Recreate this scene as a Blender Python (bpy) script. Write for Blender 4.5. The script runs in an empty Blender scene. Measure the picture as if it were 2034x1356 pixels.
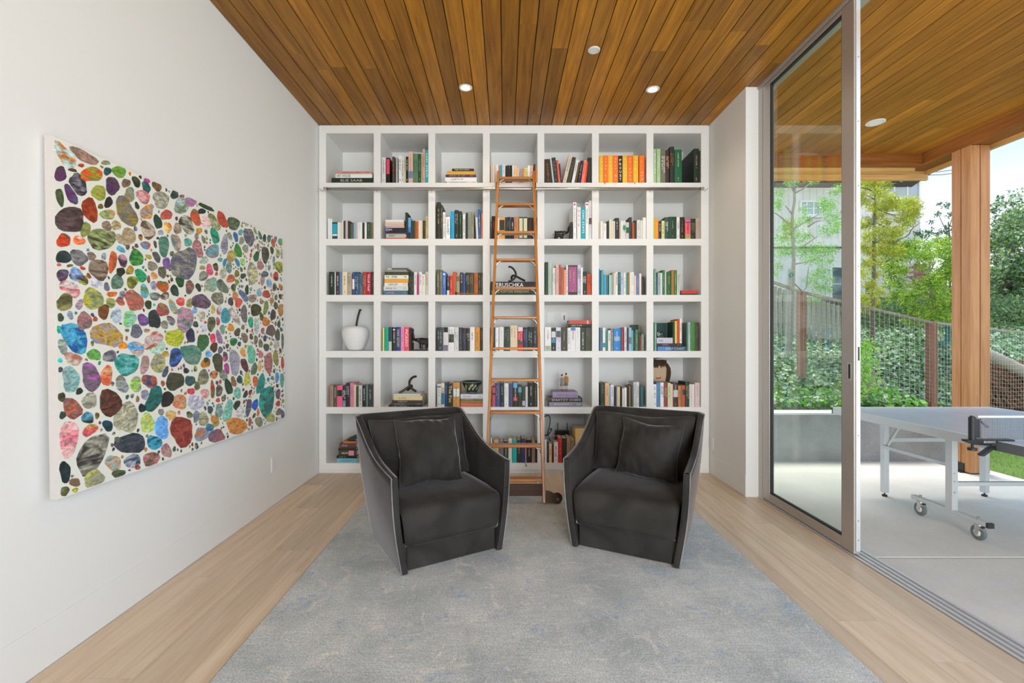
import bpy, bmesh, math, random
from mathutils import Vector, Matrix
random.seed(11)
scene = bpy.context.scene
COL = scene.collection
PI = math.pi
R = math.radians

# ------------------------------------------------------------------ camera
F_PX, VX, VY, EYE = 920.0, 1004.0, 674.0, 1.346     # focal length and vanishing point for a 2034 x 1356 frame
cam_d = bpy.data.cameras.new('camera')
cam = bpy.data.objects.new('camera', cam_d)
COL.objects.link(cam)
cam.location = (0, 0, EYE)
cam.rotation_euler = (PI / 2, 0, 0)
cam_d.sensor_width = 36.0
cam_d.lens = F_PX / 2034 * 36.0
cam_d.shift_x = (1017 - VX) / 2034
cam_d.shift_y = (VY - 678) / 2034
cam_d.clip_start = 0.05
scene.camera = cam

# ------------------------------------------------------------------ sky
world = bpy.data.worlds.new('sky')
scene.world = world
world.use_nodes = True
nt = world.node_tree
nt.nodes.clear()
w_out = nt.nodes.new('ShaderNodeOutputWorld')
w_bg = nt.nodes.new('ShaderNodeBackground')
w_tc = nt.nodes.new('ShaderNodeTexCoord')
w_sep = nt.nodes.new('ShaderNodeSeparateXYZ')
w_ramp = nt.nodes.new('ShaderNodeValToRGB')
nt.links.new(w_tc.outputs['Generated'], w_sep.inputs[0])
nt.links.new(w_sep.outputs['Z'], w_ramp.inputs[0])
nt.links.new(w_ramp.outputs[0], w_bg.inputs[0])
nt.links.new(w_bg.outputs[0], w_out.inputs[0])
w_ramp.color_ramp.elements[0].position = 0.0
w_ramp.color_ramp.elements[0].color = (0.98, 0.99, 1.0, 1)
w_ramp.color_ramp.elements[1].position = 0.27
w_ramp.color_ramp.elements[1].color = (0.37, 0.49, 0.64, 1)
w_bg.inputs[1].default_value = 1.75

# ------------------------------------------------------------------ hazy high sun from beyond the hillside, and an added fill light behind the viewer
sun_d = bpy.data.lights.new('sun', 'SUN')
sun_d.energy = 4.2
sun_d.angle = R(28)
sun_d.color = (1.0, 0.96, 0.88)
sun = bpy.data.objects.new('sun', sun_d)
COL.objects.link(sun)
sun.rotation_euler = Vector((0.05, -0.32, -1.0)).to_track_quat('-Z', 'Y').to_euler()
rear_fill_d = bpy.data.lights.new('rear_fill_light', 'AREA')
rear_fill_d.shape = 'RECTANGLE'
rear_fill_d.size, rear_fill_d.size_y = 1.7, 2.8
rear_fill_d.energy = 165
rear_fill_d.color = (0.92, 0.97, 1.0)
rear_fill = bpy.data.objects.new('rear_fill_light', rear_fill_d)
COL.objects.link(rear_fill)
rear_fill.location = (1.08, -3.0, 1.65)
rear_fill.rotation_euler = (PI / 2, 0, 0)

vs = scene.view_settings
vs.view_transform = 'Standard'
vs.look = 'None'
vs.exposure = 0.36
vs.gamma = 1.0
vs.use_curve_mapping = False
scene.cycles.max_bounces = 6
scene.cycles.glossy_bounces = 3
scene.cycles.diffuse_bounces = 4
scene.cycles.use_adaptive_sampling = True
scene.cycles.adaptive_threshold = 0.08
scene.cycles.transparent_max_bounces = 8
scene.cycles.use_denoising = True
scene.cycles.sample_clamp_indirect = 6.0

# ================================================================== helpers
def srgb(h):
    if isinstance(h, str):
        if len(h) == 3:
            v = [int(c * 2, 16) / 255 for c in h]
        else:
            v = [int(h[i:i + 2], 16) / 255 for i in (0, 2, 4)]
    else:
        v = [c / 255 for c in h]
    return tuple((c / 12.92 if c <= 0.04045 else ((c + 0.055) / 1.055) ** 2.4) for c in v)

def at(px, py, y):
    return Vector(((px - VX) * y / F_PX, y, EYE - (py - VY) * y / F_PX))

class MB:
    def __init__(self):
        self.v, self.f, self.c = [], [], []
        self.cur = None
    def add(self, vs_, fs_):
        n = len(self.v)
        self.v.extend([tuple(p) for p in vs_])
        for f in fs_:
            self.f.append(tuple(i + n for i in f))
            self.c.append(self.cur)
        return self
    def color(self, c):
        self.cur = srgb(c) if isinstance(c, str) else c
        return self
    def box(self, x0, x1, y0, y1, z0, z1):
        return self.add([(x0, y0, z0), (x1, y0, z0), (x1, y1, z0), (x0, y1, z0), (x0, y0, z1), (x1, y0, z1), (x1, y1, z1), (x0, y1, z1)],
                        [(0, 3, 2, 1), (4, 5, 6, 7), (0, 1, 5, 4), (1, 2, 6, 5), (2, 3, 7, 6), (3, 0, 4, 7)])
    def beam(self, p0, p1, w, h, up=(0, 0, 1)):
        p0, p1 = Vector(p0), Vector(p1)
        d = (p1 - p0).normalized()
        s = d.cross(Vector(up))
        if s.length < 1e-4:
            s = d.cross(Vector((0, 1, 0)))
        s.normalize()
        u = s.cross(d).normalized()
        vs_ = []
        for p in (p0, p1):
            for a, b in ((-1, -1), (1, -1), (1, 1), (-1, 1)):
                vs_.append(p + s * a * w / 2 + u * b * h / 2)
        return self.add(vs_, [(0, 1, 2, 3), (7, 6, 5, 4), (0, 4, 5, 1), (1, 5, 6, 2), (2, 6, 7, 3), (3, 7, 4, 0)])
    def tube(self, pts, r, n=8, closed=False, cap=True):
        pts = [Vector(p) for p in pts]
        m = len(pts)
        rs = r if isinstance(r, (list, tuple)) else [r] * m
        rings = []
        ref = None
        for i, p in enumerate(pts):
            if closed:
                d = pts[(i + 1) % m] - pts[i - 1]
            else:
                d = pts[min(i + 1, m - 1)] - pts[max(i - 1, 0)]
            if d.length < 1e-9:
                d = Vector((0, 0, 1))
            d.normalize()
            if ref is None:
                ref = d.cross(Vector((0, 0, 1)))
                if ref.length < 1e-3:
                    ref = d.cross(Vector((1, 0, 0)))
            a = (ref - d * ref.dot(d))
            if a.length < 1e-6:
                a = d.orthogonal()
            a.normalize()
            ref = a
            b = d.cross(a)
            rings.append([p + (a * math.cos(2 * PI * k / n) + b * math.sin(2 * PI * k / n)) * rs[i] for k in range(n)])
        vs_ = [q for rg in rings for q in rg]
        fs_ = []
        for i in range(m if closed else m - 1):
            j = (i + 1) % m
            for k in range(n):
                l = (k + 1) % n
                fs_.append((i * n + k, i * n + l, j * n + l, j * n + k))
        if cap and not closed:
            fs_.append(tuple(reversed(range(n))))
            fs_.append(tuple(range((m - 1) * n, m * n)))
        return self.add(vs_, fs_)
    def cyl(self, p0, p1, r, r1=None, n=16):
        return self.tube([p0, p1], [r, r if r1 is None else r1], n)
    def lathe(self, prof, c=(0, 0, 0), n=32, axis='z'):
        vs_, fs_ = [], []
        m = len(prof)
        for r, z in prof:
            for k in range(n):
                a = 2 * PI * k / n
                if axis == 'z':
                    vs_.append((c[0] + r * math.cos(a), c[1] + r * math.sin(a), c[2] + z))
                elif axis == 'y':
                    vs_.append((c[0] + r * math.cos(a), c[1] + z, c[2] + r * math.sin(a)))
                else:
                    vs_.append((c[0] + z, c[1] + r * math.cos(a), c[2] + r * math.sin(a)))
        for i in range(m - 1):
            for k in range(n):
                l = (k + 1) % n
                fs_.append((i * n + k, i * n + l, (i + 1) * n + l, (i + 1) * n + k))
        return self.add(vs_, fs_)
    def ball(self, c, r, n=16, m=10):
        rx, ry, rz = r if isinstance(r, (tuple, list)) else (r, r, r)
        vs_, fs_ = [], []
        for i in range(m + 1):
            t = PI * i / m
            for k in range(n):
                a = 2 * PI * k / n
                vs_.append((c[0] + rx * math.sin(t) * math.cos(a), c[1] + ry * math.sin(t) * math.sin(a), c[2] - rz * math.cos(t)))
        for i in range(m):
            for k in range(n):
                l = (k + 1) % n
                fs_.append((i * n + k, i * n + l, (i + 1) * n + l, (i + 1) * n + k))
        return self.add(vs_, fs_)
    def prism(self, poly, d):
        """poly: 3D points of a planar outline, d: extrusion vector"""
        n = len(poly)
        d = Vector(d)
        vs_ = [Vector(p) for p in poly] + [Vector(p) + d for p in poly]
        fs_ = [tuple(reversed(range(n))), tuple(range(n, 2 * n))]
        for i in range(n):
            j = (i + 1) % n
            fs_.append((i, j, n + j, n + i))
        return self.add(vs_, fs_)
    def quad(self, a, b, c, d):
        return self.add([a, b, c, d], [(0, 1, 2, 3)])
    def grid(self, rows, close=False):
        m, n = len(rows), len(rows[0])
        fs_ = []
        for i in range(m - 1):
            for k in range(n if close else n - 1):
                l = (k + 1) % n
                fs_.append((i * n + k, i * n + l, (i + 1) * n + l, (i + 1) * n + k))
        return self.add([p for r in rows for p in r], fs_)
    def mesh(self, name, fix=True):
        me = bpy.data.meshes.new(name)
        me.from_pydata(self.v, [], self.f)
        if any(c is not None for c in self.c):
            att = me.color_attributes.new('col', 'FLOAT_COLOR', 'CORNER')
            buf = []
            for p, c in zip(self.f, self.c):
                c = c or (0.5, 0.5, 0.5)
                buf.extend((c[0], c[1], c[2], 1.0) * len(p))
            att.data.foreach_set('color', buf)
        if fix:
            bm = bmesh.new()
            bm.from_mesh(me)
            bmesh.ops.recalc_face_normals(bm, faces=bm.faces)
            bm.to_mesh(me)
            bm.free()
        me.update()
        return me
    def build(self, name, mat, parent=None, smooth=False, bevel=0, seg=2, local=False, fix=True, sub=0):
        me = self.mesh(name, fix)
        return link(name, me, mat, parent, smooth, bevel, seg, local, sub)

def world_of(o):
    m = o.matrix_basis.copy()
    if o.parent:
        m = world_of(o.parent) @ o.matrix_parent_inverse @ m
    return m

def link(name, me, mat, parent=None, smooth=False, bevel=0, seg=2, local=False, sub=0):
    o = bpy.data.objects.new(name, me)
    COL.objects.link(o)
    if mat is not None:
        me.materials.clear()
        me.materials.append(mat)
    if parent is not None:
        o.parent = parent
        if not local:
            o.matrix_parent_inverse = world_of(parent).inverted()
    if smooth:
        me.polygons.foreach_set('use_smooth', [True] * len(me.polygons))
    if bevel:
        b = o.modifiers.new('bevel', 'BEVEL')
        b.width = bevel
        b.segments = seg
        b.limit_method = 'ANGLE'
        b.angle_limit = R(40)
    if sub:
        s = o.modifiers.new('sub', 'SUBSURF')
        s.levels = s.render_levels = sub
    return o

def tag(o, label=None, cat=None, group=None, kind=None):
    if label: o['label'] = label
    if cat: o['category'] = cat
    if group: o['group'] = group
    if kind: o['kind'] = kind
    return o

def thing(name, label, cat, loc=(0, 0, 0), rot=(0, 0, 0), group=None):
    o = bpy.data.objects.new(name, None)
    COL.objects.link(o)
    o.empty_display_size = 0.1
    o.location = loc
    o.rotation_euler = rot
    return tag(o, label, cat, group)

def struct(name, mb, mat, **k):
    o = mb.build(name, mat, **k)
    o['kind'] = 'structure'
    return o

def smoothed(pts, it=2):
    pts = [Vector(p) for p in pts]
    for _ in range(it):
        q = [pts[0]]
        for a, b in zip(pts, pts[1:]):
            q += [a * .75 + b * .25, a * .25 + b * .75]
        q.append(pts[-1])
        pts = q
    return pts

def skin(name, verts, edges, radii, mat, parent=None, sub=2, root=0, local=False):
    me = bpy.data.meshes.new(name)
    me.from_pydata([tuple(v) for v in verts], edges, [])
    o = link(name, me, mat, parent, local=local)
    o.modifiers.new('skin', 'SKIN')
    if not me.skin_vertices:
        with bpy.context.temp_override(object=o, active_object=o):
            pass
    sv = me.skin_vertices[0].data if me.skin_vertices else None
    if sv is None:
        bm = bmesh.new(); bm.from_mesh(me); bm.verts.layers.skin.verify(); bm.to_mesh(me); bm.free()
        sv = me.skin_vertices[0].data
    for i, r in enumerate(radii):
        rr = r if isinstance(r, (tuple, list)) else (r, r)
        sv[i].radius = rr
        sv[i].use_root = (i == root)
    s = o.modifiers.new('sub', 'SUBSURF')
    s.levels = s.render_levels = sub
    return o

# ------------------------------------------------------------------ materials
def newmat(name):
    m = bpy.data.materials.new(name)
    m.use_nodes = True
    n = m.node_tree
    return m, n, n.nodes['Principled BSDF']

def nd(n, t, **k):
    x = n.nodes.new(t)
    for a, b in k.items():
        setattr(x, a, b)
    return x

def plain(name, c, rough=0.5, metal=0.0, spec=0.5, noise=0.0, nscale=30, bump=0.0, **k):
    m, n, b = newmat(name)
    col = srgb(c) if isinstance(c, (str, list)) or (isinstance(c, tuple) and max(c) > 1.5) else c
    b.inputs['Base Color'].default_value = (*col, 1)
    b.inputs['Roughness'].default_value = rough
    b.inputs['Metallic'].default_value = metal
    b.inputs['Specular IOR Level'].default_value = spec
    for a, v in k.items():
        b.inputs[a].default_value = v
    if noise or bump:
        tc = nd(n, 'ShaderNodeTexCoord')
        tx = nd(n, 'ShaderNodeTexNoise')
        tx.inputs['Scale'].default_value = nscale
        tx.inputs['Detail'].default_value = 5
        n.links.new(tc.outputs['Object'], tx.inputs['Vector'])
        if noise:
            mx = nd(n, 'ShaderNodeMix', data_type='RGBA')
            n.links.new(tx.outputs['Fac'], mx.inputs[0])
            mx.inputs[6].default_value = (*[c_ * (1 - noise) for c_ in col], 1)
            mx.inputs[7].default_value = (*[min(1, c_ * (1 + noise)) for c_ in col], 1)
            n.links.new(mx.outputs[2], b.inputs['Base Color'])
        if bump:
            bp = nd(n, 'ShaderNodeBump')
            bp.inputs['Strength'].default_value = bump
            bp.inputs['Distance'].default_value = 0.01
            n.links.new(tx.outputs['Fac'], bp.inputs['Height'])
            n.links.new(bp.outputs[0], b.inputs['Normal'])
    return m

def attr_mat(name, rough=0.55, vary=0.08, nscale=60, spec=0.4, trans=0.0, metal=0.0):
    """base colour comes from the mesh's own colour attribute, with light wear noise"""
    m, n, b = newmat(name)
    at_ = nd(n, 'ShaderNodeAttribute', attribute_name='col')
    tc = nd(n, 'ShaderNodeTexCoord')
    tx = nd(n, 'ShaderNodeTexNoise')
    tx.inputs['Scale'].default_value = nscale
    tx.inputs['Detail'].default_value = 4
    n.links.new(tc.outputs['Object'], tx.inputs['Vector'])
    mr = nd(n, 'ShaderNodeMapRange')
    mr.inputs[3].default_value = 1 - vary
    mr.inputs[4].default_value = 1 + vary
    n.links.new(tx.outputs['Fac'], mr.inputs[0])
    mul = nd(n, 'ShaderNodeVectorMath', operation='SCALE')
    n.links.new(at_.outputs['Color'], mul.inputs[0])
    n.links.new(mr.outputs[0], mul.inputs['Scale'])
    n.links.new(mul.outputs[0], b.inputs['Base Color'])
    b.inputs['Roughness'].default_value = rough
    b.inputs['Specular IOR Level'].default_value = spec
    b.inputs['Metallic'].default_value = metal
    if trans:
        # thin leaf: some light passes through
        tl = nd(n, 'ShaderNodeBsdfTranslucent')
        n.links.new(mul.outputs[0], tl.inputs['Color'])
        ms = nd(n, 'ShaderNodeMixShader')
        ms.inputs[0].default_value = trans
        out = n.nodes['Material Output']
        n.links.new(b.outputs[0], ms.inputs[1])
        n.links.new(tl.outputs[0], ms.inputs[2])
        n.links.new(ms.outputs[0], out.inputs[0])
    return m

def wood(name, cols, axis='y', rough=0.4, grain=1.0, vary=0.25, spec=0.4, bump=0.05, fine=28.0):
    """board wood: grain stretched along axis, tone changes from board to board"""
    m, n, b = newmat(name)
    tc = nd(n, 'ShaderNodeTexCoord')
    oi = nd(n, 'ShaderNodeObjectInfo')
    mp = nd(n, 'ShaderNodeMapping')
    sc = {'x': (0.06, 1, 1), 'y': (1, 0.06, 1), 'z': (1, 1, 0.06)}[axis]
    mp.inputs['Scale'].default_value = [s * fine * grain for s in sc]
    sh = nd(n, 'ShaderNodeMath', operation='MULTIPLY')
    sh.inputs[1].default_value = 91.0
    n.links.new(oi.outputs['Random'], sh.inputs[0])
    cmb = nd(n, 'ShaderNodeCombineXYZ')
    for i in range(3):
        n.links.new(sh.outputs[0], cmb.inputs[i])
    n.links.new(cmb.outputs[0], mp.inputs['Location'])
    n.links.new(tc.outputs['Object'], mp.inputs['Vector'])
    tx = nd(n, 'ShaderNodeTexNoise')
    tx.inputs['Scale'].default_value = 1.0
    tx.inputs['Detail'].default_value = 6
    tx.inputs['Roughness'].default_value = 0.6
    tx.inputs['Distortion'].default_value = 0.6
    n.links.new(mp.outputs[0], tx.inputs['Vector'])
    cr = nd(n, 'ShaderNodeValToRGB')
    cr.color_ramp.elements[0].position = 0.3
    cr.color_ramp.elements[1].position = 0.72
    cr.color_ramp.elements[0].color = (*srgb(cols[0]), 1)
    cr.color_ramp.elements[1].color = (*srgb(cols[1]), 1)
    n.links.new(tx.outputs['Fac'], cr.inputs[0])
    mr = nd(n, 'ShaderNodeMapRange')
    mr.inputs[3].default_value = 1 - vary
    mr.inputs[4].default_value = 1 + vary
    n.links.new(oi.outputs['Random'], mr.inputs[0])
    hs = nd(n, 'ShaderNodeHueSaturation')
    n.links.new(mr.outputs[0], hs.inputs['Value'])
    n.links.new(cr.outputs[0], hs.inputs['Color'])
    n.links.new(hs.outputs[0], b.inputs['Base Color'])
    b.inputs['Roughness'].default_value = rough
    b.inputs['Specular IOR Level'].default_value = spec
    if bump:
        bp = nd(n, 'ShaderNodeBump')
        bp.inputs['Strength'].default_value = bump
        bp.inputs['Distance'].default_value = 0.004
        n.links.new(tx.outputs['Fac'], bp.inputs['Height'])
        n.links.new(bp.outputs[0], b.inputs['Normal'])
    return m

M = {}
M['wall'] = plain('white_wall_paint', (0.84, 0.85, 0.835), 0.75, spec=0.2, noise=0.012, nscale=3, bump=0.02)
M['shelf'] = plain('white_shelf_lacquer', (0.84, 0.84, 0.82), 0.45, spec=0.3, noise=0.01, nscale=8)
M['ceil'] = wood('cedar_ceiling', ('80500a', 'bc801c'), 'y', 0.42, vary=0.30)
M['ceil_gap'] = plain('dark_groove', (0.012, 0.007, 0.003), 0.9, noise=0.2)
M['soffit'] = wood('cedar_soffit', ('8a5618', 'bc7e2c'), 'y', 0.42, vary=0.22)
M['beamx'] = wood('cedar_beam_cross', ('7c4718', 'a8682c'), 'x', 0.5, vary=0.12)
M['beamy'] = wood('cedar_beam_long', ('7c4718', 'a8682c'), 'y', 0.5, vary=0.12)
M['trimx'] = wood('cedar_fascia', ('c09050', 'dcb478'), 'x', 0.55, vary=0.08)
M['trimy'] = wood('cedar_fascia_side', ('c09050', 'dcb478'), 'y', 0.55, vary=0.08)
M['post'] = wood('cedar_post', ('aa7446', 'ca9464'), 'z', 0.5, vary=0.10)
M['floor'] = wood('oak_floor', ('ccb496', 'e4d2ba'), 'y', 0.36, vary=0.13, spec=0.5, bump=0.03)
M['ladder'] = wood('ladder_oak', ('a86420', 'c88438'), 'z', 0.32, vary=0.06, spec=0.5)
M['tread'] = wood('ladder_tread', ('a86420', 'c88438'), 'x', 0.32, vary=0.08, spec=0.5)
M['walnut'] = wood('dark_tread', ('3c2818', '54382a'), 'x', 0.4, vary=0.05)
M['alu'] = plain('brushed_aluminium_frame', (0.50, 0.47, 0.44), 0.38, 0.55, noise=0.03, nscale=40)
M['alu_l'] = plain('pale_aluminium', (0.78, 0.79, 0.80), 0.35, 0.6, noise=0.03, nscale=40)
M['gasket'] = plain('black_gasket', (0.018, 0.022, 0.02), 0.6, noise=0.1)
M['steel'] = plain('satin_steel', (0.62, 0.60, 0.56), 0.25, 1.0, noise=0.04, nscale=50)
M['bronze'] = plain('bronze_fitting', (0.16, 0.12, 0.08), 0.35, 0.9, noise=0.1)
M['black'] = plain('black_plastic', (0.02, 0.022, 0.024), 0.4, noise=0.15, nscale=60)
M['rubber'] = plain('rubber', (0.035, 0.035, 0.035), 0.75, noise=0.15)
M['white'] = plain('white_plastic', (0.82, 0.82, 0.80), 0.4, noise=0.01)
M['cloth'] = attr_mat('book_cloth', 0.5, 0.10, 70)
M['ink'] = attr_mat('printed_ink', 0.5, 0.04)
M['paper'] = plain('page_block', (0.72, 0.66, 0.54), 0.8, noise=0.12, nscale=220)
M['leaf'] = attr_mat('leaf', 0.36, 0.25, 9, 0.55, trans=0.32)
M['bark'] = plain('bark', (0.16, 0.13, 0.11), 0.9, noise=0.4, nscale=25, bump=0.6)
M['barkpale'] = plain('pale_bark', (0.30, 0.27, 0.23), 0.85, noise=0.3, nscale=25, bump=0.5)
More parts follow.
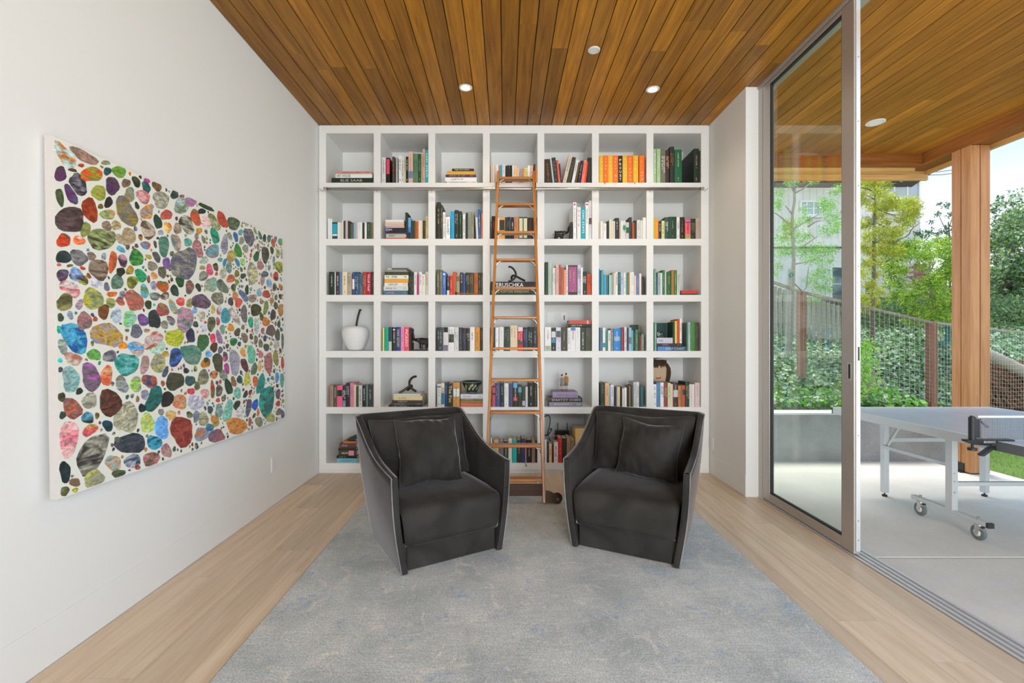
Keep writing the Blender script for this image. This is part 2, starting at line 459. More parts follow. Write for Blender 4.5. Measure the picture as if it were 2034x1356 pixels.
BOOKS = """\
1|1|h|-1752|-1335|0|53|0|231|232|ccb|ELIE SAAB,c|||0
1|1|h|-1712|-1345|53|93|0|209|eee|222|ART HOUSE,l|||0
1|1|h|-1715|-1348|93|120|0|240|c98|a76||||0
1|2|u|-1247|-1208|0|260|0|202|ddd|333||||0
1|2|u|-1199|-1165|0|253|0|159|111|-||.05,.65,e46||0
1|2|u|-1141|-1116|0|266|0|168|543|875||||0
1|2|u|-1106|-1086|0|256|0|210|aaa|-||||0
1|2|u|-1076|-1047|0|277|0|183|eee|222||||0
1|2|u|-1045|-1025|0|273|0|215|ddd|444||||0
1|2|u|-1024|-1005|0|270|0|204|cca|776||||0
1|2|u|-1004|-979|0|266|0|167|221|ddd||||0
1|2|u|-978|-933|0|317|0|260|dba|a87||.62,.85,68a||0
1|2|u|-929|-882|0|297|0|211|686|475||||0
1|2|u|-880|-851|0|293|0|185|253|9a9||||0
1|2|u|-850|-837|0|280|0|184|ba8|776||||0
1|2|u|-835|-811|0|344|0|268|da9|a54||||0
1|2|u|-809|-771|0|332|0|258|2aa|fff|CHIC STAYS,r|||0
1|3|h|-592|-285|0|16|0|198|ddd|887||||0
1|3|h|-608|-290|16|59|0|220|eee|a9a||||0
1|3|h|-603|-300|59|86|0|201|534|b98||||0
1|3|h|-589|-305|86|121|0|260|da4|-||||0
1|3|h|-538|-319|121|147|0|244|221|eed|Images of the Southland,c|||0
1|4|u|-147|-133|0|216|0|136|dcb|-||||0
1|4|u|-130|-115|0|186|0|156|fdc|d76||||0
1|4|u|-113|-97|0|159|0|123|ccc|-||||0
1|4|u|-93|-71|0|186|0|134|eee|554||||0
1|4|u|-70|-53|0|179|0|123|b87|-||||0
1|4|u|-51|-33|0|182|0|145|2ac|8cd||||0
1|4|u|-31|-4|0|189|0|123|eee|aa8||||0
1|4|u|-1|18|0|175|0|127|221|ccc||||0
1|4|u|19|39|0|179|0|122|221|ddd||||0
1|4|u|41|67|0|179|0|128|221|eda||.0,.1,eda||0
1|4|u|68|83|0|172|0|129|eee|-||||0
1|4|u|84|112|0|175|0|133|fdb|ca8||||0
1|4|u|114|139|0|152|0|124|fc9|-||||0
1|4|u|142|169|0|142|0|137|aab|-||||0
1|4|u|171|185|0|152|0|123|e96|-||||0
1|4|u|186|223|0|152|0|138|ed8|ca6||||0
1|4|u|225|246|0|179|0|139|fff|-||.4,1,a73||0
1|4|u|247|277|0|175|0|137|ecb|b98||||0
1|4|u|284|301|0|190|0|131|443|cba||||0
1|4|u|302|326|0|165|0|123|d84|-||||0
1|5|u|400|468|0|239|-17|185|432|c95||||0
1|5|u|476|492|0|239|-28|184|ccd|-||||0
1|5|u|493|532|0|255|-28|198|343|998||||0
1|5|u|534|555|0|229|-23|153|e65|-||||0
1|5|u|557|569|0|196|-18|144|445|-||||0
1|5|u|574|611|0|289|70|191|dcb|875||||0
1|5|u|613|651|0|255|62|193|443|887||||0
1|5|u|663|693|0|229|48|186|eee|999||||0
1|5|u|695|717|0|206|39|131|653|ba8||||0
1|5|u|725|751|0|224|35|174|334|bbc||||0
1|5|u|760|790|0|228|31|144|f87|c54||||0
1|5|u|791|811|0|216|24|172|e43|-||||0
1|5|u|821|861|0|256|9|171|232|454||||0
1|6|u|946|986|0|277|0|234|eb3|fed|~,s|||0
1|6|u|988|1035|0|277|0|225|f72|fed|~,s|||0
1|6|u|1036|1082|0|277|0|211|eb3|fed|~,s|||0
1|6|u|1083|1135|0|277|0|230|f72|fed|~,s|||0
1|6|u|1137|1178|0|275|0|228|221|fff|PROUST,s|||0
1|6|u|1180|1229|0|277|0|217|eb3|fed|~,s|||0
1|6|u|1232|1282|0|277|0|209|f72|fed|~,s|||0
1|6|u|1287|1339|0|277|0|202|eb3|fed|~,s|||0
1|6|u|1349|1401|0|280|0|196|f72|fed|~,s|||0
1|7|u|1492|1520|0|343|0|243|ac9|fff||||0
1|7|u|1525|1563|0|344|0|223|ac9|fff||||0
1|7|u|1568|1613|0|343|0|285|776|fff||||0
1|7|u|1616|1650|0|332|0|243|433|fb8||||0
1|7|u|1658|1700|0|367|0|294|333|b84||||0
1|7|u|1703|1776|0|337|0|271|264|eda||||0
1|7|u|1899|1948|0|347|0|330|232|da8||||0
1|7|u|1949|1968|0|324|0|300|232|-||||0
2|1|u|-1790|-1771|0|208|0|146|eee|-||||0
2|1|u|-1769|-1748|0|203|0|163|eee|-||||0
2|1|u|-1746|-1693|0|171|0|122|255|-||.1,.68,2ab;.7,.82,eee||0
2|1|u|-1691|-1670|0|168|0|123|eee|443||||0
2|1|u|-1669|-1650|0|165|0|136|ddc|222||||0
2|1|u|-1648|-1634|0|187|0|146|eed|-||||0
2|1|u|-1633|-1614|0|185|0|130|433|ccb||||0
2|1|u|-1612|-1589|0|192|0|141|cbb|766||||0
2|1|u|-1587|-1565|0|181|0|129|332|ccb||||0
2|1|u|-1564|-1543|0|155|0|135|565|-||.15,.5,4b9||0
2|1|u|-1542|-1530|0|165|0|133|766|-||||0
2|1|u|-1529|-1509|0|168|0|121|8bd|569||||0
2|1|u|-1508|-1493|0|165|0|122|cba|-||||0
2|1|u|-1491|-1444|0|168|0|137|eee|bbb||||0
2|1|u|-1443|-1421|0|165|0|138|332|edc||||0
2|1|u|-1420|-1400|0|167|0|130|eee|887||||0
2|1|u|-1398|-1361|0|171|0|130|354|9a8||||0
2|1|u|-1359|-1334|0|165|0|131|764|998||||0
2|1|u|-1332|-1321|0|165|0|139|ccb|-||||0
2|2|h|-1207|-981|0|12|0|253|d53|-||||0
2|2|h|-1204|-997|12|54|0|264|bbb|555||||0
2|2|h|-1200|-1000|54|73|0|248|433|ddd||||0
2|2|h|-1210|-1012|73|113|0|198|223|eee||.0,.2,56a||0
2|2|h|-1204|-1018|113|130|0|201|cbb|887||||0
2|2|h|-1214|-1022|130|153|0|224|dba|a87||||0
2|2|h|-1210|-1022|153|174|0|250|dcb|998||||0
2|2|h|-1210|-1024|174|195|0|198|eee|-||||0
2|2|u|-1010|-987|0|268|0|169|232|343||||0
2|2|u|-982|-954|0|215|0|179|6ad|8bd||.45,.68,36c;.68,1,223||0
2|2|u|-952|-930|0|181|0|139|243|998||||0
2|2|u|-928|-911|0|185|0|156|443|998||||0
2|2|u|-910|-877|0|178|0|148|b62|953||||0
2|2|u|-876|-853|0|188|0|138|edd|-||||0
2|2|u|-852|-836|0|187|0|144|eda|d94||||0
2|2|u|-834|-806|0|185|0|142|332|887||||0
2|2|u|-804|-777|0|229|0|142|cb8|876||||0
2|2|u|-776|-768|0|195|0|149|222|-||||0
2|3|u|-693|-657|0|370|0|274|332|ccb||||0
2|3|u|-655|-634|0|343|0|233|443|ba8||||0
2|3|u|-630|-606|0|269|0|205|fff|444|HOTEL STORIES,r|||0
2|3|u|-601|-559|0|222|0|144|fff|221|CHAUMET,r|||0
2|3|u|-552|-516|0|279|0|235|1ad|6cd||||0
2|3|u|-513|-472|0|291|0|187|332|ccc||||0
2|3|u|-467|-441|0|279|0|199|243|6a6||||0
2|3|u|-431|-404|0|249|0|203|eee|655||||0
2|3|u|-399|-383|0|266|0|182|244|7ac||||0
2|3|u|-379|-350|0|272|0|184|998|776||||0
2|3|u|-348|-319|0|272|0|199|998|776||||0
2|3|u|-294|-273|0|219|-9|160|ddd|865||||0
2|3|u|-271|-245|0|299|-7|235|36a|ccb||||0
2|3|u|-243|-220|0|259|0|218|e84|c62||||0
2|4|u|-140|-97|0|230|0|173|222|d33||||0
2|4|u|-83|-63|0|215|0|138|edc|-||||0
2|4|u|-62|-6|0|219|0|145|ea5|-||.12,.6,332||0
2|4|u|-3|18|0|219|0|163|332|c73||||0
2|4|u|20|53|0|222|0|162|232|887||||0
2|4|u|56|85|0|219|0|170|224|eee||||0
2|4|u|87|132|0|225|0|156|c85|a64||||0
2|4|u|136|176|0|221|0|145|232|-||.05,.96,ddb||0
2|4|u|180|221|0|221|0|164|232|-||.05,.96,ddb||0
2|4|u|224|264|0|217|0|169|433|654||||0
2|4|u|266|282|0|215|0|150|322|-||||0
2|4|u|285|324|0|217|0|179|433|554||||0
2|5|u|683|713|0|370|0|282|fff|666|||d33|0
2|5|u|720|759|0|322|0|244|eee|d88|HAIR,s|||0
2|5|u|762|803|0|322|0|247|2ab|fff|CHIC STAYS,r|||0
2|5|u|807|838|0|370|0|258|fff|888|||d33|0
2|5|u|840|868|0|387|0|249|ddd|c99||.45,.62,433||0
2|6|u|945|955|0|175|0|122|dc9|-||||0
2|6|u|957|980|0|180|0|131|eee|-||||0
2|6|u|983|1017|0|158|0|124|eee|cb9||||0
2|6|u|1020|1044|0|178|0|134|332|edc||||0
2|6|u|1045|1067|0|198|0|164|ddc|ba9||||0
2|6|u|1069|1086|0|185|0|134|edb|-||.5,1,486||0
2|6|u|1087|1103|0|181|0|120|ddd|333||||0
2|6|u|1105|1145|0|212|0|162|333|ccc||||0
2|6|u|1148|1161|0|178|0|131|cba|-||||0
2|6|u|1163|1180|0|185|0|136|eee|554||||0
2|6|u|1182|1212|0|181|0|138|ddd|444||.25,.5,2a8||0
2|6|u|1214|1244|0|168|0|120|ccc|-||.3,.65,363||0
2|6|u|1246|1273|0|219|0|144|333|776||||0
2|6|u|1276|1298|0|168|0|133|b52|843||||0
2|6|u|1299|1322|0|188|0|154|333|bbb||||0
2|6|u|1324|1357|0|192|0|143|ddd|a99||||0
2|6|u|1358|1382|0|188|0|159|ddc|-||||0
2|6|u|1384|1417|0|217|0|170|eee|-||||0
2|7|u|1489|1502|0|215|0|153|ac4|-||.7,1,222||0
2|7|u|1503|1542|0|195|0|128|f92|fc8||||0
2|7|u|1544|1571|0|181|0|152|333|ddd||||0
2|7|u|1573|1603|0|184|0|123|dd9|775||||0
2|7|u|1605|1644|0|219|0|164|354|eee||||0
2|7|u|1646|1724|0|225|0|188|243|bb6||||0
2|7|u|1726|1756|0|221|0|180|eee|644||||0
2|7|u|1758|1805|0|221|0|172|221|b95||||0
2|7|u|1809|1865|0|195|0|145|e67|333||.1,.17,36a;.77,1,ba6||0
2|7|u|1869|1912|0|204|0|151|232|aa6||||0
2|7|u|1916|1966|0|208|0|153|ba9|998||||0
3|1|u|-1777|-1724|0|233|0|169|232|eee||||0
3|1|u|-1722|-1712|0|233|0|150|dde|-||||0
3|1|u|-1709|-1673|0|233|0|174|433|ddd||||0
3|1|u|-1671|-1645|0|233|0|184|68a|-||||0
3|1|u|-1643|-1596|0|233|0|169|edb|332||||0
3|1|u|-1594|-1550|0|213|0|135|ba9|776||||0
3|1|u|-1544|-1520|0|230|0|154|457|-||.3,.75,eee||0
3|1|u|-1518|-1476|0|233|0|148|357|dde||||0
3|1|u|-1474|-1442|0|216|0|146|578|357||||0
3|1|u|-1439|-1402|0|232|0|171|a43|eb9||||0
3|1|u|-1400|-1358|0|232|0|153|b24|eee|Wolf Hall,r|||0
3|1|u|-1356|-1321|0|233|0|151|432|864||||0
3|2|h|-1227|-988|0|44|0|233|578|9bc||.33,.38,c47||0
3|2|h|-1227|-981|44|89|0|266|ddd|888||||0
3|2|h|-1220|-985|89|122|0|196|eee|777||||0
3|2|h|-1219|-978|122|163|0|203|ea4|-||||0
3|2|h|-1219|-978|163|201|0|190|eed|444||||0
3|2|h|-1217|-978|201|233|0|262|443|565||||0
3|2|h|-1193|-995|233|256|0|209|998|555||||0
3|2|h|-1146|-985|256|274|0|258|667|-||||0
3|2|u|-974|-925|0|230|0|148|232|776||||0
3|2|u|-923|-894|0|230|0|165|eee|887||||0
3|2|u|-892|-873|0|203|0|164|b36|-||||0
3|2|u|-871|-843|0|233|0|145|eee|357||||0
3|2|u|-841|-809|0|209|0|133|eed|998||||0
3|2|u|-806|-775|0|233|0|157|ccb|d44||||0
3|2|u|-774|-768|0|216|0|172|333|-||||0
3|3|u|-694|-665|0|256|0|182|664|ccb||||0
3|3|u|-661|-636|0|253|0|165|776|ccb||||0
3|3|u|-634|-601|0|233|0|184|47c|fff|||fff|0
3|3|u|-592|-562|0|189|0|136|333|ddd||.75,1,ddd||0
3|3|u|-559|-533|0|196|0|143|d42|fb9||||0
3|3|u|-531|-499|0|233|0|182|d53|c86||||0
3|3|u|-496|-462|0|209|0|152|9a8|-||.1,.35,964||0
3|3|u|-459|-428|0|226|0|170|333|ccc||||0
3|3|u|-426|-405|0|216|0|140|35a|ccd||||0
3|3|u|-403|-366|0|226|0|147|332|ba8||||0
3|3|u|-364|-321|0|224|0|169|443|b96||||0
3|3|u|-317|-277|0|224|0|167|b62|953||||0
3|3|u|-275|-250|0|224|0|168|332|998||||0
3|3|u|-248|-220|0|224|0|168|443|887||||0
3|4|h|-149|326|0|67|0|229|232|cb6|LOUIS VUITTON WINDOWS,l|||0
3|4|h|-149|326|67|134|0|200|222|fff|VERUSCHKA,l|||0
3|5|u|397|429|0|331|0|330|243|-||||0
3|5|u|431|466|0|337|0|221|bcb|9ba||||0
3|5|u|471|503|0|273|0|212|ddd|bbb||||0
3|5|u|507|537|0|304|0|221|dba|b87||||0
3|5|u|539|559|0|304|0|249|b56|d9a||||0
3|5|u|560|586|0|280|0|193|b74|963||||0
3|5|u|588|610|0|253|0|189|f98|-||||0
3|5|u|611|630|0|300|0|188|eee|444||||0
3|5|u|633|724|0|300|0|212|433|db9||.05,.9,a58||0
3|5|u|726|758|0|304|0|255|ccd|333||||0
3|5|u|761|778|0|278|0|218|fff|-||||0
3|5|u|780|819|0|236|0|155|232|fff||||0
3|5|u|821|864|0|209|0|173|c41|b30||||0
3|6|u|941|953|0|263|0|197|28c|-||||0
3|6|u|955|967|0|236|0|147|565|-||||0
3|6|u|968|990|0|253|0|204|5ab|-||||0
3|6|u|992|1017|0|203|0|158|3ac|-||||0
3|6|u|1019|1034|0|199|0|142|776|-||.6,.8,eee||0
3|6|u|1041|1075|0|203|0|166|277|-||.0,1,9cc||0
3|6|u|1076|1096|0|230|0|147|ba8|-||||0
3|6|u|1097|1106|0|223|0|182|fff|-||||0
3|6|u|1108|1131|0|233|0|198|eee|334||||0
3|6|u|1133|1159|0|230|0|158|366|abb||||0
3|6|u|1161|1189|0|223|0|171|bcd|57a||||0
3|6|u|1191|1213|0|224|0|161|eee|999||||0
3|6|u|1215|1235|0|219|0|145|598|eee||||0
3|6|u|1238|1251|0|230|0|164|b83|-||||0
3|6|u|1252|1268|0|226|0|189|eee|-||||0
3|6|u|1270|1295|0|231|0|157|eee|ccc||||0
3|6|u|1297|1318|0|196|0|155|ecc|444||||0
3|6|u|1320|1347|0|203|0|159|68a|ccb||||0
3|6|u|1349|1370|0|216|0|182|edd|-||||0
3|6|u|1372|1397|0|186|0|152|332|443||||0
3|7|u|1489|1496|0|263|0|184|254|-||||0
3|7|u|1497|1518|0|263|0|203|7a8|ccc||||0
3|7|u|1520|1534|0|182|0|134|357|-||.55,1,ddd||0
3|7|u|1536|1561|0|226|0|179|abb|887||||0
3|7|u|1562|1578|0|223|0|189|eee|-||||0
3|7|u|1580|1605|0|250|0|205|374|9ba||||0
3|7|u|1606|1621|0|226|0|188|ccc|-||||0
3|7|u|1623|1671|0|230|0|154|263|cb5||||0
3|7|u|1674|1701|0|251|0|206|b73|-||||0
3|7|u|1703|1727|0|250|0|170|384|bd8||||0
3|7|u|1729|1741|0|206|5|152|eee|999||||0
3|7|u|1742|1758|0|209|11|176|ccc|888||||0
3|7|h|1768|1936|0|13|0|219|243|-||||0
3|7|h|1771|1933|13|29|0|215|d55|-||||0
3|7|h|1774|1933|29|47|0|256|d44|eaa||||0
4|2|u|-1237|-1222|0|234|0|176|ed8|-||||0
4|2|u|-1220|-1180|0|239|0|170|1a8|2c9||||0
4|2|u|-1178|-1145|0|239|0|194|345|-||.6,1,ccc||0
4|2|u|-1138|-1107|0|237|0|147|332|ddd|||eee|0
4|2|u|-1105|-1057|0|241|0|150|348|dd5|VAN GOGH,r|||0
4|2|u|-1055|-1024|0|241|0|199|e9c|c7a||||0
4|2|u|-1023|-973|0|239|0|165|e56|fff|PICASSO,r|||0
4|3|u|-689|-629|0|237|0|176|344|bcc||||0
4|3|u|-626|-577|0|239|0|164|ddd|-||.0,.22,222;.75,1,778||0
4|3|u|-575|-517|0|241|0|161|eee|999||.3,.65,332||0
4|3|u|-515|-472|0|239|0|192|ddd|778||||0
4|3|u|-469|-440|0|237|0|184|444|888||||0
4|3|u|-437|-399|0|230|0|164|334|778||||0
4|3|u|-396|-360|0|230|0|170|332|ccc||||0
4|3|u|-358|-311|0|241|0|200|eee|333||||0
4|3|u|-308|-257|0|237|0|192|d93|853||||0
4|3|u|-255|-220|0|234|0|167|332|a76||||0
4|4|u|-149|-136|0|230|0|165|444|-||||0
4|4|u|-116|-103|0|237|0|151|345|-||||0
4|4|u|-101|-69|0|234|0|159|fff|ccc||||0
4|4|u|-63|-18|0|241|0|155|eee|bbb||||0
4|4|u|-12|46|0|244|0|165|343|899||||0
4|4|u|49|121|0|257|0|189|edb|b98||||0
4|4|u|124|177|0|241|0|161|d22|fcc||.0,.18,eee;.55,.75,455||0
4|4|u|180|225|0|237|0|167|346|99a||||0
4|4|u|227|275|0|241|0|162|232|ddd||||0
4|4|u|277|322|0|241|0|179|334|ccd||||0
4|5|u|396|460|0|241|0|188|eee|c66||.78,1,aba||0
4|5|u|462|507|0|230|0|181|232|eee||.15,.42,ddd;.45,.65,48a||0
4|5|u|509|559|0|237|0|199|dde|888||.15,.42,455||0
4|5|u|561|621|0|237|0|146|443|cb9||||0
4|5|u|625|655|0|234|0|175|eee|776||||0
4|5|u|657|706|0|241|0|190|eee|a66||.0,.16,58b||0
4|5|u|707|753|0|237|0|168|eee|ccc||||0
4|5|u|756|805|0|237|0|197|343|fff||||0
4|5|u|807|864|0|237|0|187|443|876||||0
4|5|h|632|863|243|269|0|200|333|ddc||||0
4|5|h|643|863|269|308|0|205|c54|-||.8,.88,db9||0
4|6|u|1316|1399|0|269|0|224|243|-||||200
4|6|u|941|952|0|230|0|166|135|-||||0
4|6|u|953|977|0|234|0|195|589|245||||0
4|6|u|980|1007|0|234|0|190|eee|-||.65,.85,38b||0
4|6|u|1010|1031|0|207|0|140|487|bcc||||0
4|6|u|1033|1058|0|207|0|158|eee|555||||0
4|6|u|1060|1088|0|227|0|151|887|cca||||0
4|6|u|1091|1155|0|224|0|165|28d|eee||.35,.55,9bc||0
4|6|u|1157|1170|0|227|0|190|377|-||||0
4|6|u|1172|1190|0|230|0|182|b35|d89||||0
4|6|u|1197|1221|0|241|0|170|ddd|777||||0
4|6|u|1223|1240|0|234|0|150|345|-||||0
4|6|u|1242|1271|0|234|0|196|9bc|-||.4,.7,776||0
4|6|u|1272|1287|0|210|0|176|5bc|-||||0
4|6|u|1289|1309|0|197|0|147|343|888||||0
4|6|u|1310|1338|0|214|0|161|575|8c9||||0
4|6|u|1340|1357|0|190|0|145|343|-||||0
4|6|u|1358|1367|0|156|0|122|c35|-||||0
4|6|u|1369|1397|0|170|0|143|787|bbb||||0
4|7|u|1487|1502|0|288|0|198|253|-||||0
4|7|u|1502|1522|0|288|0|199|7a9|cdc||||0
4|7|h|1532|1822|0|46|0|206|357|cdd|GULF COAST,c|.0,.45,58c||0
4|7|h|1525|1781|46|76|0|193|433|b99||||0
4|7|h|1525|1685|76|133|0|209|ccd|77a||||0
4|7|u|1688|1706|77|291|0|169|243|998||||0
4|7|u|1708|1731|77|301|0|167|dc5|-||||0
4|7|u|1733|1754|77|318|0|200|d42|-||||0
4|7|u|1756|1778|77|325|0|194|eee|555||||0
4|7|u|1828|1840|0|284|0|194|687|-||||0
4|7|u|1842|1863|0|288|0|238|bcc|79a||||0
4|7|u|1865|1910|0|288|0|222|484|7b6||||0
4|7|u|1912|1948|0|288|0|197|443|887||||0
4|7|u|1525|1685|0|288|0|194|244|-||||170
5|1|u|-1771|-1737|0|216|0|134|a87|976||||0
5|1|u|-1735|-1701|0|216|0|133|554|ccc||||0
5|1|u|-1699|-1644|0|213|0|178|e68|-||.2,.5,232||0
5|1|u|-1643|-1610|0|203|0|166|334|eee||.68,1,88a||0
5|1|u|-1608|-1571|0|240|0|154|232|ddd||||0
5|1|u|-1569|-1532|0|240|0|181|d8a|c68||||0
5|1|u|-1530|-1507|0|223|0|185|dca|-||||0
5|1|u|-1505|-1484|0|200|0|132|443|998||||0
5|1|u|-1482|-1446|0|216|0|160|ccc|555||||0
5|1|u|-1444|-1406|0|216|0|145|232|fff||||0
5|1|u|-1404|-1391|0|216|0|146|899|-||||0
5|1|u|-1389|-1341|0|220|0|137|344|ccb||||0
5|1|u|-1339|-1321|0|216|0|149|865|-||||0
5|2|h|-1180|-837|0|16|0|300|223|ccc||||0
5|2|h|-1160|-837|16|38|0|300|555|bbb||||0
5|2|h|-1146|-837|38|66|0|300|544|ccb||||0
5|2|h|-1129|-840|66|109|0|290|eda|ba7||||0
5|2|h|-1129|-860|109|131|0|260|ddd|-||||0
5|3|u|-689|-651|0|230|0|162|ddd|999||.08,.16,57b||0
5|3|u|-649|-616|0|240|0|164|edb|664||.42,.9,28a||0
5|3|u|-614|-587|0|240|0|182|247|79b||||0
5|3|u|-584|-531|0|237|0|172|332|edb|The Fist,r|||0
5|3|u|-529|-462|0|243|0|203|c95|853||.25,.58,dee||0
5|3|h|-454|-221|0|35|0|206|c75|d86||||0
5|3|h|-454|-221|35|59|0|197|a74|-||||0
5|3|h|-453|-221|59|82|0|235|774|bb6||||0
5|3|h|-454|-221|82|126|0|248|dde|99a||||0
5|4|u|-133|-103|0|237|0|188|c56|-||.1,.18,433;.4,.5,433||0
5|4|u|-101|-55|0|240|0|185|458|b96||||0
5|4|u|-53|-15|0|240|0|200|233|ddd||||0
5|4|u|-12|31|0|237|0|179|eee|bba||||0
5|4|u|32|72|0|233|0|170|457|346||||0
5|4|u|76|123|0|240|0|200|332|eee||.0,.2,6be;.6,.76,d46||0
5|4|u|126|165|0|220|0|168|343|998||.1,.35,5bc||0
5|4|u|168|200|0|200|0|132|454|-||.7,.95,ccd||0
5|4|u|202|225|0|203|0|159|ddd|aaa||||0
5|4|u|229|286|0|240|0|157|222|eee||||0
5|4|u|289|322|0|238|0|180|332|b95||||0
5|5|h|442|779|0|47|0|255|889|ddd||||0
5|5|h|432|776|47|91|0|192|333|cba|SHIATZY CHEN,c|||0
5|5|h|476|732|91|148|0|246|98a|879||||0
5|6|u|957|1001|0|240|0|197|343|899||||0
5|6|u|1005|1046|0|240|0|159|eb8|a75||||0
5|6|u|1048|1062|0|216|0|171|8bd|-||||0
5|6|u|1064|1093|0|223|0|138|eee|444||||0
5|6|u|1095|1117|0|200|0|133|334|4ac||||0
5|6|u|1122|1136|0|200|0|135|ccc|555||||0
5|6|u|1137|1154|0|202|0|134|ed9|-||||0
5|6|u|1156|1175|0|200|0|154|222|ccc||||0
5|6|u|1177|1196|0|186|0|127|ddd|-||.1,.5,4bc||0
5|6|u|1199|1222|0|193|0|155|eee|-||||0
5|6|u|1224|1243|0|196|0|124|332|ccc||||0
5|6|u|1246|1263|0|210|0|150|976|-||||0
5|6|u|1271|1289|0|213|0|175|565|899||||0
5|6|u|1291|1320|0|250|0|188|ccc|999||||0
5|6|u|1322|1347|0|250|0|188|ddd|666||||0
5|6|u|1349|1360|0|203|0|160|344|-||||0
5|6|u|1363|1394|0|206|0|157|366|-||||0
5|7|u|1485|1522|0|227|0|190|eee|666||||0
5|7|u|1525|1562|0|243|0|199|58b|8bd||||0
5|7|u|1564|1598|0|243|0|156|eee|667||||0
5|7|u|1601|1634|0|240|0|204|943|db8||||0
5|7|u|1637|1667|0|240|0|183|cdb|8a4||||0
5|7|u|1669|1689|0|230|0|145|eca|-||||0
5|7|u|1691|1741|0|243|0|165|433|ddd||.3,.6,ccc||0
5|7|u|1744|1772|0|213|0|144|c84|943||||0
5|7|u|1774|1788|0|216|0|150|966|-||||0
5|7|u|1789|1814|0|216|0|135|c53|-||.2,.45,333||0
5|7|u|1817|1852|0|250|0|204|243|ca6||||0
5|7|u|1855|1879|0|227|0|146|ddd|-||||0
5|7|u|1881|1908|0|227|0|172|edd|-||||0
5|7|u|1912|1959|0|243|0|178|dcc|baa||||0
6|1|h|-1700|-1499|0|44|0|300|7bc|59a||||0
6|1|h|-1703|-1497|44|69|0|300|222|998||||0
6|1|h|-1682|-1501|69|124|0|290|443|eee||.55,.85,e9a||0
6|1|h|-1686|-1507|124|148|0|290|332|887||||0
6|1|h|-1675|-1505|148|196|0|280|644|ccc||||0
6|1|h|-1640|-1509|196|216|0|260|c73|-||||0
6|1|h|-1593|-1513|216|237|0|220|333|-||||0
6|3|u|-265|-245|0|237|0|184|eee|-||||0
6|3|u|-243|-220|0|250|0|187|443|ba8||||0
6|4|u|-149|-137|0|250|0|167|eee|-||||0
6|4|u|-116|-70|0|230|0|186|ca6|a85||||0
6|4|u|-68|-20|0|213|0|149|567|975||||0
6|4|u|-18|27|0|216|0|161|332|ccc||||0
6|4|u|30|64|0|243|0|182|ddc|887||||0
6|4|u|67|114|0|230|0|176|1aa|-||||0
6|4|u|117|157|0|227|0|191|332|ccb||||0
6|4|u|159|196|0|243|0|180|336|558||||0
6|4|u|198|213|0|196|0|153|a87|-||||0
6|4|u|215|264|0|230|0|157|222|ccc||||0
6|4|u|266|299|0|223|0|182|987|b66||||0
6|4|u|301|322|0|223|0|171|322|-||||0
6|5|u|396|416|0|230|0|158|eee|555||||0
6|5|u|417|437|0|216|0|168|444|bbb||||0
6|5|u|440|466|0|190|0|132|eda|975||||0
6|5|u|468|488|0|183|0|148|733|-||||0
6|5|u|490|530|0|206|0|135|eee|222||||0
6|5|u|532|570|0|247|0|179|d33|e88||||0
6|5|u|572|617|0|247|0|160|332|554||||0
6|5|u|619|652|0|250|0|180|b97|976||||0
6|5|u|655|695|0|243|0|178|a86|865||||0
6|5|u|705|864|0|343|0|252|ec8|-||||0
"""
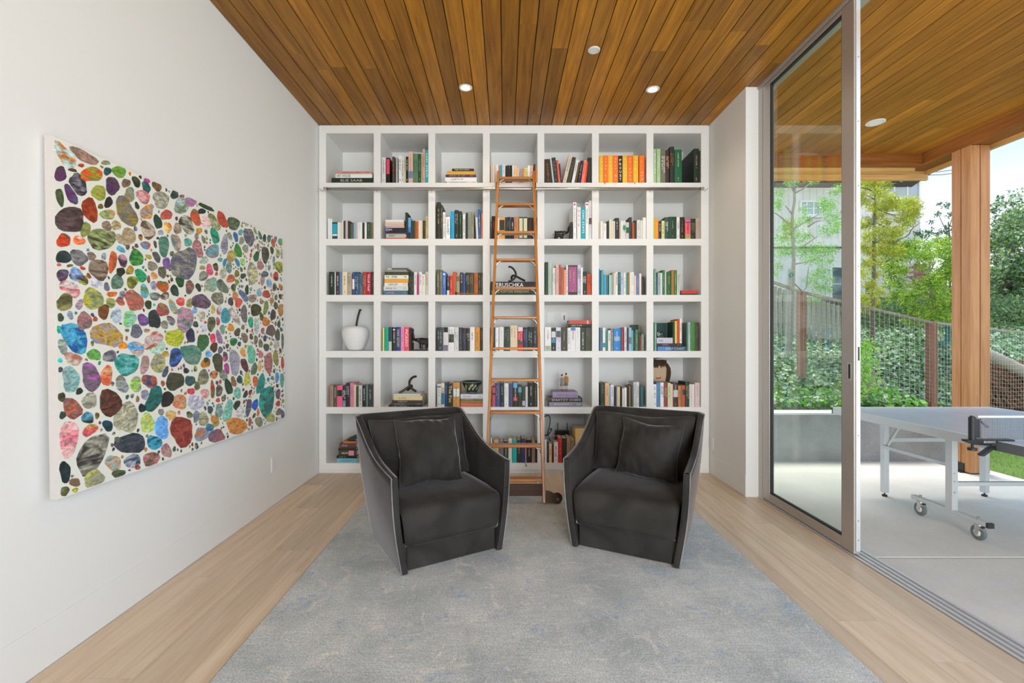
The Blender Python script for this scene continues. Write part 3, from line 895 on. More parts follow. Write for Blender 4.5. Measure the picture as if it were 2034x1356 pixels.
STONES = """\
51,1416,42,-32,-23,-28,bdd,c84;142,1448,65,-6,-13,-26,a87,876;250,1461,24,5,-2,-11,aa8,785;125,1402,14,2,-3,-9,b52,a41
85,1367,22,4,-1,-7,543,321;31,1331,24,12,5,-30,545,636;176,1381,53,15,-4,-34,993,d52;258,1425,22,8,0,-18,366,255
324,1446,35,-8,-18,-28,784,6a3;387,1460,8,3,0,-9,d83,c72;112,1316,29,28,30,-31,889,333;211,1311,34,0,-14,-37,aa4,894
284,1366,38,24,16,-33,544,536;362,1405,24,3,-7,-24,876,765;425,1433,21,13,12,-24,453,232;451,1466,8,5,4,-8,543,432
495,1464,18,-5,-10,-12,c5a,b49;489,1426,24,17,17,-23,388,255;562,1456,33,-4,-14,-23,974,653;27,1234,18,8,6,-33,564,453
76,1260,19,14,22,-39,557,636;591,1393,59,18,-1,-45,bba,998;383,1356,31,5,-8,-36,a86,598;468,1372,33,28,27,-23,daa,c77
165,1221,38,23,19,-44,a42,831;218,1251,13,4,0,-13,763,652;261,1282,21,3,-6,-29,333,222;71,1153,62,16,-1,-57,655,433
256,1225,40,5,-5,-25,9b7,c96;363,1266,40,33,56,-51,777,983;427,1315,13,7,6,-17,343,232;490,1299,40,11,-1,-38,999,d94
526,1341,10,6,7,-10,a99,988;628,1323,41,6,-7,-29,c64,b55;564,1269,29,11,8,-34,354,243;250,1171,20,17,16,-16,987,765
301,1186,24,13,10,-22,cb8,a97;141,1128,23,-2,-12,-32,aa6,784;372,1148,43,22,17,-36,ba8,a97;495,1209,40,-28,-33,-29,654,cba
635,1257,30,7,-1,-30,ec7,d83;40,1059,30,-1,-8,-27,754,c42;110,1074,31,-4,-7,-18,e74,eee;224,1105,70,4,-11,-53,443,ab7
318,1126,15,9,14,-23,cb9,a98;605,1149,41,8,-1,-53,698,476;479,1129,34,7,0,-20,b64,59c;365,1096,11,8,7,-9,655,544
326,1078,25,-5,-7,-13,6bd,5ac;543,1147,11,4,4,-18,654,432;415,1198,11,6,5,-11,334,889;584,1217,20,5,0,-16,bbc,99a
39,990,31,-5,-10,-27,344,233;107,1000,27,22,24,-28,888,345;167,1017,24,4,0,-18,a98,876;231,1028,14,0,-3,-15,abc,789
278,1011,23,2,-6,-49,c74,b53;336,1026,24,13,15,-26,c9a,434;418,1053,42,-5,-18,-40,264,5a4;552,1082,20,12,19,-22,667,555
623,1061,29,10,10,-27,86a,759;18,955,9,2,0,-7,d87,c66;65,959,13,4,1,-6,874,653;124,957,12,-2,-3,-8,b53,a42
205,964,49,-13,-21,-41,987,654;33,915,27,4,0,-24,544,657;93,925,29,-9,-14,-29,9be,544;127,905,25,-3,-6,-19,bb5,443
153,928,9,6,7,-10,a64,853;322,970,22,10,8,-19,343,232;377,986,23,0,-5,-22,b94,a83;444,969,29,15,18,-29,3a7,296
522,1029,37,1,-6,-24,998,876;590,1008,28,4,-1,-33,665,553;531,981,21,9,9,-18,da6,a66;494,957,10,2,2,-21,965,754
66,862,45,-15,-14,-30,dcc,c66;191,901,28,3,0,-24,dde,ccd;244,890,15,3,2,-20,778,666;302,920,35,15,13,-30,798,576
390,930,36,-1,-7,-30,ab4,663;466,893,25,10,15,-33,6bc,684;593,933,43,-1,-7,-29,564,c63;527,929,22,3,0,-23,bbd,aac
40,803,35,-9,-14,-36,885,553;107,799,17,-1,-5,-23,a9a,c99;174,828,49,-3,-10,-49,bb4,897;271,859,27,3,0,-13,e84,d73
330,864,19,2,0,-17,99b,878;318,830,18,12,15,-17,765,c65;265,819,26,-6,-9,-21,bb7,895;402,840,48,18,22,-48,a76,b65
535,874,35,-1,-6,-23,abb,443;607,882,33,3,0,-22,ba9,554;226,775,30,-5,-10,-32,853,642;21,739,14,1,0,-17,454,343
63,751,13,6,8,-16,bcd,89a;129,729,34,9,11,-39,877,a77;293,761,30,-8,-14,-32,bcd,899;371,749,42,2,-1,-39,8d6,9cc
455,747,27,13,22,-30,86a,647;529,754,39,4,5,-49,344,333;490,827,21,2,-1,-24,453,342;529,829,8,1,0,-7,5bb,4aa
589,807,42,8,8,-36,a55,985;600,728,28,1,-1,-24,998,887;14,690,9,0,0,-17,3b9,2a8;84,655,44,19,33,-68,26a,5bd
243,669,79,-24,-23,-53,89c,b94;411,689,34,-12,-18,-30,778,667;477,694,20,0,0,-11,ba8,a97;28,620,18,3,6,-33,aba,788
165,632,8,0,0,-11,785,674;354,693,12,0,0,-9,886,775;328,620,25,0,0,-19,e93,d82;350,655,7,0,0,-11,c86,b75
409,604,31,20,33,-33,5ad,dba;518,645,64,28,25,-34,dcc,b64;553,604,50,25,18,-20,bdc,acb;174,581,33,-1,0,-26,7b4,6a5
255,572,38,-1,0,-25,999,667;16,563,10,3,3,-9,4cc,3bb;73,567,37,-11,-8,-26,cba,b76;604,571,25,-1,0,-18,ca5,b94
351,530,67,-4,-1,-58,6bb,287;555,522,56,-3,-1,-46,998,bb7;460,522,27,-3,-7,-49,a98,c9a;17,526,10,-1,0,-11,777,555
62,482,41,-3,-1,-52,8bb,9aa;157,483,47,4,11,-61,767,a6a;237,484,29,-4,-6,-51,d64,eb8;492,435,52,-12,-8,-32,357,c64
602,475,18,-8,-18,-26,567,456;319,436,30,11,24,-37,abc,887;402,428,37,2,7,-37,aa9,9d4;267,444,9,-4,-4,-9,777,555
20,413,15,-2,0,-21,554,443;99,428,15,6,7,-12,343,333;67,359,31,12,26,-48,866,b64;148,381,36,4,10,-36,bba,776
254,357,59,-22,-20,-58,743,333;23,338,14,-2,0,-16,454,344;137,308,26,-11,-8,-24,344,6bd;183,310,12,-2,0,-14,874,763
148,253,32,18,15,-19,cb6,d66;238,255,23,3,11,-29,357,244;343,275,63,-25,-26,-71,cca,998;520,342,48,-20,-31,-58,354,277
439,306,22,-8,-8,-20,344,233;457,371,24,-10,-11,-21,aab,889;473,224,49,-16,-12,-47,ad8,cc6;569,182,52,-10,-1,-56,6ae,7bf
566,266,20,-3,0,-20,999,888;49,236,40,-9,-1,-76,ebb,e89;159,146,53,-46,-64,-64,444,aa9;287,182,14,-3,0,-14,786,564
368,145,84,-1,15,-50,344,556;517,116,48,-11,-1,-37,4ac,256;30,103,24,-7,-1,-44,233,344;494,34,53,-21,-10,-37,765,c88
265,77,42,-18,-8,-34,9bb,c96;376,57,52,2,13,-33,bbc,356;600,54,34,-1,13,-42,b89,a96;403,20,17,-5,0,-14,b44,577
72,47,23,-7,0,-19,976,764;164,35,51,6,16,-37,bb6,998;293,21,41,-3,5,-17,675,454;27,25,17,-10,-6,-18,775,553
73,14,14,-1,3,-11,cc4,443;692,1453,30,13,6,-23,565,344;750,1458,19,6,0,-15,a55,577;824,1452,37,-10,-25,-27,c4a,99a
744,1406,63,26,10,-42,786,bcc;965,1463,74,0,-9,-16,343,242;922,1424,35,6,-5,-18,343,233;866,1372,42,19,18,-43,d53,774
1126,1426,41,20,32,-47,c54,b43;1039,1386,43,26,45,-39,bb9,784;958,1369,40,17,15,-34,ecc,fdd;1250,1432,69,10,-14,-47,787,453
788,1310,52,29,33,-41,343,bba;894,1299,27,6,-1,-20,da4,c93;710,1269,28,12,11,-29,765,a98;699,1189,35,12,11,-46,788,ca9
795,1210,35,7,-1,-23,476,6ba;871,1261,19,4,0,-19,988,777;881,1190,41,18,25,-43,966,b88;764,1081,105,17,-2,-88,998,667
1023,1201,63,12,-1,-44,988,6ab;1045,1303,40,16,18,-42,2a8,365;1146,1268,37,8,-2,-70,aab,889;1203,1335,25,11,15,-22,9ba,987
1273,1347,27,9,9,-32,47b,369;1330,1390,26,6,-1,-22,6ab,785;1438,1383,64,20,20,-65,887,557;1342,1335,32,7,-1,-26,998,887
1297,1257,43,12,11,-47,494,383;1390,1290,41,8,-1,-27,aa9,998;1218,1204,47,1,-22,-50,bb6,a85;936,1130,40,7,-1,-23,bcb,9ba
988,1080,32,10,13,-31,e68,d57;928,1034,45,6,-1,-29,666,998;1001,989,59,7,-1,-46,7ba,c97;1115,991,42,19,40,-39,787,454
725,975,29,11,16,-31,363,242;803,952,34,0,-12,-44,a76,655;663,1120,16,3,0,-15,787,565;919,1083,26,4,0,-14,aa6,885
1049,1107,27,9,9,-22,664,332;1096,1161,25,4,0,-15,6aa,599;1143,1151,18,1,-9,-29,38b,27a;1191,1126,38,6,-1,-34,8aa,687
1123,1079,37,5,-1,-38,bba,998;1288,1175,24,9,17,-25,49c,38b;1351,1189,32,5,-1,-25,ad8,9c7;1475,1125,71,17,25,-81,dda,998
1531,1260,41,3,-13,-39,364,253;1456,1255,14,3,-1,-18,d54,c43;1584,1203,51,13,10,-31,988,b77;1659,1296,61,14,8,-59,665,332
1762,1350,30,7,4,-28,454,343;1718,1432,30,6,-1,-32,487,376;1781,1411,30,10,17,-31,c64,b53;1818,1450,24,3,-12,-33,97a,869
1900,1445,36,8,-1,-31,876,5a6;1856,1341,35,7,-1,-33,ab7,885;1919,1353,18,3,-1,-42,aaa,776;1874,1236,61,15,16,-47,674,bb4
1785,1257,24,4,-2,-51,58a,dda;1817,1152,42,7,6,-40,c54,432;1646,1145,53,3,-9,-25,678,556;1279,1097,33,5,-1,-23,884,673
1353,1092,35,5,-1,-19,454,343;1208,1054,45,1,-10,-30,d75,a65;1278,1040,25,3,-1,-22,aa5,894;1238,998,32,4,-1,-26,8a6,443
1710,1085,42,9,11,-33,69b,dde;1612,1094,34,4,-1,-34,b99,988;1793,1064,31,3,-1,-36,787,443;1666,995,54,10,9,-30,b54,a43
1562,997,36,4,-1,-32,8bc,7ab;1469,947,57,5,-1,-31,a98,877;1399,1000,22,2,-1,-38,343,242;1356,953,31,15,45,-33,68a,567
1255,943,32,0,-10,-31,c85,a64;904,876,82,-8,-19,-46,767,545;1066,911,57,11,11,-42,998,443;1203,901,31,3,-1,-27,556,343
1293,901,46,4,-1,-33,d65,c54;1359,828,43,2,-2,-60,777,666;1512,865,66,4,-1,-47,553,331;1654,891,39,-1,-19,-53,895,784
1891,889,47,1,-12,-57,b84,a73;1763,842,42,2,-1,-42,544,433;727,862,33,3,-1,-27,d55,e76;800,858,26,2,-1,-28,ba6,886
668,827,26,10,24,-37,aa8,5bc;761,763,71,-6,-18,-65,588,c9a;649,752,24,9,17,-27,433,aaa;843,819,21,1,0,-19,8be,7ad
902,789,35,10,15,-28,ccb,965;995,746,40,1,-1,-48,776,452;1014,837,23,2,-1,-28,cc7,ba6;1076,834,27,2,-1,-31,bcd,c54
1143,802,49,5,7,-55,3ac,599;1243,807,31,11,54,-58,dcc,998;1062,764,20,1,-1,-27,b55,987;1107,714,25,2,4,-34,7a9,898
1199,727,36,1,-1,-27,d93,c82;1071,663,26,4,19,-47,a8a,979;1009,656,30,0,-1,-30,e57,c46;913,632,54,0,-1,-50,463,375
918,716,32,1,-1,-23,dde,bcd;850,738,23,1,0,-20,343,455;678,658,68,0,-1,-50,cc4,ab3;805,672,37,7,14,-39,446,335
679,551,46,-5,-8,-53,346,47c;812,562,80,12,21,-58,798,487;964,560,35,-1,0,-20,7be,6ad;936,507,42,-7,-10,-32,c83,342
1056,504,53,0,6,-55,443,554;1081,581,27,-1,-1,-23,778,667;1019,600,33,-6,-15,-33,343,a33;1132,537,25,-1,-1,-35,d5a,454
1148,460,27,3,14,-35,b59,a48;1236,495,57,-3,-2,-86,aab,99a;1227,634,39,-4,-10,-29,5ba,273;1274,698,32,-3,-10,-30,665,433
1361,661,37,4,10,-37,987,654;1442,773,34,1,-1,-37,3b6,25a;1516,747,38,1,-2,-58,bcc,abb;1443,541,56,-2,-2,-62,8cb,6b9
1337,560,34,2,9,-31,eb6,d95;1355,470,39,4,21,-48,744,533;673,419,67,-6,-1,-50,443,554;794,411,41,-4,-1,-31,466,355
911,421,52,-4,-1,-46,997,776;1014,430,43,-3,-1,-24,266,d84;1111,419,37,5,23,-42,dcc,787;853,375,27,-3,-1,-24,775,554
802,349,31,-3,0,-20,d56,b45;996,338,21,-2,-1,-58,a54,574;1062,324,35,-8,-11,-33,544,887;1163,338,40,0,13,-51,454,243
1220,366,29,0,10,-37,a76,975;1292,374,33,-3,-1,-29,366,244;1383,367,38,-3,-1,-49,cc5,bb4;1488,345,38,-3,-1,-37,d64,c75
1564,318,50,-10,-36,-79,288,398;1476,435,36,-8,-25,-46,686,575;1553,451,27,-2,-1,-38,eb6,ca7;1682,469,65,-6,-16,-79,966,b77
1796,503,44,1,17,-68,885,994;1904,458,29,-1,-2,-48,b54,a43;612,328,41,-10,-12,-43,333,222;705,301,56,-8,-1,-43,bb8,d86
839,280,72,-10,-1,-47,bbc,ccd;926,322,38,-4,-1,-31,ccb,d99;1049,265,22,-3,0,-13,c54,b43;1059,197,42,-6,-1,-42,676,9bb
1153,182,43,-12,-29,-73,5ba,9cb;1263,286,40,-5,-1,-43,8cb,7ba;1396,169,38,-9,-17,-57,778,556;1483,176,36,-10,-23,-41,36c,25b
1254,204,37,-13,-19,-27,454,343;1292,153,58,-9,-1,-36,ddd,ccc;1648,178,113,-15,-4,-117,366,3a9;1822,213,38,-8,-16,-38,767,545
1808,347,35,-3,-1,-41,6ad,59c;1890,318,32,-3,-2,-62,6aa,598;639,237,37,-11,-8,-27,db7,ca6;723,133,93,-18,-2,-83,833,a54
785,216,29,-5,0,-19,886,452;842,197,29,-10,-14,-31,89a,789;907,170,47,-13,-12,-39,bb9,997;1018,140,42,0,13,-35,d84,a95
963,109,37,-7,-1,-25,26a,589;889,83,64,-13,-1,-39,6ac,c86;1032,40,78,1,23,-46,767,a66;1250,66,111,-9,16,-60,c85,d94
1532,42,54,-10,-1,-39,998,886;1702,42,60,-18,-20,-32,bb7,aa6;1890,42,32,-5,-1,-33,558,667;1820,137,38,-5,-1,-24,c54,a43
1826,70,37,-11,-17,-27,987,665;1519,114,20,-3,-1,-27,d85,c74;1651,785,56,2,-1,-37,d84,b73;1724,718,63,-14,-37,-39,766,655
1829,685,42,2,7,-49,565,344;1910,635,25,0,-2,-61,676,565;1808,609,49,-1,-1,-34,bbb,999;1653,589,41,-1,-1,-31,666,443
1505,645,29,0,-1,-31,887,665;1588,820,27,1,-1,-33,663,443
"""
# ================================================================== the room
CEIL = 3.504
WL, WR, DOORX = -1.884, 2.056, 2.164
D = 4.655                       # face of the bookcase
BACKY = D + 0.50
REAR = -3.0

struct('wall_left', MB().box(WL - 0.12, WL, REAR - 0.2, BACKY + 0.1, -0.02, CEIL + 0.05), M['wall'])
struct('wall_back', MB().box(WL, WR + 0.25, BACKY, BACKY + 0.12, -0.02, CEIL + 0.05), M['wall'])
struct('wall_right', MB().box(WR, DOORX + 0.13, 3.962, BACKY, -0.06, CEIL + 0.03), M['wall'], bevel=0.004)
# unseen rear wall; its opening is made up to let light in
struct('wall_rear', MB().box(WL, 0.2, REAR - 0.12, REAR - 0.05, 0, CEIL).box(1.95, DOORX + 0.13, REAR - 0.12, REAR - 0.05, 0, CEIL)
       .box(0.2, 1.95, REAR - 0.12, REAR - 0.05, 3.1, CEIL), M['wall'])
struct('baseboard_left', MB().box(WL, WL + 0.003, REAR, D - 0.002, 0.003, 0.19), M['wall'])
struct('baseboard_right', MB().box(WR - 0.003, WR, 3.962, D - 0.002, 0.003, 0.19), M['wall'])

# floor: a dark bed with every oak board laid on it
floor = struct('floor', MB().box(WL, DOORX - 0.012, REAR, BACKY, -0.06, -0.006), M['ceil_gap'])
xs = [WL + 0.004 + 0.2035 * i for i in range(19)] + [1.958, DOORX - 0.013]
xs = [x for x in xs if x < 1.80 or x > 1.95]
for i, (a, b) in enumerate(zip(xs, xs[1:])):
    y = REAR
    brk = []
    while y < BACKY - 0.01:
        L = random.uniform(1.1, 2.3)
        if i == len(xs) - 2: L = 3.1
        y1 = min(y + L, BACKY)
        if BACKY - y1 < 0.4: y1 = BACKY
        MB().box(a + 0.0006, b - 0.0006, y + 0.0006, y1 - 0.0006, -0.008, 0.0).build('plank', M['floor'], floor)
        y = y1

# cedar ceiling
ceil = struct('ceiling', MB().box(WL, DOORX + 0.14, REAR, BACKY, CEIL + 0.012, CEIL + 0.10), M['ceil_gap'])
pitch = 0.1236
x = WL
i = 0
while x < DOORX + 0.13:
    b = min(x + pitch, DOORX + 0.136)
    y = REAR - random.uniform(0, 0.8)
    while y < BACKY:
        y1 = y + random.uniform(1.6, 3.6)
        ya, yb = max(y, REAR), min(y1, BACKY)
        if yb - ya > 0.02:
            MB().box(x + 0.0034, b - 0.0034, ya + 0.0005, yb - 0.0005, CEIL, CEIL + 0.014).build('plank', M['ceil'], ceil)
        y = y1
    x += pitch
    i += 1

# ---------------- sliding glass door, its header and floor track
def glass(name, tint, rough=0.0, ior=1.45):
    m, n, b = newmat(name)
    out = n.nodes['Material Output']
    tr = nd(n, 'ShaderNodeBsdfTransparent')
    tr.inputs[0].default_value = (*tint, 1)
    gl = nd(n, 'ShaderNodeBsdfGlossy')
    gl.inputs['Roughness'].default_value = rough
    gl.inputs['Color'].default_value = (0.95, 1.0, 0.96, 1)
    lw = nd(n, 'ShaderNodeLayerWeight')
    lw.inputs[0].default_value = 0.5
    pw = nd(n, 'ShaderNodeMath', operation='POWER')
    pw.inputs[1].default_value = 4.0
    n.links.new(lw.outputs['Facing'], pw.inputs[0])
    fr = nd(n, 'ShaderNodeMapRange')
    fr.inputs[3].default_value = 0.035
    fr.inputs[4].default_value = 0.9
    n.links.new(pw.outputs[0], fr.inputs[0])
    mx = nd(n, 'ShaderNodeMixShader')
    n.links.new(fr.outputs[0], mx.inputs[0])
    n.links.new(tr.outputs[0], mx.inputs[1])
    n.links.new(gl.outputs[0], mx.inputs[2])
    n.links.new(mx.outputs[0], out.inputs[0])
    return m
M['glass'] = glass('green_tinted_glass', (0.93, 0.97, 0.945))
YL, YF = 2.881, 3.905           # leading and far edge of the open panel
door = thing('door_1', None, None, (DOORX + 0.02, (YL + YF) / 2, 0))
door['kind'] = 'structure'
X0, X1 = DOORX + 0.004, DOORX + 0.040
MB().box(X0, X1, YL, YL + 0.108, 0.012, 3.475).build('stile', M['alu'], door, bevel=0.003)
MB().box(X0, X1, YF - 0.10, YF, 0.012, 3.475).build('stile', M['alu'], door, bevel=0.003)
MB().box(X0, X1, YL + 0.108, YF - 0.10, 0.012, 0.080).build('rail', M['alu'], door, bevel=0.003)
MB().box(X0, X1, YL + 0.108, YF - 0.10, 3.445, 3.475).build('rail', M['alu'], door, bevel=0.003)
gy0, gy1, gz0, gz1 = YL + 0.108, YF - 0.10, 0.080, 3.445
g = MB()
for (ya, yb, za, zb) in ((gy0, gy0 + 0.008, gz0, gz1), (gy1 - 0.012, gy1, gz0, gz1), (gy0, gy1, gz0, gz0 + 0.010), (gy0, gy1, gz1 - 0.012, gz1)):
    g.box(X0 + 0.006, X1 - 0.006, ya, yb, za, zb)
g.build('gasket', M['gasket'], door)
MB().box(X0 + 0.014, X0 + 0.024, gy0 + 0.004, gy1 - 0.004, gz0 + 0.004, gz1 - 0.004).build('pane', M['glass'], door)
# latch stile facing the room: pale edge strip with screws, lock face and finger pull
MB().box(X0 + 0.010, X1 - 0.001, YL - 0.007, YL, 0.03, 3.47).build('edge_strip', M['alu_l'], door, bevel=0.001)
for z in (0.10, 0.22, 0.75, 1.16, 1.38, 1.80, 2.30, 2.70, 3.10):
    MB().cyl((X0 + 0.022, YL - 0.0085, z), (X0 + 0.022, YL - 0.006, z), 0.003, n=8).build('screw', M['bronze'], door)
MB().box(X0 + 0.016, X0 + 0.030, YL - 0.009, YL - 0.006, 1.16, 1.38).build('lock_plate', M['steel'], door)
MB().box(X0 + 0.019, X0 + 0.027, YL - 0.0105, YL - 0.0085, 1.215, 1.30).build('lock_slot', M['gasket'], door)
MB().box(X0 - 0.002, X0 + 0.001, YL + 0.022, YL + 0.052, 1.09, 1.20).build('finger_pull', M['steel'], door)
MB().box(X0 - 0.003, X0 - 0.001, YL + 0.030, YL + 0.044, 1.10, 1.19).build('pull_recess', M['gasket'], door)
# jamb, header, track
tr1 = struct('trim_1', MB().box(DOORX, DOORX + 0.012, YF, 3.962, 0, 3.48).box(DOORX + 0.012, DOORX + 0.12, 3.950, 3.962, 0, 3.48), M['alu'])
MB().box(DOORX + 0.003, DOORX + 0.05, YF + 0.004, 3.950, 0.005, 3.475).build('recess', M['gasket'], tr1)
struct('trim_2', MB().box(DOORX - 0.012, DOORX, REAR, 3.962, 3.484, CEIL).box(DOORX, DOORX + 0.13, REAR, 3.962, 3.478, CEIL)
       .box(DOORX - 0.004, DOORX, REAR, 3.962, 3.474, 3.484), M['alu'])
tk = struct('trim_3', MB().box(DOORX - 0.010, DOORX + 0.13, REAR, 3.962, -0.055, -0.004), M['alu'])
for k in range(4):
    MB().box(DOORX - 0.008 + k * 0.036, DOORX + 0.010 + k * 0.036, REAR, 3.962, -0.004, 0.006).build('track_rib', M['alu_l'], tk, bevel=0.001)

# ---------------- patio: two concrete slabs, soffit, beams, post, low wall
PZ = -0.06
def concrete(name, c, n1=1.2, amt=0.16, rough=0.6, spec=0.35):
    m, n, b = newmat(name)
    tc = nd(n, 'ShaderNodeTexCoord')
    t1 = nd(n, 'ShaderNodeTexNoise'); t1.inputs['Scale'].default_value = n1; t1.inputs['Detail'].default_value = 8; t1.inputs['Roughness'].default_value = 0.62
    t2 = nd(n, 'ShaderNodeTexNoise'); t2.inputs['Scale'].default_value = 60; t2.inputs['Detail'].default_value = 4
    n.links.new(tc.outputs['Object'], t1.inputs['Vector']); n.links.new(tc.outputs['Object'], t2.inputs['Vector'])
    mx = nd(n, 'ShaderNodeMix', data_type='FLOAT'); mx.inputs[0].default_value = 0.22
    n.links.new(t1.outputs['Fac'], mx.inputs[2]); n.links.new(t2.outputs['Fac'], mx.inputs[3])
    cr = nd(n, 'ShaderNodeValToRGB')
    cr.color_ramp.elements[0].position, cr.color_ramp.elements[1].position = 0.32, 0.68
    cr.color_ramp.elements[0].color = (*[v * (1 - amt) for v in c], 1)
    cr.color_ramp.elements[1].color = (*[min(1, v * (1 + amt)) for v in c], 1)
    n.links.new(mx.outputs[0], cr.inputs[0]); n.links.new(cr.outputs[0], b.inputs['Base Color'])
    b.inputs['Roughness'].default_value = rough
    b.inputs['Specular IOR Level'].default_value = spec
    bp = nd(n, 'ShaderNodeBump'); bp.inputs['Strength'].default_value = 0.08; bp.inputs['Distance'].default_value = 0.01
    n.links.new(t2.outputs['Fac'], bp.inputs['Height']); n.links.new(bp.outputs[0], b.inputs['Normal'])
    return m
M['slab'] = concrete('patio_concrete', (0.72, 0.69, 0.635), 1.1, 0.13, 0.5)
M['cwall'] = concrete('wall_concrete', (0.30, 0.30, 0.30), 2.4, 0.30, 0.7)
M['cap'] = concrete('wall_lit_top_concrete', (0.60, 0.60, 0.58), 3, 0.12, 0.7)  # paler copy of the wall concrete, painting its top as lit
pb = struct('patio_bed', MB().box(DOORX + 0.13, 5.21, REAR, 5.36, PZ - 0.16, PZ - 0.03), M['ceil_gap'])
struct('patio_slab', MB().box(DOORX + 0.13, 5.21, 2.996, 5.36, PZ - 0.10, PZ), M['slab'], bevel=0.004)
struct('patio_slab', MB().box(DOORX + 0.13, 5.21, REAR, 2.977, PZ - 0.10, PZ), M['slab'], bevel=0.004)

BX, BY = 4.84, 5.372
sof = struct('patio_ceiling', MB().box(DOORX + 0.136, BX, 2.2, BY, CEIL + 0.012, CEIL + 0.10), M['ceil_gap'])
x = DOORX + 0.139
while x < BX - 0.01:
    b = min(x + 0.1225, BX)
    y = 2.2 - random.uniform(0, 1.2)
    while y < BY:
        y1 = y + random.uniform(1.8, 3.6)
        ya, yb = max(y, 2.2), min(y1, BY)
        if yb - ya > 0.02:
            MB().box(x + 0.0032, b - 0.0032, ya + 0.0005, yb - 0.0005, CEIL, CEIL + 0.014).build('plank', M['soffit'], sof)
        y = y1
    x += 0.1225
roof = struct('patio_roof', MB().box(DOORX - 0.1, BX + 0.24, 2.15, BY + 0.26, CEIL + 0.10, CEIL + 0.16), M['ceil_gap'])
rb = thing('patio_beam', None, None, (BX, BY, 3.374)); rb['kind'] = 'structure'
MB().box(DOORX + 0.12, BX, BY, BY + 0.10, 3.374, CEIL + 0.09).build('beam', M['beamx'], rb, bevel=0.003)
MB().box(BX, BX + 0.215, 2.15, BY + 0.215, 3.374, CEIL + 0.09).build('beam', M['beamy'], rb, bevel=0.003)
MB().box(DOORX + 0.12, BX, BY + 0.10, BY + 0.20, 3.336, CEIL + 0.09).build('fascia_board', M['trimx'], rb, bevel=0.002)
MB().box(DOORX + 0.12, BX + 0.26, BY + 0.215, BY + 0.25, 3.268, CEIL + 0.12).build('fascia_board', M['trimx'], rb, bevel=0.002)
MB().box(BX + 0.218, BX + 0.26, 2.15, BY + 0.20, 3.330, CEIL + 0.12).build('fascia_board', M['trimy'], rb, bevel=0.002)

post = thing('patio_post', 'cedar post of four timbers standing at the patio corner', 'post', (4.945, 4.925, PZ))
for (a, b) in ((0, 0), (1, 0), (0, 1), (1, 1)):
    xa, ya = 4.842 + a * 0.108, 4.824 + b * 0.106
    MB().box(xa, xa + 0.100, ya, ya + 0.098, PZ + 0.012, 3.372).build('timber', M['post'], post, bevel=0.004)
MB().box(4.85, 5.04, 4.83, 5.02, PZ, PZ + 0.012).build('base_plate', M['black'], post)
MB().box(4.86, 5.03, 4.92, 4.928, PZ + 0.012, 3.37).build('spacer', M['ceil_gap'], post)
MB().box(4.832, 4.842, 4.885, 4.975, PZ + 0.0, PZ + 0.10).box(4.80, 4.842, 4.885, 4.975, PZ, PZ + 0.012).build('bracket', M['black'], post)

lw = struct('wall_patio', MB().box(DOORX + 0.13, 5.15, 5.361, 5.60, PZ - 0.1, 0.472), M['cwall'], bevel=0.004)
MB().box(DOORX + 0.13, 5.152, 5.359, 5.602, 0.472, 0.495).build('cap', M['cap'], lw, bevel=0.003)  # thin top layer that carries the painted light on the wall

# ---------------- ceiling fixtures
M['lamp'], _n, _b = newmat('lit_lamp_lens')
_b.inputs['Emission Color'].default_value = (1.0, 0.82, 0.55, 1)
_b.inputs['Emission Strength'].default_value = 24
def downlight(x, y, label, lit=True, energy=14):
    t = thing('recessed_downlight', label, 'downlight', (x, y, CEIL), group='recessed ceiling downlights')
    MB().lathe([(0.036, 0.0), (0.040, -0.004), (0.056, -0.004), (0.058, 0.0)], (x, y, CEIL), 32).build('trim_ring', M['white'], t, smooth=True)
    MB().lathe([(0.0001, -0.0015), (0.038, -0.0015)], (x, y, CEIL), 32).build('lens', M['lamp'], t)
    ld = bpy.data.lights.new('downlight_beam', 'SPOT')
    ld.energy = energy
    ld.color = (1.0, 0.84, 0.62)
    ld.spot_size = R(140)
    ld.spot_blend = 0.9
    ld.shadow_soft_size = 0.05
    lo = bpy.data.objects.new('downlight_beam', ld)
    COL.objects.link(lo)
    lo.parent = t
    lo.location = (0, 0, -0.02)
    return t
downlight(-0.342, 4.033 * 0.985, 'lit recessed ceiling downlight left of the ladder')
downlight(1.272, 4.0, 'lit recessed ceiling downlight nearer the glass door')
def disc(x, y, r, name, label, z=CEIL):
    t = thing(name, label, 'ceiling fixture', (x, y, z))
    MB().lathe([(0.0001, -0.006), (r * 0.72, -0.006), (r * 0.76, -0.004), (r * 0.80, -0.008), (r, -0.006), (r, 0)], (x, y, z), 36).build('cover_plate', M['white'], t, smooth=False)
    MB().lathe([(r * 0.735, -0.0068), (r * 0.775, -0.0068)], (x, y, z), 36).build('groove', M['alu'], t)
    return t
disc(0.66, 3.452, 0.044, 'ceiling_sensor', 'small unlit white disc in the indoor wood ceiling')
disc(3.68, 4.605, 0.082, 'ceiling_speaker', 'round white grille in the patio wood ceiling')

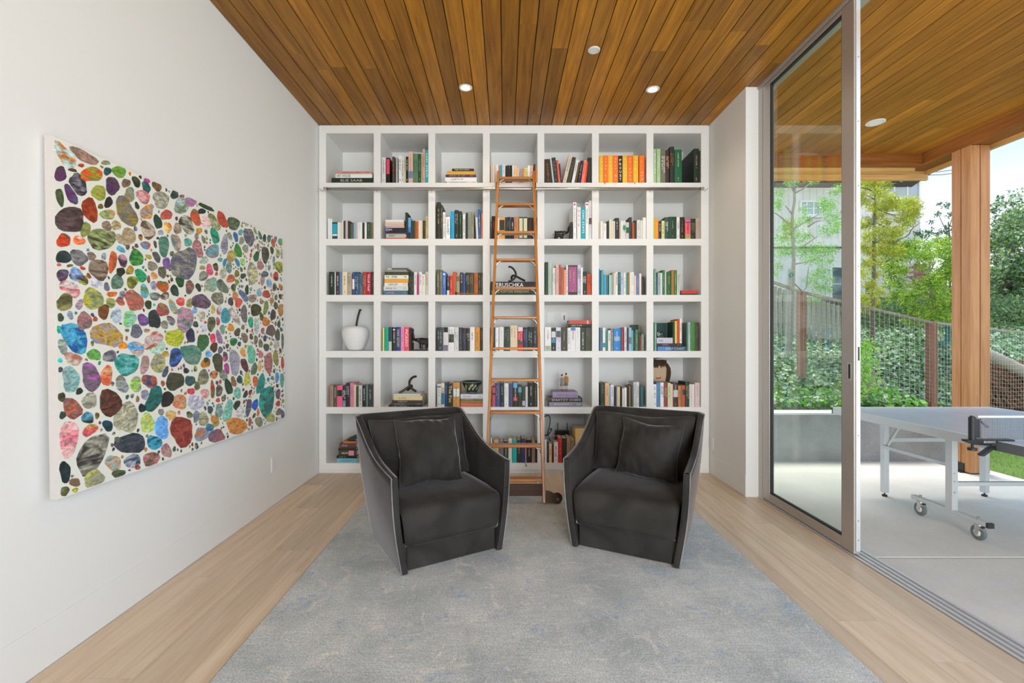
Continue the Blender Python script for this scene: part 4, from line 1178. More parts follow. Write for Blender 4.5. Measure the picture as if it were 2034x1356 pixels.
# ---------------- wall plates
def plate(p, w, h, nrm, name, label, slots):
    t = thing(name, label, 'wall plate', p)
    n = Vector(nrm)
    side = Vector((0, 1, 0)) if abs(n.x) > 0.5 else Vector((1, 0, 0))
    def slab(c, ww, hh, dpt, nm, mat, par, bev=0.0):
        c = Vector(c)
        a = c - side * ww / 2 - Vector((0, 0, hh / 2))
        MB().prism([a, a + side * ww, a + side * ww + Vector((0, 0, hh)), a + Vector((0, 0, hh))], n * dpt).build(nm, mat, par, bevel=bev)
    slab(p, w, h, 0.005, 'cover_plate', M['white'], t, 0.0015)
    for (dz, ww, hh, nm) in slots:
        slab(Vector(p) + n * 0.005 + Vector((0, 0, dz)), ww, hh, 0.0015, nm, M['white'] if nm != 'slot' else M['black'], t)
    return t
OUT = [(0.020, 0.034, 0.030, 'socket'), (-0.020, 0.034, 0.030, 'socket')]
yo = -WL * F_PX / (1004 - 543)
plate((WL, yo, EYE - (922 - 674) * yo / F_PX), 0.072, 0.118, (1, 0, 0), 'wall_outlet', 'white outlet plate low on the left wall below the painting', OUT)
yo = WR * F_PX / (1414.5 - 1004)
plate((WR, yo, EYE - (880 - 674) * yo / F_PX), 0.072, 0.118, (-1, 0, 0), 'wall_outlet', 'white outlet plate low on the narrow right wall', OUT)
# ================================================================== bookcase
SZ = [0.1036 + 0.5635 * k for k in (5, 4, 3, 2, 1, 0)]      # top of each shelf board, top row first
OPH, RT = 0.4965, 0.067
CX = [-1.8027 + 0.5482 * i for i in range(7)]               # left side of each opening
CW, DW = 0.4795, 0.0687
CD = 0.478
bc = thing('bookcase', 'white built-in bookcase of seven by six square cubbies', 'bookcase', (0.08, D, 0))
xa, xb = CX[0] - DW, CX[6] + CW + DW
for z in SZ:
    MB().box(xa, xb, D, D + CD, z - RT, z).build('shelf', M['shelf'], bc, bevel=0.0015)
MB().box(xa, xb, D, D + CD, SZ[0] + OPH, CEIL - 0.012).build('top_rail', M['shelf'], bc, bevel=0.0015)
MB().box(xa, xb, D + 0.012, D + CD, CEIL - 0.012, CEIL - 0.001).build('shadow_gap', M['shelf'], bc)
for z in SZ:
    for i in range(8):
        x = CX[0] - DW + i * 0.5482
        MB().box(x, x + DW, D, D + CD, z, z + OPH).build('divider', M['shelf'], bc)
MB().box(xa, xb, D + CD, D + CD + 0.018, 0, CEIL - 0.012).build('back_panel', M['shelf'], bc)
MB().box(xa, xb, D + 0.018, D + 0.04, 0, SZ[5] - RT).build('plinth', M['shelf'], bc)
for x0_, x1_, nm in ((WL + 0.001, xa, 'filler'), (xb, WR - 0.001, 'filler')):
    MB().box(x0_, x1_, D + 0.02, D + 0.04, 0, CEIL - 0.001).build(nm, M['shelf'], bc)

# plates fixed to the back of one cubby
def back_at(px, py):
    return at(px, py, D + CD)
p = back_at(900 + 1457 / 7.533, 595 + 270 / 7.533)
plate((p.x, D + CD, p.z), 0.074, 0.118, (0, -1, 0), 'shelf_outlet', 'white outlet plate inside the cubby right of the ladder', OUT)
p = back_at(900 + 1662 / 7.533, 595 + 268 / 7.533)
plate((p.x, D + CD, p.z), 0.074, 0.118, (0, -1, 0), 'shelf_port', 'white plate with one slot inside the cubby', [(0, 0.012, 0.050, 'slot')])

# ---------------- ladder rail
rz = EYE + 299 * (D - 0.075) / F_PX
ry = D - 0.075
lr = thing('ladder_rail', 'long satin metal rail across the bookcase below the top row', 'rail', (0, ry, rz))
MB().cyl(((645 - VX) * ry / F_PX, ry, rz), ((1396 - VX) * ry / F_PX, ry, rz), 0.0150, n=20).build('tube', M['steel'], lr, smooth=True)
for px in (646.5, 1394.5):
    xx = (px - VX) * ry / F_PX
    MB().cyl((xx - 0.016, ry, rz), (xx + 0.016, ry, rz), 0.0178, n=20).build('end_cap', M['steel'], lr, smooth=False)
for i in range(8):
    x = CX[0] - DW / 2 + i * 0.5482
    MB().cyl((x, ry, rz), (x, D + 0.001, rz), 0.005, n=12).build('wall_bracket', M['steel'], lr)

# ---------------- rolling ladder
def lad(z, fx):          # point in the ladder plane; fx 0 = left rail, 1 = right rail
    t = z / 3.0
    y = FOOTY + LEAN * z
    xl = -0.163 + t * (0.163 - 0.069)
    xr = 0.314 - t * (0.314 - 0.275)
    return Vector((xl + (xr - xl) * fx, y, z))
FOOTY = 1.346 * F_PX / (1002 - 674)
LEAN = (D - 0.115 - FOOTY) / 2.95
la = thing('library_ladder', 'tall oak rolling ladder leaning on the bookcase rail', 'ladder', (0.08, FOOTY, 0.012))
ZTOP = 2.985
for fx in (0, 1):
    a, b = lad(0.013, fx), lad(ZTOP, fx)
    MB().beam(a, b, 0.024, 0.062, up=(0, 1, 0)).build('side_rail', M['ladder'], la, bevel=0.004)
sub_up = Vector((0, 0, 1))
def zsolve(py):
    k = (674 - py) / F_PX
    return (EYE + k * FOOTY) / (1 - k * LEAN)
for py in (356, 408, 463, 517, 573, 631, 692, 754, 818, 884, 951):
    z = zsolve(py)
    a, b = lad(z, 0), lad(z, 1)
    t_ = MB().box(a.x + 0.011, b.x - 0.011, a.y - 0.050, a.y + 0.045, z - 0.011, z + 0.011).build('tread', M['tread'], la, bevel=0.006, seg=3)
    for p_, s in ((a, 1), (b, -1)):
        arc = [(p_.x + s * (0.013 + 0.05 * (1 - math.cos(q))), p_.y - 0.035, z - 0.013 - 0.05 * (1 - math.sin(q))) for q in [i * PI / 12 for i in range(7)]]
        MB().tube(arc, 0.0045, 6).build('brace', M['steel'], t_, smooth=True)
z = 0.125
a, b = lad(z, 0), lad(z, 1)
MB().box(a.x + 0.011, b.x - 0.011, a.y - 0.045, a.y - 0.020, 0.074, 0.166).build('kick_board', M['walnut'], la, bevel=0.003)
for fx, s in ((0, -1), (1, 1)):
    p_ = lad(0.06, fx)
    x0_ = p_.x + s * 0.014
    hs = MB().prism([(x0_, p_.y - 0.03, 0.018), (x0_ + s * 0.11, p_.y - 0.03, 0.018), (x0_ + s * 0.125, p_.y - 0.03, 0.045), (x0_ + s * 0.10, p_.y - 0.03, 0.08), (x0_ + s * 0.03, p_.y - 0.03, 0.115), (x0_, p_.y - 0.03, 0.12)], (0, 0.012, 0)).build('wheel_housing', M['bronze'], la, bevel=0.003)
    wc = (x0_ + s * 0.095, p_.y - 0.012, 0.012 + 0.042)
    MB().lathe([(0.012, -0.012), (0.036, -0.012), (0.042, -0.008), (0.042, 0.008), (0.036, 0.012), (0.012, 0.012)], wc, 28, 'y').build('wheel', M['rubber'], la, smooth=True)
    MB().cyl((wc[0], wc[1] - 0.032, wc[2]), (wc[0], wc[1] + 0.014, wc[2]), 0.008, n=12).build('axle', M['steel'], la)
    # roller hook that rides on the rail
    q = lad(rz + 0.03, fx)
    hk = [(q.x + s * 0.016, q.y - 0.01, rz - 0.02), (q.x + s * 0.016, q.y + 0.005, rz + 0.05), (q.x + s * 0.016, ry, rz + 0.048), (q.x + s * 0.016, ry + 0.022, rz + 0.03), (q.x + s * 0.016, ry + 0.024, rz - 0.012)]
    MB().tube(smoothed(hk, 2), 0.007, 8).build('roller_hook', M['bronze'], la, smooth=True)
    MB().lathe([(0.004, -0.008), (0.020, -0.008), (0.016, 0), (0.020, 0.008), (0.004, 0.008)], (q.x + s * 0.016, ry, rz + 0.030), 20, 'x').build('roller', M['bronze'], la, smooth=True)

# ================================================================== books
ROWN = ['top', 'second', 'third', 'fourth', 'fifth', 'bottom']
ORD = ['first', 'second', 'third', 'fourth', 'fifth', 'sixth', 'seventh', 'eighth', 'ninth', 'tenth', 'eleventh', 'twelfth', 'thirteenth', 'fourteenth',
       'fifteenth', 'sixteenth', 'seventeenth', 'eighteenth', 'nineteenth', 'twentieth', 'twenty-first', 'twenty-second']
def colour_name(h):
    r, g, b = [int(c, 16) for c in h]
    mx, mn = max(r, g, b), min(r, g, b)
    if mx - mn <= 1:
        return 'black' if mx <= 2 else 'charcoal' if mx <= 4 else 'dark grey' if mx <= 7 else 'grey' if mx <= 11 else 'pale grey' if mx <= 13 else 'white'
    if mx - mn == 2 and mx <= 4:
        return 'dark green' if g == mx and g > r else 'dark brown' if r == mx else 'dark navy'
    if r >= g >= b:
        if r >= 13 and g >= 11: return 'cream' if b >= 9 else 'yellow'
        if r - b <= 4: return 'beige' if r >= 10 else 'brown'
        if g - b <= 2 and r - g >= 4: return 'red' if g <= 6 else 'pink'
        if r >= 13: return 'orange'
        return 'tan' if r >= 10 else 'brown'
    if r >= b > g:
        return 'pink' if r >= 12 else 'crimson' if r - b > 4 else 'mauve'
    if g >= r and g >= b:
        if b >= g - 1 and b > r + 1: return 'teal'
        return 'dark green' if g <= 5 else 'green' if g <= 11 else 'pale green'
    if b >= g >= r:
        if g >= b - 2 and g - r >= 3: return 'turquoise'
        return 'navy' if b <= 6 else 'blue' if r <= 8 else 'pale blue'
    return 'purple'

_tc = {}
def text_mesh(s):
    """outline lettering as a flat mesh of height about 1, origin at its left baseline"""
    if s in _tc:
        return _tc[s]
    cu = bpy.data.curves.new('lettering', 'FONT')
    cu.body = s
    cu.size = 1.0
    cu.resolution_u = 2
    o = bpy.data.objects.new('lettering_source', cu)
    COL.objects.link(o)
    dg = bpy.context.evaluated_depsgraph_get()
    me = bpy.data.meshes.new_from_object(o.evaluated_get(dg))
    vs_ = [v.co.copy() for v in me.vertices]
    fs_ = [tuple(p.vertices) for p in me.polygons]
    bpy.data.objects.remove(o)
    bpy.data.curves.remove(cu)
    bpy.data.meshes.remove(me)
    x0_ = min(v.x for v in vs_); x1_ = max(v.x for v in vs_); y1_ = max(v.y for v in vs_); y0_ = min(v.y for v in vs_)
    _tc[s] = (vs_, fs_, x0_, x1_, y0_, y1_)
    return _tc[s]

def put_text(mb, s, o, ux, uy, w, h, fit=True):
    """write s inside a w x h rectangle whose corner is o, baseline along ux, up along uy"""
    vs_, fs_, x0_, x1_, y0_, y1_ = text_mesh(s)
    sx = w / (x1_ - x0_)
    sy = h / (y1_ - y0_)
    o, ux, uy = Vector(o), Vector(ux), Vector(uy)
    mb.add([o + ux * ((v.x - x0_) * sx) + uy * ((v.y - y0_) * sy) for v in vs_], fs_)

def marks(mb, o, ux, uy, w, h, rng):
    """rows of small strokes like a spine's title too small to read"""
    x = 0.0
    o, ux, uy = Vector(o), Vector(ux), Vector(uy)
    while x < w:
        cw = rng.uniform(0.35, 0.7) * h
        if x + cw > w: break
        if rng.random() < 0.85:
            st = h * 0.16
            a = o + ux * x
            k = rng.randrange(4)
            bars = [((0, 0), (st, h))]
            if k == 0: bars += [((cw - st, 0), (cw, h)), ((0, h - st), (cw, h))]
            if k == 1: bars += [((0, 0), (cw, st)), ((0, h * .45), (cw * .8, h * .45 + st))]
            if k == 2: bars += [((0, h - st), (cw, h)), ((0, h * .45), (cw, h * .45 + st))]
            if k == 3: bars += [((cw - st, 0), (cw, h)), ((0, 0), (cw, st))]
            for (p, q) in bars:
                mb.quad(a + ux * p[0] + uy * p[1], a + ux * q[0] + uy * p[1], a + ux * q[0] + uy * q[1], a + ux * p[0] + uy * q[1])
        x += cw + h * 0.16

def book_shapes(cov, pag, t, h, d, col):
    """a hardback standing at the origin: x 0..t thickness, y 0..d (spine at 0), z 0..h"""
    b = min(0.0028, t * 0.16)
    cov.color(col)
    # slightly rounded spine
    n = 4
    pr = [(t * k / n, -0.0022 * math.sin(PI * k / n)) for k in range(n + 1)]
    outer = [(x, y) for x, y in pr] + [(t, d), (t - b, d), (t - b, 0.003), (b, 0.003), (b, d), (0, d)]
    cov.prism([(x, y, 0) for x, y in outer], (0, 0, h))
    pag.box(b, t - b, 0.003, d - 0.004, 0.003, h - 0.003)

def lay(mb_in, mb_out):
    """turn a standing book onto its side: thickness becomes height, height runs along x"""
    mb_out.c += mb_in.c
    n = len(mb_out.v)
    mb_out.v += [(z, y, x) for x, y, z in mb_in.v]
    mb_out.f += [tuple(i + n for i in reversed(f)) for f in mb_in.f]

rows = []
for ln in BOOKS.strip().splitlines():
    q = ln.split('|')
    rows.append(dict(r=int(q[0]), c=int(q[1]), k=q[2], x0=int(q[3]) / 1e3, x1=int(q[4]) / 1e3, z0=int(q[5]) / 1e3, z1=int(q[6]) / 1e3, lean=int(q[7]) / 1e3,
                     d=int(q[8]) / 1e3, col=q[9], tx=q[10], T=q[11], bands=q[12], dot=q[13], y=int(q[14]) / 1e3))
cnt = {}
for b in rows:
    key = (b['r'], b['c'], b['k'])
    cnt[key] = cnt.get(key, 0) + 1
    b['n'] = cnt[key]
order = sorted(rows, key=lambda b: -(b['x1'] - b['x0']) * (b['z1'] - b['z0']) - (1 if b['T'] else 0))
for i, b in enumerate(order):
    b['single'] = i < 300
rest_c, rest_p = MB(), MB()
rng = random.Random(5)
used_labels = set()
for b in rows:
    r, c = b['r'], b['c']
    cx0, cx1 = CX[c - 1] + 0.002, CX[c - 1] + CW - 0.002
    x0_, x1_ = max(b['x0'], cx0), min(b['x1'], cx1)
    zs = SZ[r - 1]
    yf = D + 0.010 + rng.uniform(0, 0.006) + b['y'] + (0.006 if r >= 5 else 0)
    cov, pag = MB(), MB()
    up = b['k'] == 'u'
    if up:
        t, h = x1_ - x0_, b['z1'] - b['z0']
        th = math.atan2(b['lean'], h) if b['lean'] else 0
        t *= math.cos(th)
        h = min(h, OPH - 0.006) / math.cos(th)
        if b['y'] > 0.1: b['d'] = 0.03
        book_shapes(cov, pag, t, h, min(b['d'], CD - 0.04), b['col'])
    else:
        t, h = b['z1'] - b['z0'], x1_ - x0_
        book_shapes(cov, pag, t - 0.0008, h, min(b['d'], CD - 0.04), b['col'])
    if not b['single']:
        # narrow one: joins the shared object
        for src, dst in ((cov, rest_c), (pag, rest_p)):
            if not up:
                tmp = MB(); lay(src, tmp); src = tmp
            n0 = len(dst.v)
            rot = Matrix.Rotation(th, 3, 'Y') if up and b['lean'] else None
            for v in src.v:
                v = Vector(v)
                if rot:
                    off = Vector((t, 0, 0)) if th > 0 else Vector((0, 0, 0))
                    v = rot @ (v - off) + off
                dst.v.append((v.x + x0_, v.y + yf, v.z + zs + b['z0']))
            dst.f += [tuple(i + n0 for i in f) for f in src.f]
            dst.c += src.c
        continue
    size = ('tall' if h > 0.29 else 'short' if h < 0.205 else 'upright') if up else ('thick flat' if t > 0.035 else 'flat')
    if up:
        label = f"{size} {colour_name(b['col'])} book, {ORD[b['n'] - 1]} upright from left, {ROWN[r - 1]} row, {ORD[c - 1]} column"
    else:
        label = f"{size} {colour_name(b['col'])} book, {ORD[b['n'] - 1]} from bottom of its stack, {ROWN[r - 1]} row, {ORD[c - 1]} column"
    th = math.atan2(b['lean'], h) if up and b['lean'] else 0
    px_ = x0_ + (t / math.cos(th) if th > 0 else 0)
    root = thing('book', label, 'book', (px_, yf, zs + b['z0'] + 0.0003), (0, th, 0), f"books in the {ROWN[r - 1]} row, {ORD[c - 1]} column")
    if th > 0:
        for m_ in (cov, pag):
            m_.v = [(x - t, y, z) for x, y, z in m_.v]
    xo = -t if th > 0 else 0.0
    if up:
        co, po = cov, pag
    else:
        co, po = MB(), MB()
        lay(cov, co); lay(pag, po)
    co.build('cover', M['cloth'], root, local=True)
    po.build('pages', M['paper'], root, local=True)
    # printed bands on the spine
    L = h
    yy = -0.0032
    for bd in [q for q in b['bands'].split(';') if q]:
        f0, f1, bc_ = bd.split(',')
        f0, f1 = float(f0), float(f1)
        e = 0.06 * t
        m_ = MB().color(bc_)
        if up:
            m_.box(xo + e, xo + t - e, yy + 0.0004, 0.0, h * (1 - f1) + 0.001, h * (1 - f0) - 0.001)
        else:
            m_.box(L * f0 + 0.001, L * f1 - 0.001, yy + 0.0004, 0.0, e, t - e)
        m_.build('spine_band', M['ink'], root, local=True)
    if b['dot']:
        m_ = MB().color(b['dot'])
        m_.lathe([(0.0001, -0.0005), (t * 0.32, -0.0005), (t * 0.32, 0.002)], (xo + t / 2, yy, h - t * 0.75), 16, 'y')
        m_.build('emblem', M['ink'], root, local=True)
    if b['tx'] != '-':
        o_l = None
        m_ = MB().color(b['tx'])
        s, _, mode = b['T'].partition(',')
        yt = yy - 0.0003
        if mode == 's':
            n = 6 if s == '~' else len(s)
            chars = [rng.choice('IOLCSU') if s == '~' else ch for ch in s] if s != '~' else ['|'] * 6
            if s == '~':
                for k in range(7):
                    zc = h * (0.90 - k * 0.125)
                    marks(m_, (xo + t * 0.36, yt, zc - 0.012), (1, 0, 0), (0, 0, 1), t * 0.34, 0.013 + 0.004 * (k % 2), rng)
            else:
                z0_, z1_ = (0.06, 0.90) if n == 6 else (0.36, 0.95)
                ch = h * (z1_ - z0_) / n
                for k, q in enumerate(s):
                    w_ = t * (0.12 if q == 'I' else 0.46)
                    put_text(m_, q, (xo + t / 2 - w_ / 2, yt, h * z1_ - (k + 1) * ch + ch * 0.18), (1, 0, 0), (0, 0, 1), w_, ch * 0.66)
        elif mode == 'r':
            put_text(m_, s, (xo + t * 0.26, yt, h * 0.90), (0, 0, -1), (1, 0, 0), h * (0.72 if s != 'HOTEL STORIES' else 0.84), t * 0.52)
        elif mode in ('l', 'c'):
            if s.startswith('VERU'): o_, w_, hh = 0.045, 0.66, 0.62
            elif s.startswith('LOUIS'): o_, w_, hh = 0.02, 0.80, 0.34
            elif s.startswith('ART'): o_, w_, hh = 0.03, 0.38, 0.66
            elif s.startswith('ELIE'): o_, w_, hh = 0.22, 0.52, 0.46
            elif s.startswith('Images'): o_, w_, hh = 0.12, 0.66, 0.6
            elif s.startswith('GULF'): o_, w_, hh = 0.28, 0.66, 0.5
            else: o_, w_, hh = 0.10, 0.84, 0.52
            put_text(m_, s, (L * o_, yt, t * (0.5 - hh / 2)), (1, 0, 0), (0, 0, 1), L * w_, t * hh)
        elif up:
            hl = min(t * 0.5, 0.013) * rng.uniform(0.7, 1.0)
            z1_ = h * rng.uniform(0.78, 0.93)
            ln = h * rng.uniform(0.35, 0.6)
            if t > 0.032 and rng.random() < 0.5:
                marks(m_, (xo + t * 0.55, yt, z1_), (0, 0, -1), (1, 0, 0), ln, hl, rng)
                marks(m_, (xo + t * 0.14, yt, z1_), (0, 0, -1), (1, 0, 0), ln * 0.8, hl, rng)
            else:
                marks(m_, (xo + t / 2 - hl / 2, yt, z1_), (0, 0, -1), (1, 0, 0), ln, hl, rng)
            if rng.random() < 0.7:
                marks(m_, (xo + t / 2 - hl * 0.4, yt, h * 0.16), (0, 0, -1), (1, 0, 0), h * 0.1, hl * 0.8, rng)
        else:
            hl = min(t * 0.5, 0.016)
            marks(m_, (L * rng.uniform(0.06, 0.2), yt, t / 2 - hl / 2), (1, 0, 0), (0, 0, 1), L * rng.uniform(0.3, 0.6), hl, rng)
            if rng.random() < 0.6:
                marks(m_, (L * 0.82, yt, t / 2 - hl * 0.4), (1, 0, 0), (0, 0, 1), L * 0.12, hl * 0.8, rng)
        if m_.f:
            o_l = m_.build('lettering', M['ink'], root, local=True, fix=False)
            if not s or s == '~': o_l['kind'] = 'stuff'
if rest_c.f:
    o = rest_c.build('narrow_books', M['cloth'])
    tag(o, 'narrow upright books filling slots between the wider books', 'books', None, 'stuff')
    rest_p.build('pages', M['paper'], o)
# ================================================================== ornaments on the shelves
M['blackstone'] = plain('black_stone', (0.018, 0.018, 0.016), 0.28, noise=0.3, nscale=40)
M['darkwood'] = plain('black_stained_wood', (0.022, 0.018, 0.014), 0.5, noise=0.2, nscale=40)
M['plaster'] = plain('white_matte_ceramic', (0.80, 0.80, 0.79), 0.55, noise=0.015, nscale=20)
M['ivory'] = plain('ivory', (0.75, 0.68, 0.52), 0.5, noise=0.1)
def sp(px, py, dy=0.12):
    """a point on the shelves: picture position at a depth behind the bookcase face"""
    return at(px, py, D + dy)
PXM = F_PX / (D + 0.15)
# white apple
zc = SZ[3]
ax = sp(640 + 500 / 7.533, 0, 0.17).x
ap = thing('apple_sculpture', 'large white ceramic apple with a long dark stem', 'sculpture', (ax, D + 0.17, zc))
prof = [(0.0001, 0.004), (0.055, 0.0), (0.075, 0.006), (0.100, 0.05), (0.122, 0.10), (0.136, 0.15), (0.140, 0.19), (0.132, 0.225), (0.110, 0.248), (0.080, 0.256), (0.05, 0.250), (0.02, 0.236), (0.0001, 0.230)]
MB().lathe(prof, (ax, D + 0.17, zc), 40).build('body', M['plaster'], ap, smooth=True, sub=1)
MB().tube(smoothed([(ax + 0.004, D + 0.17, zc + 0.232), (ax + 0.014, D + 0.17, zc + 0.30), (ax + 0.028, D + 0.17, zc + 0.37), (ax + 0.047, D + 0.17, zc + 0.425)]), [0.010] * 13 + [0.016] if False else 0.0105, 10).build('stem', M['darkwood'], ap, smooth=True)
MB().ball((ax + 0.048, D + 0.17, zc + 0.424), (0.016, 0.016, 0.008), 12, 8).build('stem_tip', M['darkwood'], ap, smooth=True)

# elephant bookends
def elephant(x, z, s, flip, label):
    """body faces +x when flip is 1; s = height at the back"""
    y = D + 0.11
    t = thing('elephant_bookend', label, 'bookend', (x, y, z))
    g = flip
    def P(a, b, c): return (x + g * a * s, y + b * s, z + c * s)
    V = [P(-.42, 0, .62), P(-.15, 0, .70), P(.18, 0, .68), P(.42, 0, .80), P(.60, 0, .74)]
    E_ = [(0, 1), (1, 2), (2, 3), (3, 4)]
    Rr = [.20, .29, .27, .16, .15]
    def chain(base, pts, rr):
        i0 = base
        for p, r_ in zip(pts, rr):
            V.append(P(*p)); Rr.append(r_); E_.append((i0, len(V) - 1)); i0 = len(V) - 1
    chain(0, [(-.42, .16, .40), (-.46, .17, .18), (-.43, .17, .03)], (.13, .09, .095))
    chain(0, [(-.32, -.16, .40), (-.30, -.17, .18), (-.28, -.17, .03)], (.13, .09, .095))
    chain(2, [(.22, .15, .42), (.24, .16, .2), (.25, .16, .03)], (.12, .085, .09))
    chain(2, [(.12, -.15, .42), (.08, -.16, .2), (.06, -.16, .03)], (.12, .085, .09))
    chain(4, [(.73, 0, .84), (.76, 0, 1.00), (.75, 0, 1.16), (.82, 0, 1.30), (.94, 0, 1.36)], (.10, .085, .07, .06, .055))
    skin('body', V, E_, [r_ * s for r_ in Rr], M['blackstone'], t, 2, 1)
    for sgn in (-1, 1):
        MB().tube([P(.68, sgn * .08, .66), P(.80, sgn * .10, .58), P(.92, sgn * .10, .60)], [.028 * s, .02 * s, .006 * s], 8).build('tusk', M['ivory'], t, smooth=True)
        MB().ball(P(.38, sgn * .17, .74), (.12 * s, .03 * s, .17 * s), 14, 8).build('ear', M['blackstone'], t, smooth=True)
    MB().tube([P(-.58, 0, .66), P(-.66, 0, .5), P(-.66, 0, .34)], [.025 * s, .018 * s, .012 * s], 8).build('tail', M['blackstone'], t, smooth=True)
    return t, P
el, P = elephant(sp(900 + 1600 / 7.533, 0, .11).x, SZ[1], 0.112, 1, 'black elephant bookend pushing white books in the second row')
bx0 = sp(900 + 1757 / 7.533, 0, .03).x
MB().box(bx0, bx0 + 0.018, D + 0.03, D + 0.16, SZ[1], SZ[1] + 0.178).build('plate', M['darkwood'], el, bevel=0.002)
el, P = elephant(sp(640 + 1500 / 7.533, 0, .11).x + 0.006, SZ[3] + 0.014, 0.128, -1, 'black elephant bookend with ivory tusks in the fourth row')
bx0 = sp(640 + 1302 / 7.533, 0, .03).x
MB().box(bx0, bx0 + 0.020, D + 0.03, D + 0.17, SZ[3], SZ[3] + 0.228).build('plate', M['darkwood'], el, bevel=0.002)
MB().box(bx0 + 0.020, CX[1] + CW - 0.003, D + 0.03, D + 0.17, SZ[3], SZ[3] + 0.013).build('base', M['darkwood'], el, bevel=0.002)

# knotted black sculptures
def knot(strands, r, label, ox, oy, dy):
    pts0 = strands[0]
    zb = min(sp(ox + a / 7.533, oy + b / 7.533, dy).z for st in strands for a, b, _ in st) - r
    c = sp(ox + pts0[0][0] / 7.533, 0, dy)
    t = thing('knot_sculpture', label, 'sculpture', (c.x, D + dy, zb))
    for st in strands:
        ps = []
        for a, b, q in st:
            p = sp(ox + a / 7.533, oy + b / 7.533, dy)
            p.y += q
            ps.append(p)
        MB().tube(smoothed(ps, 3), r, 12).build('bar', M['blackstone'], t, smooth=True)
knot([[(828, 372, 0), (880, 380, 0), (930, 440, 0), (942, 500, 0), (915, 555, 0.0), (870, 585, 0), (826, 592, 0)],
      [(1072, 594, -.05), (1000, 555, -.035), (935, 515, -.022), (895, 505, -.022), (872, 530, 0.0), (880, 560, .022), (905, 565, .03)]], 0.0105, 'black knotted bar sculpture on stacked books behind the ladder', 900, 480, 0.12)
knot([[(1412, 318, 0), (1360, 325, 0), (1310, 375, 0), (1302, 430, 0), (1315, 470, 0), (1350, 510, 0), (1408, 546, 0)],
      [(1165, 562, -.05), (1230, 520, -.035), (1300, 475, -.022), (1335, 445, -.022), (1345, 465, 0.0), (1320, 490, .022), (1265, 530, .03)]], 0.0120, 'black knotted bar sculpture on five flat books above the left chair', 640, 705, 0.12)

# patterned bowl
M['bowl'] = plain('dark_glazed_ceramic', (0.020, 0.028, 0.035), 0.15, noise=0.2)
M['bowl_rim'] = plain('green_glaze', (0.13, 0.16, 0.14), 0.2, noise=0.2)
M['bowl_leaf'] = plain('yellow_green_glaze', (0.42, 0.46, 0.20), 0.25, noise=0.25, nscale=60)
bx = sp(900 + 282 / 7.533, 0, .13).x
bz = SZ[4] + [b['z1'] for b in rows if b['r'] == 5 and b['c'] == 3 and b['k'] == 'h'][-1] + 0.001
bw = thing('painted_bowl', 'dark glazed bowl with green leaf pattern on stacked books', 'bowl', (bx, D + 0.13, bz))
MB().lathe([(0.0001, 0.0), (0.050, 0.0), (0.052, 0.010), (0.055, 0.018), (0.108, 0.118), (0.102, 0.121), (0.050, 0.028), (0.0001, 0.022)], (bx, D + 0.13, bz), 40).build('body', M['bowl'], bw, smooth=True)
MB().lathe([(0.108, 0.114), (0.112, 0.122), (0.104, 0.124), (0.100, 0.118)], (bx, D + 0.13, bz), 40).build('rim', M['bowl_rim'], bw, smooth=True)
MB().lathe([(0.0518, 0.002), (0.0535, 0.002), (0.0555, 0.014), (0.054, 0.016)], (bx, D + 0.13, bz), 40).build('foot', M['bowl_rim'], bw, smooth=True)
for a0, wv in ((-1.75, .34), (-1.22, .30), (-2.35, .26), (-.6, .3)):
    rowsg = []
    for i in range(9):
        s_ = -1 + 2 * i / 8
        a = a0 + wv * s_
        hgt = 0.062 + 0.018 * math.sin(s_ * 2.4)
        wd = 0.016 * math.sqrt(max(0.02, 1 - s_ * s_))
        rowsg.append([(bx + (0.0565 + 0.53 * (z_ - 0.018)) * math.cos(a), D + 0.13 + (0.0565 + 0.53 * (z_ - 0.018)) * math.sin(a), bz + z_) for z_ in (hgt - wd, hgt, hgt + wd)])
    MB().grid(rowsg).build('leaf_motif', M['bowl_leaf'], bw)

